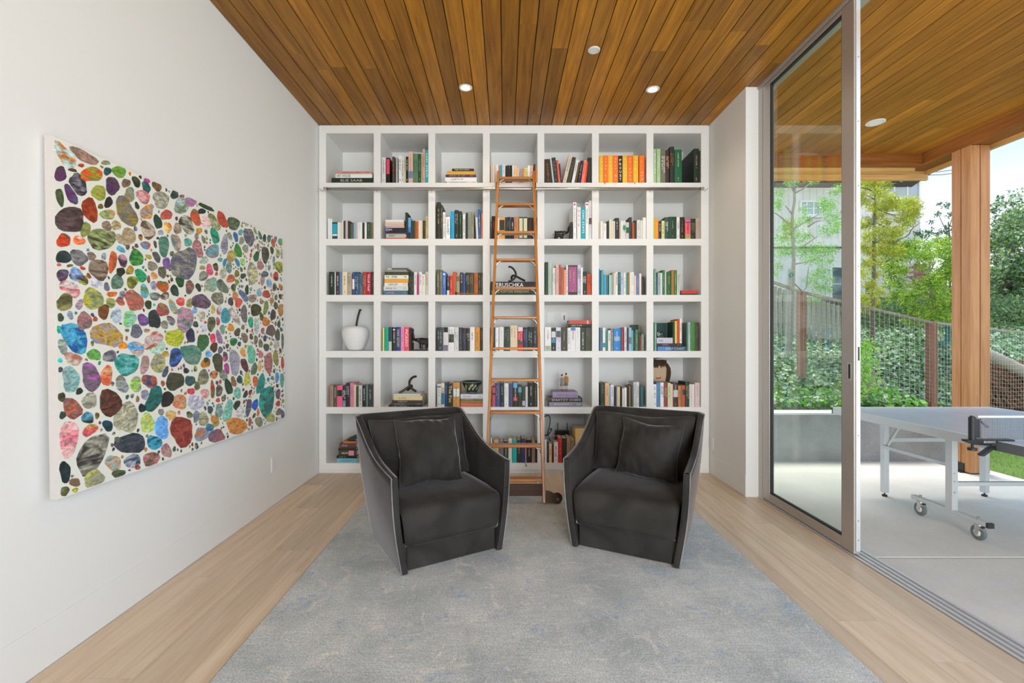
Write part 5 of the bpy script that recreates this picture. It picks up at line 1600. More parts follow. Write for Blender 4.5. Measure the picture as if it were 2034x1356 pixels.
# standing couple figurine
M['skin'] = plain('painted_skin', (0.62, 0.40, 0.30), 0.5, noise=0.05)
fz = SZ[4] + [b['z1'] for b in rows if b['r'] == 5 and b['c'] == 5][-1] + 0.001
fx0 = sp(900 + 1660 / 7.533, 0, .10).x
fig = thing('couple_figurine', 'small painted figurine of a couple standing on a purple book', 'figurine', (fx0, D + 0.10, fz))
def person(x, hgt, dress, coat, sgn, hat):
    y = D + 0.10
    h = hgt
    V = [(x, y, fz + h * .50), (x, y, fz + h * .64), (x, y, fz + h * .78), (x, y, fz + h * .84), (x, y, fz + h * .93)]
    E_ = [(0, 1), (1, 2), (2, 3), (3, 4)]
    Rr = [h * .075, h * .065, h * .085, h * .03, h * .055]
    for s in (-1, 1):
        n = len(V)
        V += [(x + s * h * .045, y, fz + h * .44), (x + s * h * .05, y, fz + h * .24), (x + s * h * .05, y, fz + h * .03), (x + s * h * .055, y - h * .05, fz + h * .012)]
        E_ += [(0, n), (n, n + 1), (n + 1, n + 2), (n + 2, n + 3)]
        Rr += [h * .055, h * .036, h * .022, h * .02]
        n = len(V)
        V += [(x + s * h * .11, y, fz + h * .78), (x + s * h * .14, y, fz + h * .60), (x + s * h * .13, y - h * .03, fz + h * .45)]
        E_ += [(2, n), (n, n + 1), (n + 1, n + 2)]
        Rr += [h * .032, h * .025, h * .02]
    skin('body', V, E_, Rr, M['skin'], fig, 2, 0)
    MB().lathe([(h * .065, h * .80), (h * .095, h * .74), (h * .085, h * .62), (h * .085, h * .54), (h * .12, h * .32), (h * .11, h * .31)], (x, y, fz), 18).build('dress' if dress != coat else 'coat', plain('figure_cloth', dress, 0.7, noise=0.3, nscale=300), fig, smooth=True)
    if coat != dress:
        MB().lathe([(h * .07, h * .81), (h * .115, h * .75), (h * .105, h * .50), (h * .10, h * .48)], (x, y + 0.002, fz), 18).build('jacket', plain('figure_coat', coat, 0.7, noise=0.2), fig, smooth=True)
    MB().ball((x, y + h * .015, fz + h * .945), (h * .058, h * .06, h * .062), 14, 10).build('hair', plain('figure_hair', (0.06, 0.035, 0.02), 0.6, noise=0.2), fig, smooth=True)
    for s in (-1, 1):
        MB().tube([(x + s * h * .05, y - h * .04, fz + h * .012), (x + s * h * .05, y, fz + h * .02), (x + s * h * .05, y, fz + h * .12)], h * .027, 8).build('boot', plain('figure_boot', hat, 0.5, noise=0.2), fig, smooth=True)
person(fx0 - 0.021, 0.172, (0.22, 0.26, 0.26), (0.22, 0.26, 0.26), -1, (0.08, 0.08, 0.08))
person(fx0 + 0.021, 0.186, (0.16, 0.17, 0.16), (0.42, 0.20, 0.04), 1, (0.18, 0.04, 0.03))

# rag doll behind books
M['felt'] = plain('doll_felt', (0.62, 0.46, 0.30), 0.9, noise=0.08, nscale=80, bump=0.1)
M['yarn'] = plain('doll_yarn', (0.07, 0.040, 0.020), 0.9, noise=0.4, nscale=120, bump=0.4)
M['wadding'] = plain('white_wadding', (0.75, 0.74, 0.72), 0.95, noise=0.1, bump=0.3)
dd = 0.25
dcx = sp(1140 + 1270 / 7.533, 0, dd).x
def dz(py): return sp(0, 705 + py / 7.533, dd).z
doll = thing('rag_doll', 'felt rag doll face with brown yarn hair behind books', 'doll', (dcx, D + dd, SZ[4]))
def outline(cx, cz, rx, rz_, n=28, top=1.0):
    return [(cx + rx * math.cos(a) * (1 - .06 * math.sin(a)), D + dd, cz + rz_ * math.sin(a)) for a in [2 * PI * k / n for k in range(n)]]
fc = (dz(90) + dz(410)) / 2
MB().prism(outline(dcx + 0.02, fc + 0.012, 0.138, 0.135), (0, 0.05, 0)).build('backing', M['wadding'], doll, bevel=0.012)
MB().prism([(x, y - 0.012, z) for x, y, z in outline(dcx, fc - 0.005, 0.092, 0.108)], (0, 0.03, 0)).build('face', M['felt'], doll, bevel=0.008, seg=3)
MB().box(dcx - 0.06, dcx + 0.10, D + dd - 0.008, D + dd + 0.03, SZ[4] + 0.002, fc - 0.07).build('body', M['felt'], doll, bevel=0.008)
hr = random.Random(3)
for k in range(44):
    a = hr.uniform(0.05, PI - 0.3)
    side = k % 3
    if side == 0:        # fringe
        x = dcx + hr.uniform(-0.085, 0.085)
        ps = [(x, D + dd - 0.008, fc + 0.125), (x + hr.uniform(-.006, .006), D + dd - 0.022, fc + 0.10), (x + hr.uniform(-.01, .01), D + dd - 0.020, fc + 0.055 + hr.uniform(-.012, .02))]
    else:                # long strands down the right and left sides
        s = 1 if side == 1 else -1
        x = dcx + s * hr.uniform(0.082, 0.112)
        ps = [(dcx + s * hr.uniform(0, .05), D + dd - 0.006, fc + 0.125), (x, D + dd - 0.018, fc + 0.06), (x + s * hr.uniform(-.005, .008), D + dd - 0.018, fc - 0.03), (x - s * 0.01, D + dd - 0.014, fc - 0.09 + hr.uniform(-.02, .02))]
    MB().tube(smoothed(ps, 1), 0.006, 6).build('yarn_strand', M['yarn'], doll, smooth=True)
for px in (1198, 1313):
    x = sp(1140 + px / 7.533, 0, dd - .02).x
    MB().lathe([(0.0001, -0.001), (0.009, -0.001), (0.009, 0.004)], (x, D + dd - 0.0135, dz(183)), 14, 'y').build('eye', plain('doll_eye', (0.28, 0.20, 0.13), 0.8, noise=0.3), doll)
mx_ = sp(1140 + 1268 / 7.533, 0, dd - .02).x
MB().tube([(mx_ - 0.026, D + dd - 0.014, dz(335)), (mx_ - 0.012, D + dd - 0.014, dz(345)), (mx_ + 0.01, D + dd - 0.014, dz(342)), (mx_ + 0.026, D + dd - 0.014, dz(330))], 0.005, 8).build('mouth', plain('doll_mouth', (0.45, 0.02, 0.02), 0.8, noise=0.2), doll, smooth=True)

# glass ball, pipe, router and cable, loose ribbon
gb = sp(1140 + 1305 / 7.533, 595 + 520 / 7.533, 0.08)
zst = SZ[3] + [b['z1'] for b in rows if b['r'] == 4 and b['c'] == 7 and b['k'] == 'h'][-1]
M['crystal'], _n, _b = newmat('clear_crystal')
_b.inputs['Transmission Weight'].default_value = 1.0
_b.inputs['Roughness'].default_value = 0.02
_b.inputs['Base Color'].default_value = (0.85, 0.95, 0.9, 1)
o = MB().ball((gb.x, gb.y, zst + 0.038), 0.037, 24, 16).build('crystal_ball', M['crystal'], smooth=True)
tag(o, 'clear glass ball resting on stacked books in the fourth row', 'ball')
pz = SZ[2] + 0.012
p0 = sp(640 + 2010 / 7.533, 0, 0.004); p1 = sp(640 + 2414 / 7.533, 0, 0.004)
wp = thing('wooden_pipe', 'long thin wooden pipe lying before books in the third row', 'pipe', (p0.x, D + 0.0, SZ[2]))
MB().tube([(p0.x, D + 0.004, pz + 0.002), (p0.x + 0.05, D + 0.003, pz + 0.004), (p1.x - 0.02, D + 0.003, SZ[2] + 0.006)], [0.009, 0.005, 0.0035], 10).build('stem', M['tread'], wp, smooth=True)
MB().lathe([(0.007, -0.010), (0.011, 0.0), (0.012, 0.016), (0.008, 0.016), (0.007, 0.002)], (p0.x - 0.004, D + 0.004, pz), 16).build('bowl', M['walnut'], wp, smooth=True)
rx0, rx1 = sp(900 + 1535 / 7.533, 0, .3).x, sp(900 + 1745 / 7.533, 0, .3).x
rt = thing('router', 'black router box behind books in the bottom row', 'router', ((rx0 + rx1) / 2, D + 0.36, SZ[5]))
MB().box(rx0, rx1, D + 0.33, D + 0.38, SZ[5], SZ[5] + 0.262).build('case', M['black'], rt, bevel=0.006)
MB().box(rx0 + 0.01, rx1 - 0.01, D + 0.328, D + 0.331, SZ[5] + 0.235, SZ[5] + 0.25).build('front_strip', M['rubber'], rt)
for k in range(2):
    MB().cyl((rx0 + 0.03 + 0.10 * k, D + 0.36, SZ[5] + 0.26), (rx0 + 0.03 + 0.10 * k, D + 0.36, SZ[5] + 0.34), 0.004, n=8).build('antenna', M['black'], rt)
def C_(pts, r, name, label, mat, dy=0.28):
    ps = [sp(900 + a / 7.533, 815 + b / 7.533, dy + q) for a, b, q in pts]
    o = MB().tube(smoothed(ps, 3), r, 8).build(name, mat, smooth=True)
    return tag(o, label, 'cable')
C_([(1372, 90, .1), (1420, 65, 0), (1455, 100, 0), (1450, 200, 0), (1425, 300, 0), (1415, 360, 0), (1440, 420, .1), (1460, 470, .15)], 0.005, 'power_cable', 'black power cable looping down at the left of its cubby', M['black'])
C_([(1372, 370, .05), (1420, 365, 0), (1470, 300, .02), (1480, 280, 0), (1462, 262, 0), (1450, 290, .02)], 0.005, 'plug_lead', 'short black lead with a plug behind bottom row books', M['black'])
C_([(1415, 415, 0), (1445, 380, 0), (1500, 375, 0), (1545, 385, .02), (1570, 420, .05)], 0.0042, 'network_cable', 'pale grey cable arching to the router', M['white'])
for xq, rr_ in ((465, 0), (905, 1)):
    p_ = sp(1140 + xq / 7.533, 0, 0)
    o = MB().prism([(p_.x - 0.004, D - 0.002, SZ[0] + 0.008), (p_.x + 0.004, D - 0.002, SZ[0] + 0.008), (p_.x + (0.010 if rr_ else 0.002), D - 0.004, SZ[0] - 0.016), (p_.x + (0.003 if rr_ else -0.006), D - 0.004, SZ[0] - 0.016)], (0, 0.0008, 0)).build('bookmark_ribbon', plain('orange_ribbon', (0.55, 0.13, 0.03), 0.6, noise=0.1))
    tag(o, ['orange bookmark ribbon hanging under the left orange books', 'orange bookmark ribbon hanging under the right orange books'][rr_], 'ribbon')
p_ = sp(900 + 1085 / 7.533, 0, 0)
o = MB().tube([(p_.x - 0.006, D + 0.006, SZ[5] + 0.012), (p_.x, D - 0.004, SZ[5] + 0.001), (p_.x + 0.008, D - 0.008, SZ[5] - 0.03)], [0.002, 0.004, 0.009], 8).build('bookmark_tassel', plain('grey_tassel', (0.30, 0.29, 0.30), 0.8, noise=0.2), smooth=True)
tag(o, 'grey bookmark tassel hanging from the bottom row behind the ladder', 'tassel')
# folded pale paper on the third-row stack
b_ = [b for b in rows if b['r'] == 3 and b['c'] == 2 and b['k'] == 'h'][-2]
zz = SZ[2] + b_['z1'] + 0.001
xx = b_['x0']
o = MB().prism([(xx + 0.001, D + 0.02, zz), (xx + 0.045, D + 0.02, zz), (xx + 0.044, D + 0.02, zz + 0.010), (xx + 0.012, D + 0.02, zz + 0.012), (xx + 0.002, D + 0.02, zz + 0.006)], (0, 0.16, 0)).build('folded_paper', plain('pale_blue_paper', (0.62, 0.68, 0.70), 0.7, noise=0.05))
tag(o, 'pale folded booklet on top of a stack in the third row', 'paper')

# ================================================================== rug
def rug_mat():
    m, n, b = newmat('faded_blue_grey_rug')
    tc = nd(n, 'ShaderNodeTexCoord')
    def noise(sc, det=5, rough=0.6, dist=0.0, src=None):
        t = nd(n, 'ShaderNodeTexNoise')
        t.inputs['Scale'].default_value = sc; t.inputs['Detail'].default_value = det
        t.inputs['Roughness'].default_value = rough; t.inputs['Distortion'].default_value = dist
        n.links.new(src or tc.outputs['Object'], t.inputs['Vector'])
        return t
    def ramp(src, p0, p1, c0=(0, 0, 0), c1=(1, 1, 1)):
        r_ = nd(n, 'ShaderNodeValToRGB')
        r_.color_ramp.elements[0].position, r_.color_ramp.elements[1].position = p0, p1
        r_.color_ramp.elements[0].color = (*c0, 1); r_.color_ramp.elements[1].color = (*c1, 1)
        n.links.new(src, r_.inputs[0])
        return r_
    def mix(fac, a, c):
        x = nd(n, 'ShaderNodeMix', data_type='RGBA')
        if isinstance(fac, float): x.inputs[0].default_value = fac
        else: n.links.new(fac, x.inputs[0])
        for s, v in ((6, a), (7, c)):
            if isinstance(v, tuple): x.inputs[s].default_value = (*v, 1)
            else: n.links.new(v, x.inputs[s])
        return x.outputs[2]
    def mul(a, c):
        x = nd(n, 'ShaderNodeMath', operation='MULTIPLY')
        n.links.new(a, x.inputs[0])
        if isinstance(c, float): x.inputs[1].default_value = c
        else: n.links.new(c, x.inputs[1])
        return x.outputs[0]
    base = ramp(noise(3.0, 6).outputs['Fac'], 0.35, 0.65, (0.46, 0.51, 0.51), (0.68, 0.71, 0.70)).outputs[0]
    # worn blue flower patches
    blue = mul(ramp(noise(5.5, 3, 0.6, 0.5).outputs['Fac'], 0.58, 0.68).outputs[0], ramp(noise(34, 4).outputs['Fac'], 0.45, 0.6).outputs[0])
    c1 = mix(mul(blue, 0.85), base, (0.33, 0.45, 0.62))
    # pale rosettes and tendrils: rings around scattered centres
    wv = noise(2.2, 3, 0.5)
    wm = nd(n, 'ShaderNodeVectorMath', operation='SCALE'); wm.inputs['Scale'].default_value = 0.5
    n.links.new(wv.outputs['Color'], wm.inputs[0])
    wa = nd(n, 'ShaderNodeVectorMath', operation='ADD')
    n.links.new(tc.outputs['Object'], wa.inputs[0]); n.links.new(wm.outputs[0], wa.inputs[1])
    vo = nd(n, 'ShaderNodeTexVoronoi'); vo.inputs['Scale'].default_value = 3.2
    n.links.new(wa.outputs[0], vo.inputs['Vector'])
    sn = nd(n, 'ShaderNodeMath', operation='SINE'); n.links.new(mul(vo.outputs['Distance'], 34.0), sn.inputs[0])
    ring = ramp(sn.outputs[0], 0.72, 0.95).outputs[0]
    vo2 = nd(n, 'ShaderNodeTexVoronoi', feature='DISTANCE_TO_EDGE'); vo2.inputs['Scale'].default_value = 2.1
    n.links.new(wa.outputs[0], vo2.inputs['Vector'])
    vine = ramp(vo2.outputs['Distance'], 0.010, 0.030, (1, 1, 1), (0, 0, 0)).outputs[0]
    wear = ramp(noise(9, 5, 0.7).outputs['Fac'], 0.46, 0.62).outputs[0]
    c2 = mix(mul(mul(ring, wear), 0.7), c1, (0.76, 0.73, 0.68))
    c3 = mix(mul(mul(vine, wear), 0.85), c2, (0.80, 0.77, 0.72))
    # woven streaks across
    mp = nd(n, 'ShaderNodeMapping'); mp.inputs['Scale'].default_value = (6, 160, 1)
    n.links.new(tc.outputs['Object'], mp.inputs['Vector'])
    st = ramp(noise(1.0, 3, 0.6, 0, mp.outputs[0]).outputs['Fac'], 0.3, 0.7, (0.86, 0.86, 0.86), (1.10, 1.10, 1.10)).outputs[0]
    fine = ramp(noise(150, 4, 0.75).outputs['Fac'], 0.32, 0.68, (0.58, 0.58, 0.58), (1.40, 1.40, 1.40)).outputs[0]
    m1 = nd(n, 'ShaderNodeMix', data_type='RGBA', blend_type='MULTIPLY'); m1.inputs[0].default_value = 1
    n.links.new(c3, m1.inputs[6]); n.links.new(st, m1.inputs[7])
    m2 = nd(n, 'ShaderNodeMix', data_type='RGBA', blend_type='MULTIPLY'); m2.inputs[0].default_value = 1
    n.links.new(m1.outputs[2], m2.inputs[6]); n.links.new(fine, m2.inputs[7])
    n.links.new(m2.outputs[2], b.inputs['Base Color'])
    b.inputs['Roughness'].default_value = 0.95
    b.inputs['Specular IOR Level'].default_value = 0.1
    b.inputs['Sheen Weight'].default_value = 0.25
    bp = nd(n, 'ShaderNodeBump'); bp.inputs['Strength'].default_value = 0.7; bp.inputs['Distance'].default_value = 0.008
    n.links.new(noise(260, 3, 0.6).outputs['Fac'], bp.inputs['Height']); n.links.new(bp.outputs[0], b.inputs['Normal'])
    return m
RX0, RX1, RYF = -1.155, 1.474, 1.346 * F_PX / (985 - 674)
rg_ = thing('area_rug', 'faded blue grey patterned area rug under both armchairs', 'rug', ((RX0 + RX1) / 2, 2.2, 0))
MB().box(RX0, RX1, 0.25, RYF, 0.0005, 0.012).build('pile', rug_mat(), rg_, bevel=0.004)
MB().box(RX0 - 0.004, RX0 + 0.001, 0.25, RYF, 0.0005, 0.007).box(RX1 - 0.001, RX1 + 0.004, 0.25, RYF, 0.0005, 0.007).build('bound_edge', plain('rug_binding', (0.30, 0.30, 0.29), 0.9, noise=0.2), rg_)

# ================================================================== armchairs
def velvet(name, c, sheen=0.55):
    m, n, b = newmat(name)
    tc = nd(n, 'ShaderNodeTexCoord')
    t1 = nd(n, 'ShaderNodeTexNoise'); t1.inputs['Scale'].default_value = 4.2; t1.inputs['Detail'].default_value = 5; t1.inputs['Distortion'].default_value = 0.6
    n.links.new(tc.outputs['Object'], t1.inputs['Vector'])
    mx = nd(n, 'ShaderNodeMix', data_type='RGBA')
    rp = nd(n, 'ShaderNodeMapRange'); rp.inputs[1].default_value = 0.34; rp.inputs[2].default_value = 0.66
    n.links.new(t1.outputs['Fac'], rp.inputs[0])
    n.links.new(rp.outputs[0], mx.inputs[0])
    mx.inputs[6].default_value = (*[v * 0.72 for v in c], 1)
    mx.inputs[7].default_value = (*[v * 1.28 for v in c], 1)
    n.links.new(mx.outputs[2], b.inputs['Base Color'])
    b.inputs['Roughness'].default_value = 0.85
    b.inputs['Specular IOR Level'].default_value = 0.15
    b.inputs['Sheen Weight'].default_value = sheen
    b.inputs['Sheen Roughness'].default_value = 0.24
    b.inputs['Sheen Tint'].default_value = (0.86, 0.83, 0.84, 1)
    t2 = nd(n, 'ShaderNodeTexNoise'); t2.inputs['Scale'].default_value = 350
    n.links.new(tc.outputs['Object'], t2.inputs['Vector'])
    bp = nd(n, 'ShaderNodeBump'); bp.inputs['Strength'].default_value = 0.15; bp.inputs['Distance'].default_value = 0.002
    n.links.new(t2.outputs['Fac'], bp.inputs['Height']); n.links.new(bp.outputs[0], b.inputs['Normal'])
    return m
M['velvet'] = velvet('charcoal_velvet', (0.040, 0.037, 0.033), 0.85)
M['piping'] = velvet('grey_piping', (0.24, 0.24, 0.25), 0.3)

def lerp(a, b, t): return a + (b - a) * t
def interp(tab, x):
    for (xa, ya), (xb, yb) in zip(tab, tab[1:]):
        if x <= xb:
            t = (x - xa) / (xb - xa)
            return lerp(ya, yb, t)
    return tab[-1][1]
GT = [(0, 0), (.1, .022), (.2, .055), (.3, .10), (.363, .14), (.45, .215), (.55, .335), (.64, .47), (.72, .61), (.787, .734), (.86, .85), (.93, .95), (1, 1)]
WB, WA, HA, WK, VK, HB = 0.327, 0.386, 0.556, 0.411, 0.826, 0.797
def ring_pts(top, inset=0.0, vb=0.755):
    """plan of the shell from the left front round the back to the right front; returns (u, v, w) with w = 0 front .. 1 back"""
    depth = (VK if top else vb) - inset
    rc = 0.055 if top else 0.10
    half = lambda v: (lerp(WA, WK, min(1, v / VK)) if top else WB) - inset
    out = []
    ns, ncn, nb = 16, 6, 9
    for i in range(ns):
        v = (depth - rc) * i / (ns - 1)
        out.append((-half(v), v + (0.005 if top else 0), v / VK))
    hw = half(depth)
    for i in range(1, ncn + 1):
        a = PI / 2 * i / ncn
        out.append((-hw + rc - rc * math.cos(a), depth - rc + rc * math.sin(a), min(1, (depth - rc + rc * math.sin(a)) / (VK - inset) if top else 1)))
    for i in range(1, nb):
        out.append((lerp(-hw + rc, hw - rc, i / nb), depth, 1))
    left = out[:ns + ncn]
    out += [(-u, v, w) for u, v, w in reversed(left)]
    return out
def shell_point(b, t, s):
    """s 0 at floor, 1 at the top edge, with a slight belly"""
    ztop = HA + (HB - HA) * interp(GT, t[2])
    z = ztop * s
    e = min(1, s * 1.0)
    bel = 0.014 * math.sin(PI * s)
    ou = -1 if t[0] < 0 else 1
    side = 1 if abs(t[0]) > 0.3 else 0
    return Vector((lerp(b[0], t[0], e) + ou * bel * side, lerp(b[1], t[1], e) + (bel if t[2] > .97 else 0), z))
def pillow(mb, w, h, T, rngp, wr=0.006):
    n = 40
    def P(i, j, s):
        a, c = -1 + 2 * i / n, -1 + 2 * j / n
        th = T * (max(0, 1 - abs(a) ** 2.2) * max(0, 1 - abs(c) ** 2.2)) ** 0.62
        px_ = a * w / 2 * (1 - 0.065 * (1 - c * c) * abs(a) ** 3) + 0.004 * math.sin(5 * c + rngp) * abs(a) ** 2
        pz = c * h / 2 * (1 - 0.065 * (1 - a * a) * abs(c) ** 3) + 0.006 * math.sin(4.5 * a + rngp) * abs(c) ** 2
        wob = wr * math.sin(9 * a + 3 * c + rngp) * math.sin(7 * c - rngp) * (1 - abs(c) * .3) * (th / T)
        wob += wr * 2.6 * math.sin(21 * a + rngp * 2 + 4 * c) * max(0, abs(c) - .35) * (th / T) ** .5
        wob += wr * 1.6 * math.sin(19 * c + rngp) * max(0, abs(a) - .45) * (th / T) ** .5
        return (px_, s * (th + wob), pz)
    for s in (-1, 1):
        mb.grid([[P(i, j, s) for i in range(n + 1)] for j in range(n + 1)])
    edge = [P(i, 0, 0) for i in range(n)] + [P(n, j, 0) for j in range(n)] + [P(n - i, n, 0) for i in range(n)] + [P(0, n - j, 0) for j in range(n)]
    return edge
def armchair(x, y, rot, label, small, big, seed):
    t = thing('armchair', label, 'armchair', (x, y, 0.0122), (0, 0, rot), 'swivel armchairs on the rug')
    B0, T0 = ring_pts(False), ring_pts(True)
    ns = 10
    outer = [[shell_point(b, q, k / ns) for b, q in zip(B0, T0)] for k in range(ns + 1)]
    th = 0.036
    B1, T1 = ring_pts(False, th), ring_pts(True, th)
    inner = []
    for k in range(ns + 1):
        row = []
        for b, q, q0 in zip(B1, T1, T0):
            p = shell_point(b, (q[0], q[1], q0[2]), k / ns)
            row.append(p)
        inner.append(row)
    mb = MB()
    rows_ = outer + [[(a * .5 + b * .5) + Vector((0, 0, 0.006)) for a, b in zip(outer[-1], inner[-1])]] + list(reversed(inner))
    mb.grid(rows_)
    # front edges of both arms
    for c in (0, -1):
        col_o = [r_[c] for r_ in outer]
        col_i = [r_[c] for r_ in inner]
        mid = [(a + b) / 2 + Vector((0, -0.006, 0)) for a, b in zip(col_o, col_i)]
        mb.grid([col_o, mid, col_i])
    mb.build('shell', M['velvet'], t, smooth=True, local=True)
    o_ = Vector((0, 0, 0.001))
    path = [r_[0] + Vector((0.0, -0.004, 0)) for r_ in outer] + [p + o_ for p in outer[-1][1:-1]] + [r_[-1] + Vector((0.0, -0.004, 0)) for r_ in reversed(outer)]
    MB().tube(path, 0.0036, 8).build('piping', M['piping'], t, smooth=True, local=True)
    path = [r_[0] + Vector((0.0, -0.003, 0)) for r_ in inner] + [p + o_ for p in inner[-1][1:-1]] + [r_[-1] + Vector((0.0, -0.003, 0)) for r_ in reversed(inner)]
    MB().tube(path, 0.0022, 6).build('inner_seam', M['velvet'], t, smooth=True, local=True)
    # padded inner back
    rows_ = []
    for k in range(9):
        s = k / 8
        z = lerp(0.30, 0.765, s)
        hw = lerp(0.335, 0.372, s)
        v = lerp(0.655, 0.772, s)
        rows_.append([(lerp(-hw, hw, i / 10), v + 0.03 * (2 * i / 10 - 1) ** 4 - 0.012 * math.sin(PI * i / 10), z) for i in range(11)])
    rows_.append([(p[0], p[1] + 0.05, p[2] + 0.004) for p in rows_[-1]])
    MB().grid(rows_).build('back_pad', M['velvet'], t, smooth=True, local=True)
    # seat block
    n = 12
    top, rows_ = 0.366, []
    sv = [(-0.004, 0.150), (-0.010, 0.19), (-0.012, 0.25), (-0.010, 0.305), (0.000, 0.338), (0.022, 0.356), (0.06, top), (0.2, top + 0.008), (0.4, top + 0.008), (0.66, top - 0.004)]
    for v, z in sv:
        hw = lerp(WB, WA, z / HA) - th - 0.004
        rr = 0.030
        rows_.append([(u_, v + (0.018 if abs(u_) > hw - 0.012 else 0), z - (0.014 if abs(u_) > hw - 0.012 and z > 0.3 else 0)) for u_ in [lerp(-hw, hw, q) for q in (0, .03, .1, .25, .4, .5, .6, .75, .9, .97, 1)]])
    rows_.insert(0, [(p[0], p[1] + 0.06, 0.150) for p in rows_[0]])
    MB().grid(rows_).build('seat_cushion', M['velvet'], t, smooth=True, local=True)
    MB().box(-WB + th + 0.001, WB - th - 0.001, 0.022, 0.70, 0.002, 0.146).build('base', M['velvet'], t, bevel=0.012, seg=3, local=True)
    return t
def cushion(chair, u, v, z, w, h, T, lean, roll, yaw, seed, name, label, pip=True):
    """loose cushion; u, v, z of its bottom middle in the chair's own axes"""
    c, s = math.cos(chair.rotation_euler[2]), math.sin(chair.rotation_euler[2])
    loc = (chair.location.x + c * u - s * v, chair.location.y + s * u + c * v, chair.location.z + z)
    t = thing(name, label, 'cushion', loc)
    t.rotation_euler = (Matrix.Rotation(chair.rotation_euler[2] + yaw, 4, 'Z') @ Matrix.Rotation(-lean, 4, 'X') @ Matrix.Rotation(roll, 4, 'Y')).to_euler()
    mb = MB()
    e = pillow(mb, w, h, T, seed)
    mb.v = [(a, b, q + h / 2) for a, b, q in mb.v]
    mb.build('cover', M['velvet'], t, smooth=True, local=True)
    MB().tube([(a, b, q + h / 2) for a, b, q in e], 0.0034, 6, closed=True).build('piping', M['velvet_trim'], t, smooth=True, local=True)
    return t
M['velvet_trim'] = velvet('charcoal_velvet_trim', (0.055, 0.055, 0.055), 0.5)
ch1 = armchair(-0.305, 2.785, R(30.28), 'charcoal velvet armchair at left, beside the painting wall', None, None, 1)
ch2 = armchair(0.722, 2.846, R(-27.05), 'charcoal velvet armchair at right, nearer the glass door', None, None, 2)
SEATZ = 0.372
cushion(ch1, 0.0, 0.52, SEATZ, 0.71, 0.43, 0.095, R(17), 0, 0, 1.3, 'back_cushion', 'wide charcoal velvet back cushion in the left armchair')
cushion(ch2, 0.0, 0.52, SEATZ, 0.71, 0.43, 0.095, R(17), 0, 0, 4.1, 'back_cushion', 'wide charcoal velvet back cushion in the right armchair')
cushion(ch1, -0.005, 0.345, SEATZ + 0.004, 0.45, 0.44, 0.135, R(21), R(2), R(3), 2.2, 'throw_pillow', 'square charcoal velvet throw pillow in the left armchair')
cushion(ch2, 0.055, 0.405, SEATZ + 0.004, 0.42, 0.39, 0.135, R(16), R(4), R(-5), 5.0, 'throw_pillow', 'square charcoal velvet throw pillow in the right armchair')

# ================================================================== painting of stones
m, n, b = newmat('swirled_paint')
a1 = nd(n, 'ShaderNodeAttribute', attribute_name='col')
a2 = nd(n, 'ShaderNodeAttribute', attribute_name='col2')
tc = nd(n, 'ShaderNodeTexCoord')
oi = nd(n, 'ShaderNodeObjectInfo')
tx = nd(n, 'ShaderNodeTexNoise'); tx.inputs['Scale'].default_value = 8; tx.inputs['Detail'].default_value = 2; tx.inputs['Distortion'].default_value = 1.6
mp = nd(n, 'ShaderNodeMapping'); mp.inputs['Scale'].default_value = (1, 1.0, 2.4); mp.inputs['Rotation'].default_value = (0.7, 0, 0)
n.links.new(tc.outputs['Object'], mp.inputs['Vector']); n.links.new(mp.outputs[0], tx.inputs['Vector'])
cr = nd(n, 'ShaderNodeValToRGB'); cr.color_ramp.elements[0].position = 0.40; cr.color_ramp.elements[1].position = 0.60
n.links.new(tx.outputs['Fac'], cr.inputs[0])
mx = nd(n, 'ShaderNodeMix', data_type='RGBA')
n.links.new(cr.outputs[0], mx.inputs[0]); n.links.new(a1.outputs['Color'], mx.inputs[6]); n.links.new(a2.outputs['Color'], mx.inputs[7])
t3 = nd(n, 'ShaderNodeTexNoise'); t3.inputs['Scale'].default_value = 17; t3.inputs['Detail'].default_value = 3; t3.inputs['Distortion'].default_value = 2.5
n.links.new(mp.outputs[0], t3.inputs['Vector'])
mr = nd(n, 'ShaderNodeMapRange'); mr.inputs[1].default_value = 0.25; mr.inputs[2].default_value = 0.75; mr.inputs[3].default_value = 0.4; mr.inputs[4].default_value = 1.65
n.links.new(t3.outputs['Fac'], mr.inputs[0])
ml = nd(n, 'ShaderNodeVectorMath', operation='SCALE')
n.links.new(mx.outputs[2], ml.inputs[0]); n.links.new(mr.outputs[0], ml.inputs['Scale'])
n.links.new(ml.outputs[0], b.inputs['Base Color'])
b.inputs['Roughness'].default_value = 0.35
M['swirl'] = m
PY0, PW, PH = 1.879, 1.935, 1.478
ptilt = math.atan2(0.024, 1.473)
pt = thing('painting', 'large unframed painting of many coloured stones on white canvas', 'painting', (-1.814, PY0, 0.697), (0, -ptilt, 0))
M['canvas'] = plain('cream_white_canvas', (0.83, 0.85, 0.78), 0.7, noise=0.02, nscale=12)
M['canvas_side'] = plain('canvas_edge', (0.62, 0.58, 0.56), 0.8, noise=0.05, nscale=20)
MB().box(-0.034, 0, 0, PW, 0, PH).build('stretcher', M['canvas_side'], pt, local=True)
MB().box(0, 0.0008, 0.001, PW - 0.001, 0.001, PH - 0.001).build('canvas', M['canvas'], pt, local=True)
rs = random.Random(21)
stones = []
for e in STONES.replace('\n', ';').split(';'):
    if not e.strip(): continue
    q = e.split(',')
    c = [int(v) / 1000 for v in q[:6]]
    stones.append((c, q[6], q[7]))
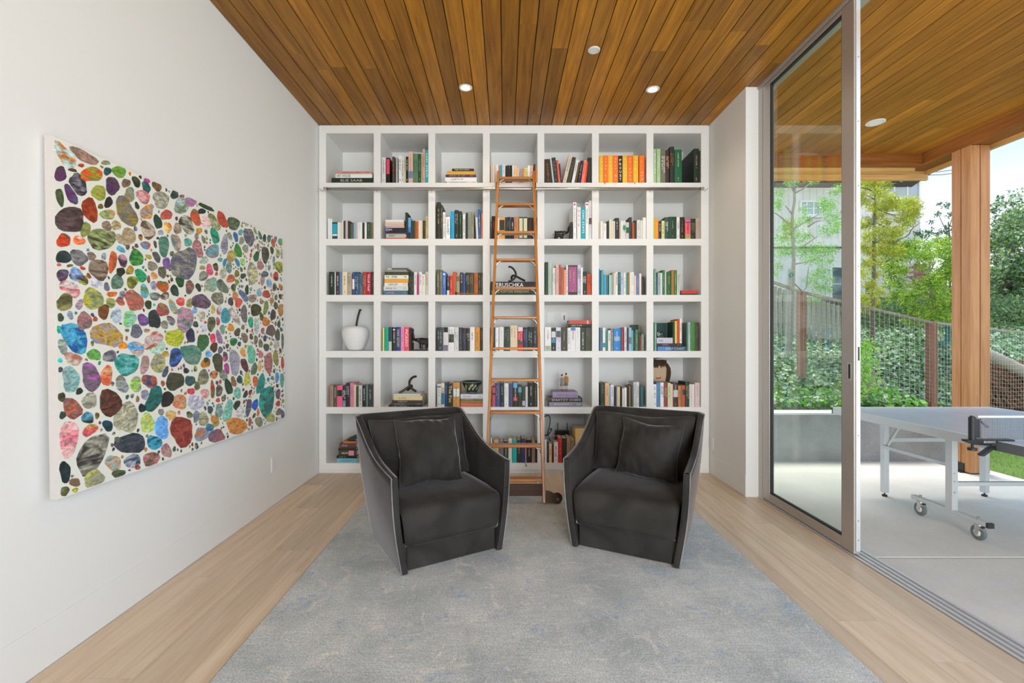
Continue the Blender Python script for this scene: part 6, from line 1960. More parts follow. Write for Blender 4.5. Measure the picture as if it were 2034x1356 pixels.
def stone_poly(c):
    """irregular pebble outline around the two half axes"""
    u, v, pu, pv, qu, qv = c
    n_ = 15
    ph = [rs.uniform(0, 6.28) for _ in range(3)]
    sq = rs.uniform(0.0, 0.10)
    out = []
    for k in range(n_):
        a = 2 * PI * k / n_
        r_ = 1 + 0.09 * math.sin(2 * a + ph[0]) + 0.085 * math.sin(3 * a + ph[1]) + 0.045 * math.sin(5 * a + ph[2]) + sq * abs(math.sin(2 * a))
        out.append((u + r_ * (pu * math.cos(a) + qu * math.sin(a)), v + r_ * (pv * math.cos(a) + qv * math.sin(a))))
    return out
GS = 0.005
GNX, GNY = int(PW / GS), int(PH / GS)
occ = [[False] * GNX for _ in range(GNY)]
def occupy(c, grow):
    u, v, pu, pv, qu, qv = c
    det = pu * qv - pv * qu
    if abs(det) < 1e-9: return
    ext_u = math.hypot(pu, qu) * 1.2 + grow
    ext_v = math.hypot(pv, qv) * 1.2 + grow
    rm = min(math.hypot(pu, pv), math.hypot(qu, qv))
    lim = (1.06 + grow / max(rm, 1e-4)) ** 2
    for j in range(max(0, int((v - ext_v) / GS)), min(GNY, int((v + ext_v) / GS) + 1)):
        for i in range(max(0, int((u - ext_u) / GS)), min(GNX, int((u + ext_u) / GS) + 1)):
            du, dv = (i + .5) * GS - u, (j + .5) * GS - v
            al = (du * qv - dv * qu) / det
            be = (pu * dv - pv * du) / det
            if al * al + be * be < lim:
                occ[j][i] = True
for c, _, _ in stones: occupy(c, 0.003)
PAL = ['333', '343', '454', '565', '776', '998', '333', '754', '864', 'b54', 'c84', '443', 'aa5', '786', '465', '354', '498', '5ab', '456', '357', '657', '545', 'c78', 'a98', '998', '556']
big = len(stones)
tries = 0
for rad in (0.036, 0.028, 0.022, 0.017, 0.013, 0.010, 0.008):
    for _ in range(2200):
        u, v = rs.uniform(rad, PW - rad), rs.uniform(rad, PH - rad)
        ok = True
        i0, i1, j0, j1 = int((u - rad) / GS), int((u + rad) / GS), int((v - rad) / GS), int((v + rad) / GS)
        for j in range(max(0, j0), min(GNY, j1 + 1)):
            for i in range(max(0, i0), min(GNX, i1 + 1)):
                if occ[j][i] and ((i + .5) * GS - u) ** 2 + ((j + .5) * GS - v) ** 2 < rad * rad:
                    ok = False
                    break
            if not ok: break
        if ok:
            a = rs.uniform(0, PI)
            e = rs.uniform(0.62, 0.95)
            c = (u, v, rad * .92 * math.cos(a), rad * .92 * math.sin(a), -rad * .92 * e * math.sin(a), rad * .92 * e * math.cos(a))
            stones.append((c, rs.choice(PAL), rs.choice(PAL)))
            occupy(c, 0.0025)
stones.sort(key=lambda s: -abs(s[0][2] * s[0][5] - s[0][3] * s[0][4]))
def stone_mesh(mb, cols2, c, c1, c2):
    hl_ = rs.uniform(0.0012, 0.0026)
    po = [(min(max(u, 0.004), PW - 0.004), min(max(v, 0.004), PH - 0.004)) for u, v in stone_poly(c)]
    u0, v0 = c[0], c[1]
    n_ = len(po)
    mb.color(c1)
    f0 = len(mb.f)
    base = [(0.0008, u, v) for u, v in po]
    lip = [(hl_, u0 + (u - u0) * .95, v0 + (v - v0) * .95) for u, v in po]
    mb.add(base + lip, [(k, (k + 1) % n_, n_ + (k + 1) % n_, n_ + k) for k in range(n_)] + [tuple(range(n_, 2 * n_))])
    cols2.extend([srgb(c2)] * (len(mb.f) - f0))
def stone_build(mb, cols2, name):
    o = mb.build(name, M['swirl'], pt, local=True, fix=False)
    att = o.data.color_attributes.new('col2', 'FLOAT_COLOR', 'CORNER')
    buf = []
    for p, c in zip(mb.f, cols2): buf.extend((*c, 1.0) * len(p))
    att.data.foreach_set('color', buf)
    return o
for c, c1, c2 in stones[:300]:
    mb, cc = MB(), []
    stone_mesh(mb, cc, c, c1, c2)
    stone_build(mb, cc, 'painted_stone')
mb, cc = MB(), []
for c, c1, c2 in stones[300:]: stone_mesh(mb, cc, c, c1, c2)
if mb.f:
    o = stone_build(mb, cc, 'small_painted_stones')
    o['kind'] = 'stuff'
# ================================================================== table tennis table on the patio
TX0, TX1, TYF, TYN, TZ = 3.123, 4.648, 4.434, 1.69, PZ + 0.76
NETY = 2.962
M['tt_top'] = plain('slate_blue_table_top', (0.50, 0.54, 0.62), 0.34, noise=0.06, nscale=4, spec=0.6)  # base lightened to stand for sky reflected in the top
M['tt_line'] = plain('white_table_line', (0.82, 0.83, 0.84), 0.35, noise=0.02)
M['tt_grey'] = plain('grey_painted_steel', (0.60, 0.62, 0.63), 0.4, 0.2, noise=0.03)
M['tt_apron_dark'] = plain('dark_grey_apron', (0.13, 0.14, 0.15), 0.45, noise=0.05)
M['tt_tyre'] = plain('grey_rubber_tyre', (0.16, 0.18, 0.18), 0.6, noise=0.1)
tt = thing('table_tennis_table', 'folding grey table tennis table on the concrete patio', 'table', ((TX0 + TX1) / 2, (TYF + TYN) / 2, PZ))
for (ya, yb, ap) in ((NETY + 0.004, TYF, 'tt_grey'), (TYN, NETY - 0.004, 'tt_apron_dark')):
    MB().box(TX0 + 0.002, TX1 - 0.002, ya, yb, TZ - 0.016, TZ).build('table_half', M['tt_top'], tt, bevel=0.002)
    ln = MB()
    for (xa, xb, yc, yd) in ((TX0 + 0.002, TX0 + 0.022, ya, yb), (TX1 - 0.022, TX1 - 0.002, ya, yb), ((TX0 + TX1) / 2 - 0.0015, (TX0 + TX1) / 2 + 0.0015, ya, yb)):
        ln.box(xa, xb, yc, yd, TZ, TZ + 0.0006)
    e0, e1 = (yb - 0.02, yb) if ya > NETY else (ya, ya + 0.02)
    ln.box(TX0 + 0.022, TX1 - 0.022, e0, e1, TZ, TZ + 0.0006)
    ln.build('boundary_lines', M['tt_line'], tt)
    a = MB()
    a.box(TX0, TX0 + 0.018, ya, yb, TZ - 0.062, TZ - 0.0005)
    a.build('apron', M[ap], tt, bevel=0.002)
    MB().box(TX1 - 0.018, TX1, ya, yb, TZ - 0.062, TZ - 0.0005).build('apron', M[ap], tt, bevel=0.002)
    ye = yb if ya > NETY else ya + 0.018
    MB().box(TX0, TX1, ye - 0.018, ye, TZ - 0.062, TZ - 0.0005).build('apron', M[ap], tt, bevel=0.002)
LY = 4.158
for lx in (3.404, 4.300):
    MB().box(lx - 0.021, lx + 0.021, LY - 0.026, LY + 0.026, PZ + 0.035, TZ - 0.02).build('leg', M['tt_grey'], tt, bevel=0.004)
    f_ = MB().cyl((lx, LY, PZ + 0.012), (lx, LY, PZ + 0.04), 0.006, n=10).cyl((lx, LY, PZ), (lx, LY, PZ + 0.014), 0.020, n=20).build('levelling_foot', M['rubber'], tt)
MB().box(3.425, 4.279, LY - 0.012, LY + 0.012, PZ + 0.490, PZ + 0.525).build('cross_rail', M['tt_grey'], tt, bevel=0.003)
UX, UY = 3.31, 3.437
for ux in (UX, 4.461):
    MB().box(ux - 0.022, ux + 0.022, UY - 0.028, UY + 0.028, PZ + 0.13, TZ - 0.03).build('upright', M['tt_grey'], tt, bevel=0.004)
    MB().box(ux - 0.020, ux + 0.020, 3.17, 3.76, PZ + 0.118, PZ + 0.150).build('carriage_beam', M['tt_grey'], tt, bevel=0.003)
    MB().box(ux - 0.021, ux + 0.021, 3.155, 3.172, PZ + 0.117, PZ + 0.151).build('end_cap', M['rubber'], tt)
    MB().beam((ux, UY, PZ + 0.47), (ux + (0.07 if ux < 4 else -0.16), LY, PZ + 0.448), 0.020, 0.026).build('folding_arm', M['tt_grey'], tt, bevel=0.003)
    for wy in (3.24, 3.695):
        c = thing('caster', None, None, (ux, wy, PZ))
        del_ = [k for k in c.keys()]
        c.parent = tt
        c.matrix_parent_inverse = world_of(tt).inverted()
        MB().lathe([(0.014, -0.011), (0.040, -0.013), (0.050, -0.009), (0.052, 0), (0.050, 0.009), (0.040, 0.013), (0.014, 0.011)], (ux + 0.012, wy + 0.012, PZ + 0.052), 28, 'x').build('wheel', M['tt_tyre'], c, smooth=True)
        MB().lathe([(0.004, -0.015), (0.026, -0.013), (0.026, 0.013), (0.004, 0.015)], (ux + 0.012, wy + 0.012, PZ + 0.052), 20, 'x').build('hub', M['white'], c, smooth=True)
        for s in (-1, 1):
            MB().prism([(ux + 0.012 + s * 0.018, wy - 0.02, PZ + 0.112), (ux + 0.012 + s * 0.018, wy + 0.026, PZ + 0.112), (ux + 0.012 + s * 0.018, wy + 0.024, PZ + 0.045), (ux + 0.012 + s * 0.018, wy + 0.004, PZ + 0.042)], (0.003, 0, 0)).build('fork', M['steel'], c)
        MB().cyl((ux, wy, PZ + 0.110), (ux, wy, PZ + 0.120), 0.026, n=18).build('swivel_plate', M['steel'], c)
        MB().cyl((ux, wy, PZ + 0.15), (ux, wy, PZ + 0.166), 0.010, n=12).build('axle_nut', M['steel'], c)
        MB().box(ux - 0.03, ux + 0.0, wy - 0.06, wy - 0.02, PZ + 0.092, PZ + 0.100).build('brake_pedal', M['steel'], c, bevel=0.002)
    for dz_ in (0.42, 0.36, 0.28):
        MB().cyl((ux - 0.006, UY - 0.031, PZ + dz_), (ux - 0.006, UY - 0.027, PZ + dz_), 0.007, n=12).build('bolt', M['steel'], tt)
MB().box(UX + 0.022, 4.439, UY - 0.014, UY + 0.014, PZ + 0.322, PZ + 0.352).build('cross_rail', M['tt_grey'], tt, bevel=0.003)
MB().tube([(3.93, UY, PZ + 0.352), (3.93, UY, PZ + 0.375), (3.965, UY, PZ + 0.375), (3.965, UY, PZ + 0.352)], 0.004, 8).build('handle_loop', M['steel'], tt)
MB().beam((3.404, LY - 0.03, PZ + 0.46), (3.56, LY - 0.03, TZ - 0.05), 0.014, 0.018).build('leg_strut', M['tt_grey'], tt)
MB().cyl((3.37, LY - 0.034, PZ + 0.455), (3.40, LY - 0.034, PZ + 0.455), 0.014, n=12).build('hinge_pin', M['steel'], tt)

# net with post and clamp
nt_ = thing('table_tennis_net', 'black net with clamp post on the table tennis table', 'net', (TX0, NETY, TZ))
NX = 2.985
MB().cyl((NX, NETY, TZ - 0.015), (NX, NETY, TZ + 0.150), 0.019, n=24).cyl((NX, NETY, TZ + 0.150), (NX, NETY, TZ + 0.158), 0.012, n=20).build('post', M['black'], nt_, smooth=False)
MB().box(NX + 0.014, NX + 0.04, NETY - 0.012, NETY + 0.012, TZ + 0.02, TZ + 0.138).build('net_sleeve', M['black'], nt_, bevel=0.003)
MB().prism([(NX - 0.05, NETY - 0.022, TZ - 0.004), (NX - 0.01, NETY - 0.022, TZ - 0.022), (NX + 0.10, NETY - 0.022, TZ - 0.030), (NX + 0.16, NETY - 0.022, TZ + 0.001), (NX + 0.25, NETY - 0.022, TZ + 0.001), (NX + 0.25, NETY - 0.022, TZ + 0.009), (NX + 0.05, NETY - 0.022, TZ + 0.009), (NX - 0.05, NETY - 0.022, TZ + 0.006)], (0, 0.044, 0)).build('clamp_arm', M['black'], nt_, bevel=0.002)
MB().prism([(NX + 0.19, NETY - 0.015, TZ - 0.066), (NX + 0.205, NETY - 0.015, TZ - 0.040), (NX + 0.12, NETY - 0.015, TZ - 0.058), (NX + 0.065, NETY - 0.015, TZ - 0.098), (NX + 0.05, NETY - 0.015, TZ - 0.098), (NX + 0.045, NETY - 0.015, TZ - 0.088), (NX + 0.11, NETY - 0.015, TZ - 0.040), (NX + 0.15, NETY - 0.015, TZ - 0.03)], (0, 0.03, 0)).build('clamp_lever', M['black'], nt_, bevel=0.002)
MB().cyl((NX, NETY, TZ - 0.045), (NX, NETY, TZ - 0.02), 0.007, n=10).cyl((NX, NETY, TZ - 0.062), (NX, NETY, TZ - 0.046), 0.024, n=14).build('clamp_knob', M['black'], nt_)
m_ = MB().color('ddd')
put_text(m_, 'BRUNSWICK', (NX + 0.052, NETY - 0.0225, TZ - 0.012), (1, 0, 0), (0, 0, 1), 0.075, 0.014)
m_.build('lettering', M['ink'], nt_, fix=False)
M['net'] = plain('black_net_cord', (0.12, 0.125, 0.13), 0.7, noise=0.2)
w0, w1, h0, h1 = NX + 0.035, 4.80, TZ + 0.008, TZ + 0.146
m_ = MB()
k = w0
while k < w1:
    m_.box(k, k + 0.0008, NETY - 0.0005, NETY + 0.0005, h0, h1)
    k += 0.0105
k = h0
while k < h1:
    m_.box(w0, w1, NETY - 0.0005, NETY + 0.0005, k, k + 0.0008)
    k += 0.0105
o = m_.build('mesh', M['net'], nt_, fix=False); o['kind'] = 'stuff'
MB().box(w0, w1, NETY - 0.003, NETY + 0.003, h1, h1 + 0.013).build('top_tape', M['tt_line'], nt_)
MB().tube(smoothed([(NX + 0.042, NETY - 0.01, TZ + 0.142), (NX + 0.047, NETY - 0.012, TZ + 0.12), (NX + 0.085, NETY - 0.012, TZ + 0.095), (NX + 0.095, NETY - 0.012, TZ + 0.088), (NX + 0.075, NETY - 0.012, TZ + 0.086), (NX + 0.045, NETY - 0.012, TZ + 0.12)]), 0.0016, 6).build('cord', M['black'], nt_, smooth=True)
MB().tube([(NX + 0.045, NETY - 0.01, TZ + 0.14), (NX + 0.046, NETY - 0.01, TZ + 0.01)], 0.0016, 6).build('cord', M['black'], nt_)

# ================================================================== garden
def gh(x, y):
    a = lerp(0.36, 0.27, min(1, max(0, (x - 4.1) / 1.6)))
    hill = 0.42 + (y - 5.59) * a
    lawn = PZ - 0.02 + max(0, y - 6.25) * 0.42
    t = min(1, max(0, (x - 5.15) / 0.25))
    t = t * t * (3 - 2 * t)
    if y > 6.6: t *= max(0.0, 1 - (y - 6.6) / 1.2)
    z = lerp(hill, lawn, t)
    return min(z, 3.2)
M['soil'] = plain('leaf_litter_soil', (0.085, 0.062, 0.042), 0.95, noise=0.5, nscale=18, bump=0.8)
M['lawnbase'] = plain('lawn_soil', (0.10, 0.16, 0.035), 0.95, noise=0.4, nscale=22, bump=0.6)
ys = [5.59 + 0.12 * i for i in range(16)] + [7.5 + 0.35 * i for i in range(38)]
xs_ = [2.2 + 0.22 * i for i in range(14)] + [5.20 + 0.1 * i for i in range(5)] + [5.7 + 0.5 * i for i in range(44)]
g = MB().grid([[(x, y, gh(x, y)) for x in xs_] for y in ys])
struct('hillside', g, M['soil'], smooth=True)
struct('lawn', MB().box(5.21, 12.0, REAR, 6.30, PZ - 0.3, PZ - 0.015), M['lawnbase'])

rl = random.Random(8)
def leafy(mb, p, nrm, size, colr, shape='ivy', twist=None):
    n_ = Vector(nrm).normalized()
    a = n_.orthogonal().normalized()
    ang = rl.uniform(0, 2 * PI) if twist is None else twist
    b_ = n_.cross(a)
    d = a * math.cos(ang) + b_ * math.sin(ang)
    s = n_.cross(d)
    p = Vector(p)
    mb.color(colr)
    if shape == 'ivy':
        pts = [p, p + s * size * .52 + d * size * .02 + n_ * size * .08, p + s * size * .46 + d * size * .45 + n_ * size * .04, p + d * size * .92 - n_ * size * .10, p - s * size * .46 + d * size * .45 + n_ * size * .04, p - s * size * .52 + d * size * .02 + n_ * size * .08]
        mb.add(pts, [(0, 1, 2), (0, 2, 3), (0, 3, 4), (0, 4, 5)])
    elif shape == 'oval':
        pts = [p, p + s * size * .3 + d * size * .4, p + d * size, p - s * size * .3 + d * size * .4]
        mb.add(pts, [(0, 1, 2), (0, 2, 3)])
    else:
        w = size * .085
        pts = [p - s * w * .4, p + s * w * .4, p + s * w + d * size * .5 + n_ * size * .06, p + d * size - n_ * size * .06, p - s * w + d * size * .5 + n_ * size * .06]
        mb.add(pts, [(0, 1, 2, 4), (4, 2, 3)])
def jit(c, amt):
    f_ = 1 + rl.uniform(-amt, amt)
    return tuple(max(0, v * f_ * (1 + rl.uniform(-.08, .08))) for v in c)

# ivy on the slope: seen densely near the low wall
iv = MB()
IVC = [srgb('4f7a3a'), srgb('3f6a34'), srgb('5f8a4c'), srgb('7fa070'), srgb('9cba94'), srgb('b0c8aa'), srgb('6f9e4c'), srgb('2f5426')]  # the palest greens paint glossy highlights into the leaves
cnt_i = 0
while cnt_i < 29000:
    y = 5.70 + 4.0 * rl.random() ** 1.5
    x = rl.uniform(0.535 * y, 1.16 * y + 0.1) if cnt_i < 23000 else rl.uniform(1.16 * y, 2.0 * y)
    if x > 5.2 and y < 6.45: continue
    if 6.4 < y < 7.5 and 1.045 * y < x < 1.25 * y: continue
    z = gh(x, y) + rl.uniform(0.0, 0.13)
    cc_ = rl.choice(IVC)
    if y < 6.1 and rl.random() < 0.45: cc_ = rl.choice([srgb('6aa83a'), srgb('78b83c'), srgb('5a9a34')])
    leafy(iv, (x, y, z), (rl.uniform(-.6, .3), rl.uniform(-1.0, -.2), rl.uniform(.35, 1.0)), rl.uniform(0.034, 0.072), jit(cc_, .25))
    cnt_i += 1
o = iv.build('ivy', M['leaf'], fix=False)
tag(o, 'dense green ivy covering the slope behind the low concrete wall', 'ivy', None, 'stuff')
gr = MB()
GC = [srgb('7fb83c'), srgb('8fc44a'), srgb('6ea832'), srgb('a8cc60')]
for _ in range(9000):
    y = 3.8 + 2.6 * rl.random()
    x = rl.uniform(5.215, 5.215 + 2.6)
    h_ = rl.uniform(.02, .05)
    a = rl.uniform(0, 2 * PI)
    gr.color(jit(rl.choice(GC), .2))
    dx, dy = math.cos(a) * .003, math.sin(a) * .003
    lx, ly = rl.uniform(-.02, .02), rl.uniform(-.02, .02)
    gr.add([(x - dx, y - dy, PZ - .016), (x + dx, y + dy, PZ - .016), (x + lx, y + ly, PZ - .016 + h_)], [(0, 1, 2)])
o = gr.build('grass', M['leaf'], fix=False)
tag(o, 'short bright green lawn grass beside the patio edge', 'grass', None, 'stuff')

# wire fence with leaning timber posts
M['fpost'] = wood('weathered_fence_post', ('7c5444', 'a0745e'), 'z', 0.8, vary=0.15)
M['frail'] = wood('mossy_fence_rail', ('7a7668', 'a8a48e'), 'x', 0.85, vary=0.08)
M['wire'] = plain('galvanised_wire', (0.52, 0.53, 0.52), 0.5, 0.6, noise=0.1)
fen = thing('wire_fence', 'wire mesh fence with brown posts running down the ivy slope', 'fence', (5.0, 6.3, gh(5, 6.3)))
PB = [at(1480, 700, 6.6), at(1592, 752, 6.4), at(1722, 776, 6.2), at(1850, 800, 6.05), at(2000, 812, 6.45), at(2140, 800, 6.9)]
PT = [at(1480, 541, 6.55), at(1592, 580, 6.35), at(1722, 611, 6.2), at(1850, 641, 6.05), at(2000, 658, 6.45), at(2140, 664, 6.9)]
for k in (1, 3):
    MB().beam(PB[k] - Vector((0, 0, .25)), PT[k], 0.085, 0.085, up=(0, 1, 0)).build('post', M['fpost'], fen, bevel=0.004)
MB().beam(PB[5] - Vector((0, 0, .25)), PT[5], 0.085, 0.085, up=(0, 1, 0)).build('post', M['fpost'], fen, bevel=0.004)
for a, b in zip(PT, PT[1:]):
    MB().beam(a, b, 0.075, 0.032).build('top_rail', M['frail'], fen, bevel=0.003)
wm_ = MB()
for k in range(len(PB) - 1):
    nv = max(3, int((PT[k + 1] - PT[k]).length / 0.055))
    for i in range(nv):
        s = i / nv
        p, q = PB[k].lerp(PB[k + 1], s), PT[k].lerp(PT[k + 1], s)
        wm_.tube([p + Vector((0, -.05, 0)), q + Vector((0, -.05, 0))], 0.0017, 3, cap=False)
    for j in range(20):
        s = (j + .5) / 20
        wm_.tube([PB[k].lerp(PT[k], s) + Vector((0, -.05, 0)), PB[k + 1].lerp(PT[k + 1], s) + Vector((0, -.05, 0))], 0.0017, 3, cap=False)
o = wm_.build('wire_mesh', M['wire'], fen, fix=False); o['kind'] = 'stuff'

# grey picket fence farther back
M['picket'] = plain('weathered_grey_picket', (0.40, 0.38, 0.33), 0.85, noise=0.15, nscale=20)
pk = thing('picket_fence', 'weathered grey picket fence beyond the wire fence', 'fence', at(1600, 690, 8.6))
for i in range(17):
    px = 1530 + i * 9.6
    t0 = at(px, 566 + (px - 1530) * 0.30, 8.6)
    b0 = at(px, 640 + (px - 1530) * 0.42 + 10, 8.6)
    MB().box(t0.x - 0.030, t0.x + 0.030, 8.59, 8.615, b0.z - 0.15, t0.z).build('picket', M['picket'], pk)
for fr in (0.12, 0.82):
    a = at(1522, 566 + 84 * fr, 8.63); b = at(1700, 566 + 51 + (84 + 20) * fr, 8.63)
    MB().beam(a, b, 0.03, 0.07).build('rail', M['picket'], pk)

# ---------------- grey house with battens, windows and brick chimney
HY = 13.6
hs_ = thing('neighbour_house', 'grey board and batten house behind the trees', 'house', (9.5, HY, 0))
M['siding'] = plain('pale_grey_siding', (0.80, 0.78, 0.73), 0.8, noise=0.05, nscale=6)
M['eave'] = plain('dark_eave', (0.10, 0.085, 0.07), 0.8, noise=0.2)
M['trimw'] = plain('white_window_trim', (0.85, 0.85, 0.82), 0.5, noise=0.02)
M['pane'] = plain('window_pane_painted_sky', (0.42, 0.47, 0.52), 0.06, spec=1.0, noise=0.1, nscale=2)  # sky reflection put into the pale base colour
M['panedark'] = plain('dark_window_pane', (0.10, 0.14, 0.15), 0.06, spec=1.0, noise=0.3, nscale=3)
hx0, hx1 = at(1440, 0, HY).x, at(1828, 0, HY).x
htop = at(0, 374, HY).z
MB().box(hx0, hx1, HY, HY + 5, -0.5, htop + 0.25).build('wall', M['siding'], hs_)
zl = at(0, 490, HY).z
x = hx0 + 0.05
while x < hx1:
    MB().box(x - 0.022, x + 0.022, HY - 0.022, HY + 0.001, zl, htop).build('batten', M['siding'], hs_)
    x += 0.205
MB().box(hx0, hx1 + 0.01, HY - 0.03, HY + 0.001, zl - 0.05, zl).build('band_board', M['eave'], hs_)
rf = MB().prism([(hx0, HY - 0.75, htop + 0.22), (hx0, HY - 0.75, htop + 0.36), (hx0, HY + 2.6, htop + 1.1), (hx0, HY + 5.6, htop + 0.36), (hx0, HY + 5.6, htop + 0.22), (hx0, HY + 0.0, htop + 0.02)], (hx1 - hx0 - 0.28, 0, 0)).build('roof', M['eave'], hs_)
def hwin(px0, px1, py0, py1, nx, ny, pm, sill=True):
    a, b = at(px0, py1, HY), at(px1, py0, HY)
    f_ = MB()
    t_ = 0.055
    f_.box(a.x, b.x, HY - 0.06, HY, a.z, a.z + t_).box(a.x, b.x, HY - 0.06, HY, b.z - t_, b.z).box(a.x, a.x + t_, HY - 0.06, HY, a.z + t_, b.z - t_).box(b.x - t_, b.x, HY - 0.06, HY, a.z + t_, b.z - t_)
    w_ = f_.build('window', M['trimw'], hs_)
    for i in range(1, nx):
        q = a.x + (b.x - a.x) * i / nx
        MB().box(q - 0.02, q + 0.02, HY - 0.05, HY, a.z, b.z).build('mullion', M['trimw'], w_)
    for i in range(1, ny):
        q = a.z + (b.z - a.z) * i / ny
        MB().box(a.x, b.x, HY - 0.045, HY, q - 0.012, q + 0.012).build('mullion', M['trimw'], w_)
    MB().box(a.x + 0.01, b.x - 0.01, HY - 0.03, HY - 0.02, a.z + 0.01, b.z - 0.01).build('pane', M[pm], w_)
    if sill:
        MB().box(a.x - 0.04, b.x + 0.04, HY - 0.12, HY, a.z - 0.05, a.z).build('sill', M['trimw'], w_)
hwin(1587, 1628, 399, 430, 3, 2, 'pane')
hwin(1748, 1826, 357, 424, 3, 1, 'pane')
hwin(1647, 1690, 528, 600, 1, 2, 'panedark')
hwin(1712, 1735, 560, 612, 1, 2, 'panedark')
# chimney: bricks laid one by one
chm = thing('brick_chimney', 'red brick chimney base at the corner of the grey house', 'chimney', at(1828, 640, HY - 0.4))
cx0, cx1 = at(1811, 0, HY - .4).x, at(1845, 0, HY - .4).x
cz0, cz1 = at(0, 640, HY - .4).z, at(0, 524, HY - .4).z
M['mortar'] = plain('mortar', (0.66, 0.62, 0.57), 0.9, noise=0.2)
M['brick'] = wood('old_brick', ('a06454', 'c89484'), 'x', 0.85, vary=0.35)
MB().box(cx0 + 0.008, cx1 - 0.008, HY - 0.392, HY + 0.0, cz0, cz1).build('core', M['mortar'], chm)
bme = MB().box(0, 0.118, 0, 0.1, 0, 0.060).mesh('brick')
bme.materials.append(M['brick'])
z, r_ = cz0, 0
while z < cz1 - 0.05:
    x = cx0 - (0.064 if r_ % 2 else 0)
    while x < cx1 - 0.03:
        if x >= cx0 - 0.001 and x + 0.118 <= cx1 + 0.01:
            o = bpy.data.objects.new('brick', bme)
            COL.objects.link(o); o.parent = chm; o.matrix_parent_inverse = world_of(chm).inverted()
            o.location = (x, HY - 0.4, z)
        x += 0.128
    z += 0.07; r_ += 1
ub = at(1826, 626, HY - 1.2); uc = at(1848, 604, HY - 1.2)
ubx = thing('utility_box', 'white utility box standing by the brick chimney', 'box', ((ub.x + uc.x) / 2, HY - 1.1, ub.z))
MB().box(ub.x, uc.x, HY - 1.2, HY - 1.0, ub.z, uc.z).build('case', M['trimw'], ubx, bevel=0.01)
MB().box(ub.x + 0.05, ub.x + 0.13, HY - 1.1, HY - 1.0, ub.z - 1.2, ub.z).build('leg', M['picket'], ubx)
# overhead service wires
for k, (pa, pb) in enumerate((((1825, 343), (1900, 336)), ((1828, 348), (1900, 343)))):
    a, b = at(*pa, HY - 0.2), at(*pb, 16)
    o = MB().tube([a, (a + b) / 2 - Vector((0, 0, .03)), b + (b - a) * 0.2], 0.012, 5).build('service_wire', M['eave'])
    tag(o, ['upper overhead wire leaving the grey house eave', 'lower overhead wire leaving the grey house eave'][k], 'wire')

# ---------------- trees
def tree(name, label, trunk, branches, clusters, leafcols, nleaf, size, shape, bark, spread, group='trees on the hillside', tr=0.05):
    """trunk, branches: lists of world points; clusters: (point, radius)"""
    t = thing(name, label, 'tree', trunk[0], group=group)
    n_ = len(trunk)
    MB().tube(smoothed(trunk, 1), [lerp(tr, tr * .35, i / (2 * n_ - 1)) for i in range(2 * n_)], 8).build('trunk', bark, t, smooth=True)
    for br in branches:
        q = smoothed(br, 1)
        MB().tube(q, [lerp(tr * .38, tr * .12, i / max(1, len(q) - 1)) for i in range(len(q))], 6).build('branch', bark, t, smooth=True)
    f_ = MB()
    for c, rad in clusters:
        k = int(nleaf * (rad / spread) ** 2) + 4
        for _ in range(k):
            d = Vector((rl.gauss(0, 1), rl.gauss(0, 1), rl.gauss(0, .8)))
            if d.length < 1e-3: continue
            p = Vector(c) + d.normalized() * rad * rl.random() ** .5
            nn = Vector((rl.uniform(-1, 1), rl.uniform(-1, .4), rl.uniform(-.2, 1)))
            leafy(f_, p, nn, size * rl.uniform(.6, 1.2), jit(rl.choice(leafcols), .28), shape)
    o = f_.build('foliage', M['leaf'], t, fix=False)
    o['kind'] = 'stuff'
    return t
def px_pts(lst, y): return [at(a, b, y + (q[0] if q else 0)) for a, b, *q in lst]
# slender tree seen through the glass
Y1 = 7.4
tk_ = px_pts([(1566, 735), (1572, 640), (1575, 560), (1577, 500), (1572, 440), (1580, 385), (1570, 340)], Y1)
br1 = [px_pts(b, Y1) for b in ([(1577, 525), (1610, 518), (1640, 505)], [(1575, 455), (1608, 435), (1628, 425)], [(1605, 450), (1620, 440), (1632, 438)], [(1574, 452), (1548, 428), (1532, 419)], [(1573, 425), (1560, 408)],
                               [(1582, 382), (1600, 372), (1615, 358)], [(1580, 385), (1573, 375), (1575, 350)], [(1598, 487), (1625, 468)], [(1575, 560), (1600, 585), (1606, 530)], [(1570, 340), (1555, 345)])]
cl1 = []
for (a, b, r_) in ((1543, 340, 9), (1565, 340, 12), (1588, 352, 16), (1617, 356, 13), (1548, 385, 14), (1545, 400, 11), (1545, 412, 10), (1572, 362, 14), (1597, 415, 10), (1601, 428, 9), (1632, 402, 14), (1648, 405, 14), (1640, 415, 15),
                   (1655, 430, 16), (1664, 445, 14), (1640, 458, 16), (1658, 458, 12), (1570, 445, 17), (1560, 450, 14), (1590, 442, 12), (1605, 440, 9), (1570, 465, 18), (1555, 475, 16), (1590, 470, 17), (1605, 466, 10), (1555, 500, 18), (1575, 495, 18),
                   (1600, 500, 18), (1622, 495, 17), (1640, 500, 15), (1655, 497, 12), (1610, 515, 14), (1632, 520, 12), (1650, 518, 10), (1545, 530, 12), (1540, 545, 8), (1620, 545, 15), (1635, 540, 14), (1645, 555, 12), (1610, 560, 14), (1628, 570, 16), (1645, 575, 10), (1662, 380, 14), (1668, 372, 10), (1625, 590, 14), (1600, 600, 10)):
    cl1.append((at(a, b, Y1 + rl.uniform(-.35, .35)), r_ * Y1 / F_PX))
tree('slender_tree', 'slender young tree with airy green foliage behind the glass panel', tk_, br1, cl1, [srgb('7fc040'), srgb('8ccc4c'), srgb('6ab038'), srgb('9ad05c'), srgb('b4d070')], 190, 0.060, 'thin', M['barkpale'], 0.13, tr=0.038)
MB().box(0, 0.03, 0, 0.03, 0, 0.03)
stake = thing('tree_stake', 'grey timber stake with green tie beside the slender tree', 'stake', at(1565, 700, Y1 - .1))
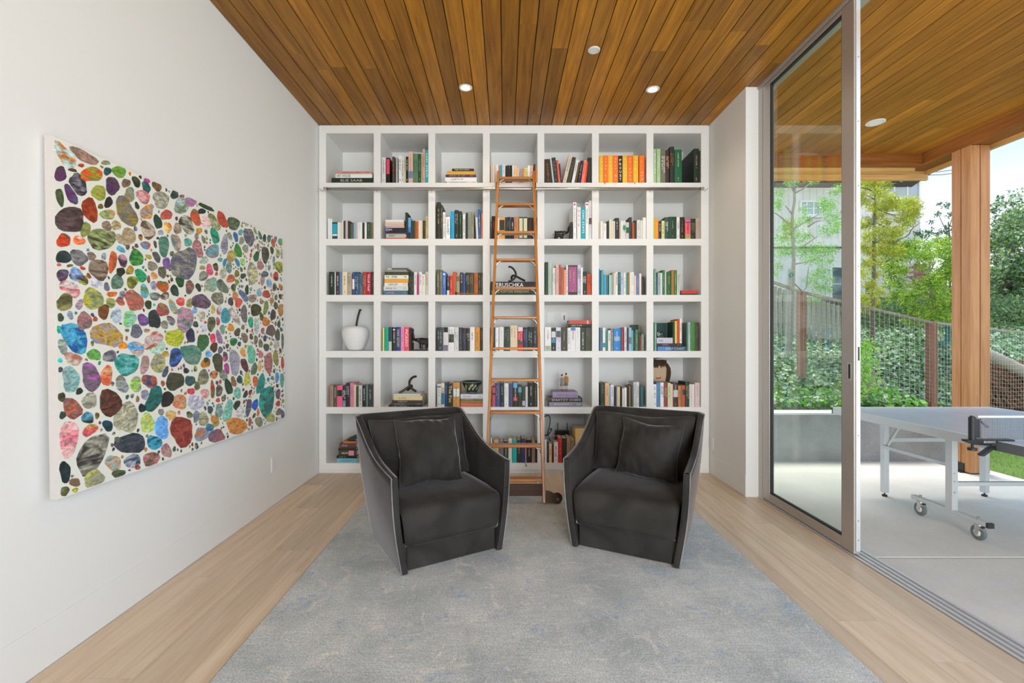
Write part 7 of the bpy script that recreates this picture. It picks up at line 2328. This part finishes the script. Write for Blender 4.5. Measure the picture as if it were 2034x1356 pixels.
MB().beam(at(1562, 720, Y1 - .12), at(1570, 534, Y1 - .12), 0.045, 0.045, up=(0, 1, 0)).build('stake', M['picket'], stake)
MB().tube([at(1567, 545, Y1 - .16), at(1573, 541, Y1 - .16), at(1576, 547, Y1 - .1), at(1570, 550, Y1 - .16)], 0.012, 6, closed=True).build('tie', plain('green_tie', (0.03, 0.28, 0.20), 0.6, noise=0.1), stake)
# yellow-green tree in the opening
Y2 = 7.6
tk_ = px_pts([(1733, 700), (1733, 620), (1736, 520), (1736, 440), (1739, 395), (1737, 350)], Y2)
br2 = [px_pts(b, Y2) for b in ([(1736, 440), (1755, 450), (1772, 456)], [(1737, 382), (1722, 374), (1706, 373)], [(1738, 396), (1722, 388)], [(1735, 440), (1724, 460)], [(1762, 497), (1780, 478), (1805, 468), (1810, 455), (1828, 442)],
                               [(1765, 496), (1759, 500)], [(1737, 410), (1752, 420), (1778, 428)], [(1737, 480), (1758, 485)], [(1765, 345), (1764, 358), (1770, 342)], [(1737, 365), (1752, 372), (1770, 362)], [(1733, 600), (1712, 640)], [(1760, 520), (1775, 510), (1795, 506)])]
cl2 = []
for (a, b, r_) in ((1722, 348, 16), (1735, 345, 17), (1750, 358, 16), (1735, 365, 18), (1755, 372, 16), (1716, 362, 14), (1712, 385, 14), (1720, 400, 13), (1745, 384, 14), (1760, 395, 16), (1772, 398, 13), (1748, 412, 15), (1780, 405, 14), (1790, 410, 12),
                   (1800, 402, 15), (1812, 402, 14), (1820, 412, 12), (1735, 412, 13), (1762, 415, 14), (1800, 420, 15), (1815, 428, 13), (1790, 435, 13), (1805, 442, 12), (1725, 440, 14), (1715, 448, 12), (1745, 432, 12), (1760, 440, 10), (1722, 468, 14),
                   (1745, 458, 14), (1762, 460, 14), (1778, 462, 15), (1790, 456, 12), (1750, 475, 12), (1772, 476, 12), (1715, 490, 16), (1730, 500, 16), (1748, 495, 15), (1765, 492, 13), (1780, 500, 15), (1740, 520, 16), (1722, 525, 15), (1712, 545, 12), (1740, 545, 12), (1770, 345, 10), (1800, 347, 9), (1812, 345, 8), (1790, 350, 9), (1728, 565, 14), (1715, 590, 14), (1735, 600, 14), (1745, 580, 12), (1720, 610, 12)):
    cl2.append((at(a, b, Y2 + rl.uniform(-.35, .35)), r_ * Y2 / F_PX))
tree('golden_tree', 'yellow green feathery tree standing in the open doorway view', tk_, br2, cl2, [srgb('c4c238'), srgb('d0cc48'), srgb('b4c03c'), srgb('a8c844'), srgb('d8c44c'), srgb('98b43c')], 300, 0.072, 'thin', M['bark'], 0.13, tr=0.036)
# bushy tree lower right of it
Y3 = 8.2
tk_ = px_pts([(1852, 700), (1853, 640), (1850, 590), (1845, 540), (1850, 500)], Y3)
br3 = [px_pts(b, Y3) for b in ([(1850, 590), (1820, 560), (1790, 540)], [(1848, 560), (1870, 530), (1888, 510)], [(1845, 540), (1825, 510)], [(1850, 590), (1875, 570)], [(1845, 545), (1860, 515)], [(1850, 600), (1810, 590), (1780, 585)])]
cl3 = []
for _ in range(125):
    a, b = rl.uniform(1765, 1900), rl.uniform(478, 640)
    if a < 1800 and b > 600: continue
    if 1803 < a < 1848 and 512 < b < 612 and rl.random() < .9: continue
    cl3.append((at(a, b, Y3 + rl.uniform(-.5, .6)), rl.uniform(11, 19) * Y3 / F_PX))
tree('feathery_bush', 'feathery lime green bushy tree left of the cedar post', tk_, br3, cl3, [srgb('a0c83c'), srgb('b4d048'), srgb('88b838'), srgb('6a9a30'), srgb('c4d050'), srgb('587f2c')], 120, 0.090, 'thin', M['barkpale'], 0.13, tr=0.045)
# dark broadleaf tree at the far right and sparse twigs against the sky
Y4 = 11.5
tk_ = px_pts([(2000, 760), (1998, 640), (2003, 560), (2010, 500), (2022, 440)], Y4)
br4 = [px_pts(b, Y4) for b in ([(2000, 600), (1980, 540), (1972, 480)], [(2003, 560), (2030, 520), (2050, 470)], [(2006, 520), (1988, 470)], [(1999, 640), (2030, 600), (2060, 580)], [(2010, 500), (2000, 440)], [(1998, 640), (1975, 610)])]
cl4 = []
for _ in range(150):
    a, b = rl.uniform(1958, 2110), rl.uniform(395, 665)
    if b < 395 + max(0, (2034 - a)) * 0.75 and rl.random() < .75: continue
    cl4.append((at(a, b, Y4 + rl.uniform(-.9, .9)), rl.uniform(12, 26) * Y4 / F_PX))
for _ in range(70):
    cl4.append((at(rl.uniform(1965, 2120), rl.uniform(505, 668), Y4 + rl.uniform(-.9, .9)), rl.uniform(14, 26) * Y4 / F_PX))
tree('broadleaf_tree', 'dark green broadleaf tree at the far right of the garden', tk_, br4, cl4, [srgb('6a8c5a'), srgb('7c9c6a'), srgb('58784c'), srgb('9cb890'), srgb('48683e'), srgb('b0c49a'), srgb('8cb048')], 150, 0.085, 'oval', M['bark'], 0.25, tr=0.10)
Y5 = 12.5
tk_ = px_pts([(1880, 720), (1886, 600), (1888, 500), (1884, 440)], Y5)
br5 = [px_pts(b, Y5) for b in ([(1888, 500), (1862, 470), (1845, 462)], [(1886, 470), (1870, 440), (1862, 420)], [(1888, 520), (1840, 500), (1825, 462)], [(1886, 450), (1895, 420)])]
cl5 = [(at(a, b, Y5 + rl.uniform(-.5, .5)), r_ * Y5 / F_PX) for a, b, r_ in ((1880, 408, 8), (1862, 425, 6), (1888, 425, 9), (1885, 455, 12), (1845, 460, 10), (1838, 468, 9), (1865, 462, 9), (1888, 475, 13), (1860, 478, 10), (1830, 462, 7), (1885, 495, 15), (1865, 500, 13), (1842, 490, 10), (1822, 464, 7), (1850, 440, 5), (1865, 405, 5))]
tree('sparse_tree', 'sparse small leaved tree against the sky left of the post', tk_, br5, cl5, [srgb('6a8a5c'), srgb('7a9a6c'), srgb('58784c')], 70, 0.07, 'oval', M['bark'], 0.13, tr=0.035)
# background greenery behind everything, as a far hedge of leaves
hg = thing('far_hedge', 'dense dark hedge closing the garden behind the fences', 'hedge', (9, 11.0, 0))
hd = MB()
for _ in range(22000):
    y = rl.uniform(9.3, 11.5)
    px = rl.uniform(1690, 2120) if _ < 14000 else rl.uniform(2100, 2900)
    zt = at(0, 590 + max(0, 1850 - px) * .05, y).z
    x = (px - VX) * y / F_PX
    z = rl.uniform(gh(x, y) - .1, zt)
    leafy(hd, (x, y, z), (rl.uniform(-.6, .6), -1, rl.uniform(0, 1)), rl.uniform(.05, .09), jit(rl.choice([srgb('4c7034'), srgb('5c8440'), srgb('3c5c2c'), srgb('789a50'), srgb('6a7a4a')]), .3), 'oval')
o = hd.build('foliage', M['leaf'], hg, fix=False); o['kind'] = 'stuff'
MB().tube([(9, 11.2, 0), (9, 11.2, 2.0)], 0.06, 6).build('stem', M['bark'], hg)
# shrub of pale bare twigs and young leaves near the wall
sh = thing('twiggy_shrub', 'pale twiggy shrub with young leaves beside the door edge', 'shrub', at(1712, 806, 5.75))
for k in range(12):
    a0 = at(1708 + rl.uniform(-6, 8), 808, 5.75)
    b0 = at(1708 + rl.uniform(-12, 52), rl.uniform(690, 775), 5.8 + rl.uniform(-.1, .25))
    MB().tube(smoothed([a0, (a0 + b0) / 2 + Vector((rl.uniform(-.03, .03), 0, .06)), b0]), 0.005, 5).build('twig', M['barkpale'], sh, smooth=True)
f_ = MB()
for _ in range(900):
    p = at(rl.gauss(1716, 15), rl.uniform(675, 790), 5.75 + rl.uniform(-.1, .25))
    leafy(f_, p, (rl.uniform(-1, 1), -1, rl.uniform(0, 1)), rl.uniform(.03, .055), jit(rl.choice([srgb('8cc04c'), srgb('9ccc5c'), srgb('74b03c')]), .2), 'oval')
o = f_.build('foliage', M['leaf'], sh, fix=False); o['kind'] = 'stuff'
# brown brush pile and weathered log beyond the lawn
M['brush'] = wood('dry_brush', ('7a4a30', 'b0805c'), 'z', 0.9, vary=0.3)
M['log'] = plain('weathered_log', (0.42, 0.36, 0.30), 0.9, noise=0.35, nscale=14, bump=0.7)
bp_ = thing('brush_pile', 'brown pile of dry brush stems behind the wire fence', 'brush', at(2010, 800, 7.2))
bs = MB()
for _ in range(900):
    a = at(rl.uniform(1955, 2130), rl.uniform(715, 812), 7.0 + rl.uniform(-.15, .25))
    d = Vector((rl.uniform(.1, .4), rl.uniform(-.05, .05), -rl.uniform(.12, .38)))
    bs.tube([a, a + d * .5 + Vector((0, -.03, .02)), a + d], [.015, .013, .008], 4)
o = bs.build('stems', M['brush'], bp_, fix=False); o['kind'] = 'stuff'
lg = MB().tube(smoothed([at(1955, 700, 6.8), at(1990, 716, 6.75), at(2034, 738, 6.7), at(2120, 780, 6.6)], 1), 0.08, 12).build('fallen_log', M['log'], smooth=True)
tag(lg, 'weathered pale log lying on the slope right of the post', 'log')
# green hose coil by the far fence
hc = at(1868, 660, 8.0)
o = MB()
for k in range(4):
    o.tube([(hc.x + (.10 + .012 * k) * math.cos(a), hc.y - .02 * k, hc.z - .02 + (.16 + .012 * k) * math.sin(a)) for a in [2 * PI * i / 20 for i in range(20)]], 0.011, 6, closed=True)
o = o.build('garden_hose', plain('green_hose', (0.03, 0.20, 0.16), 0.5, noise=0.1), smooth=True)
tag(o, 'coiled dark green garden hose hanging beyond the fence', 'hose')
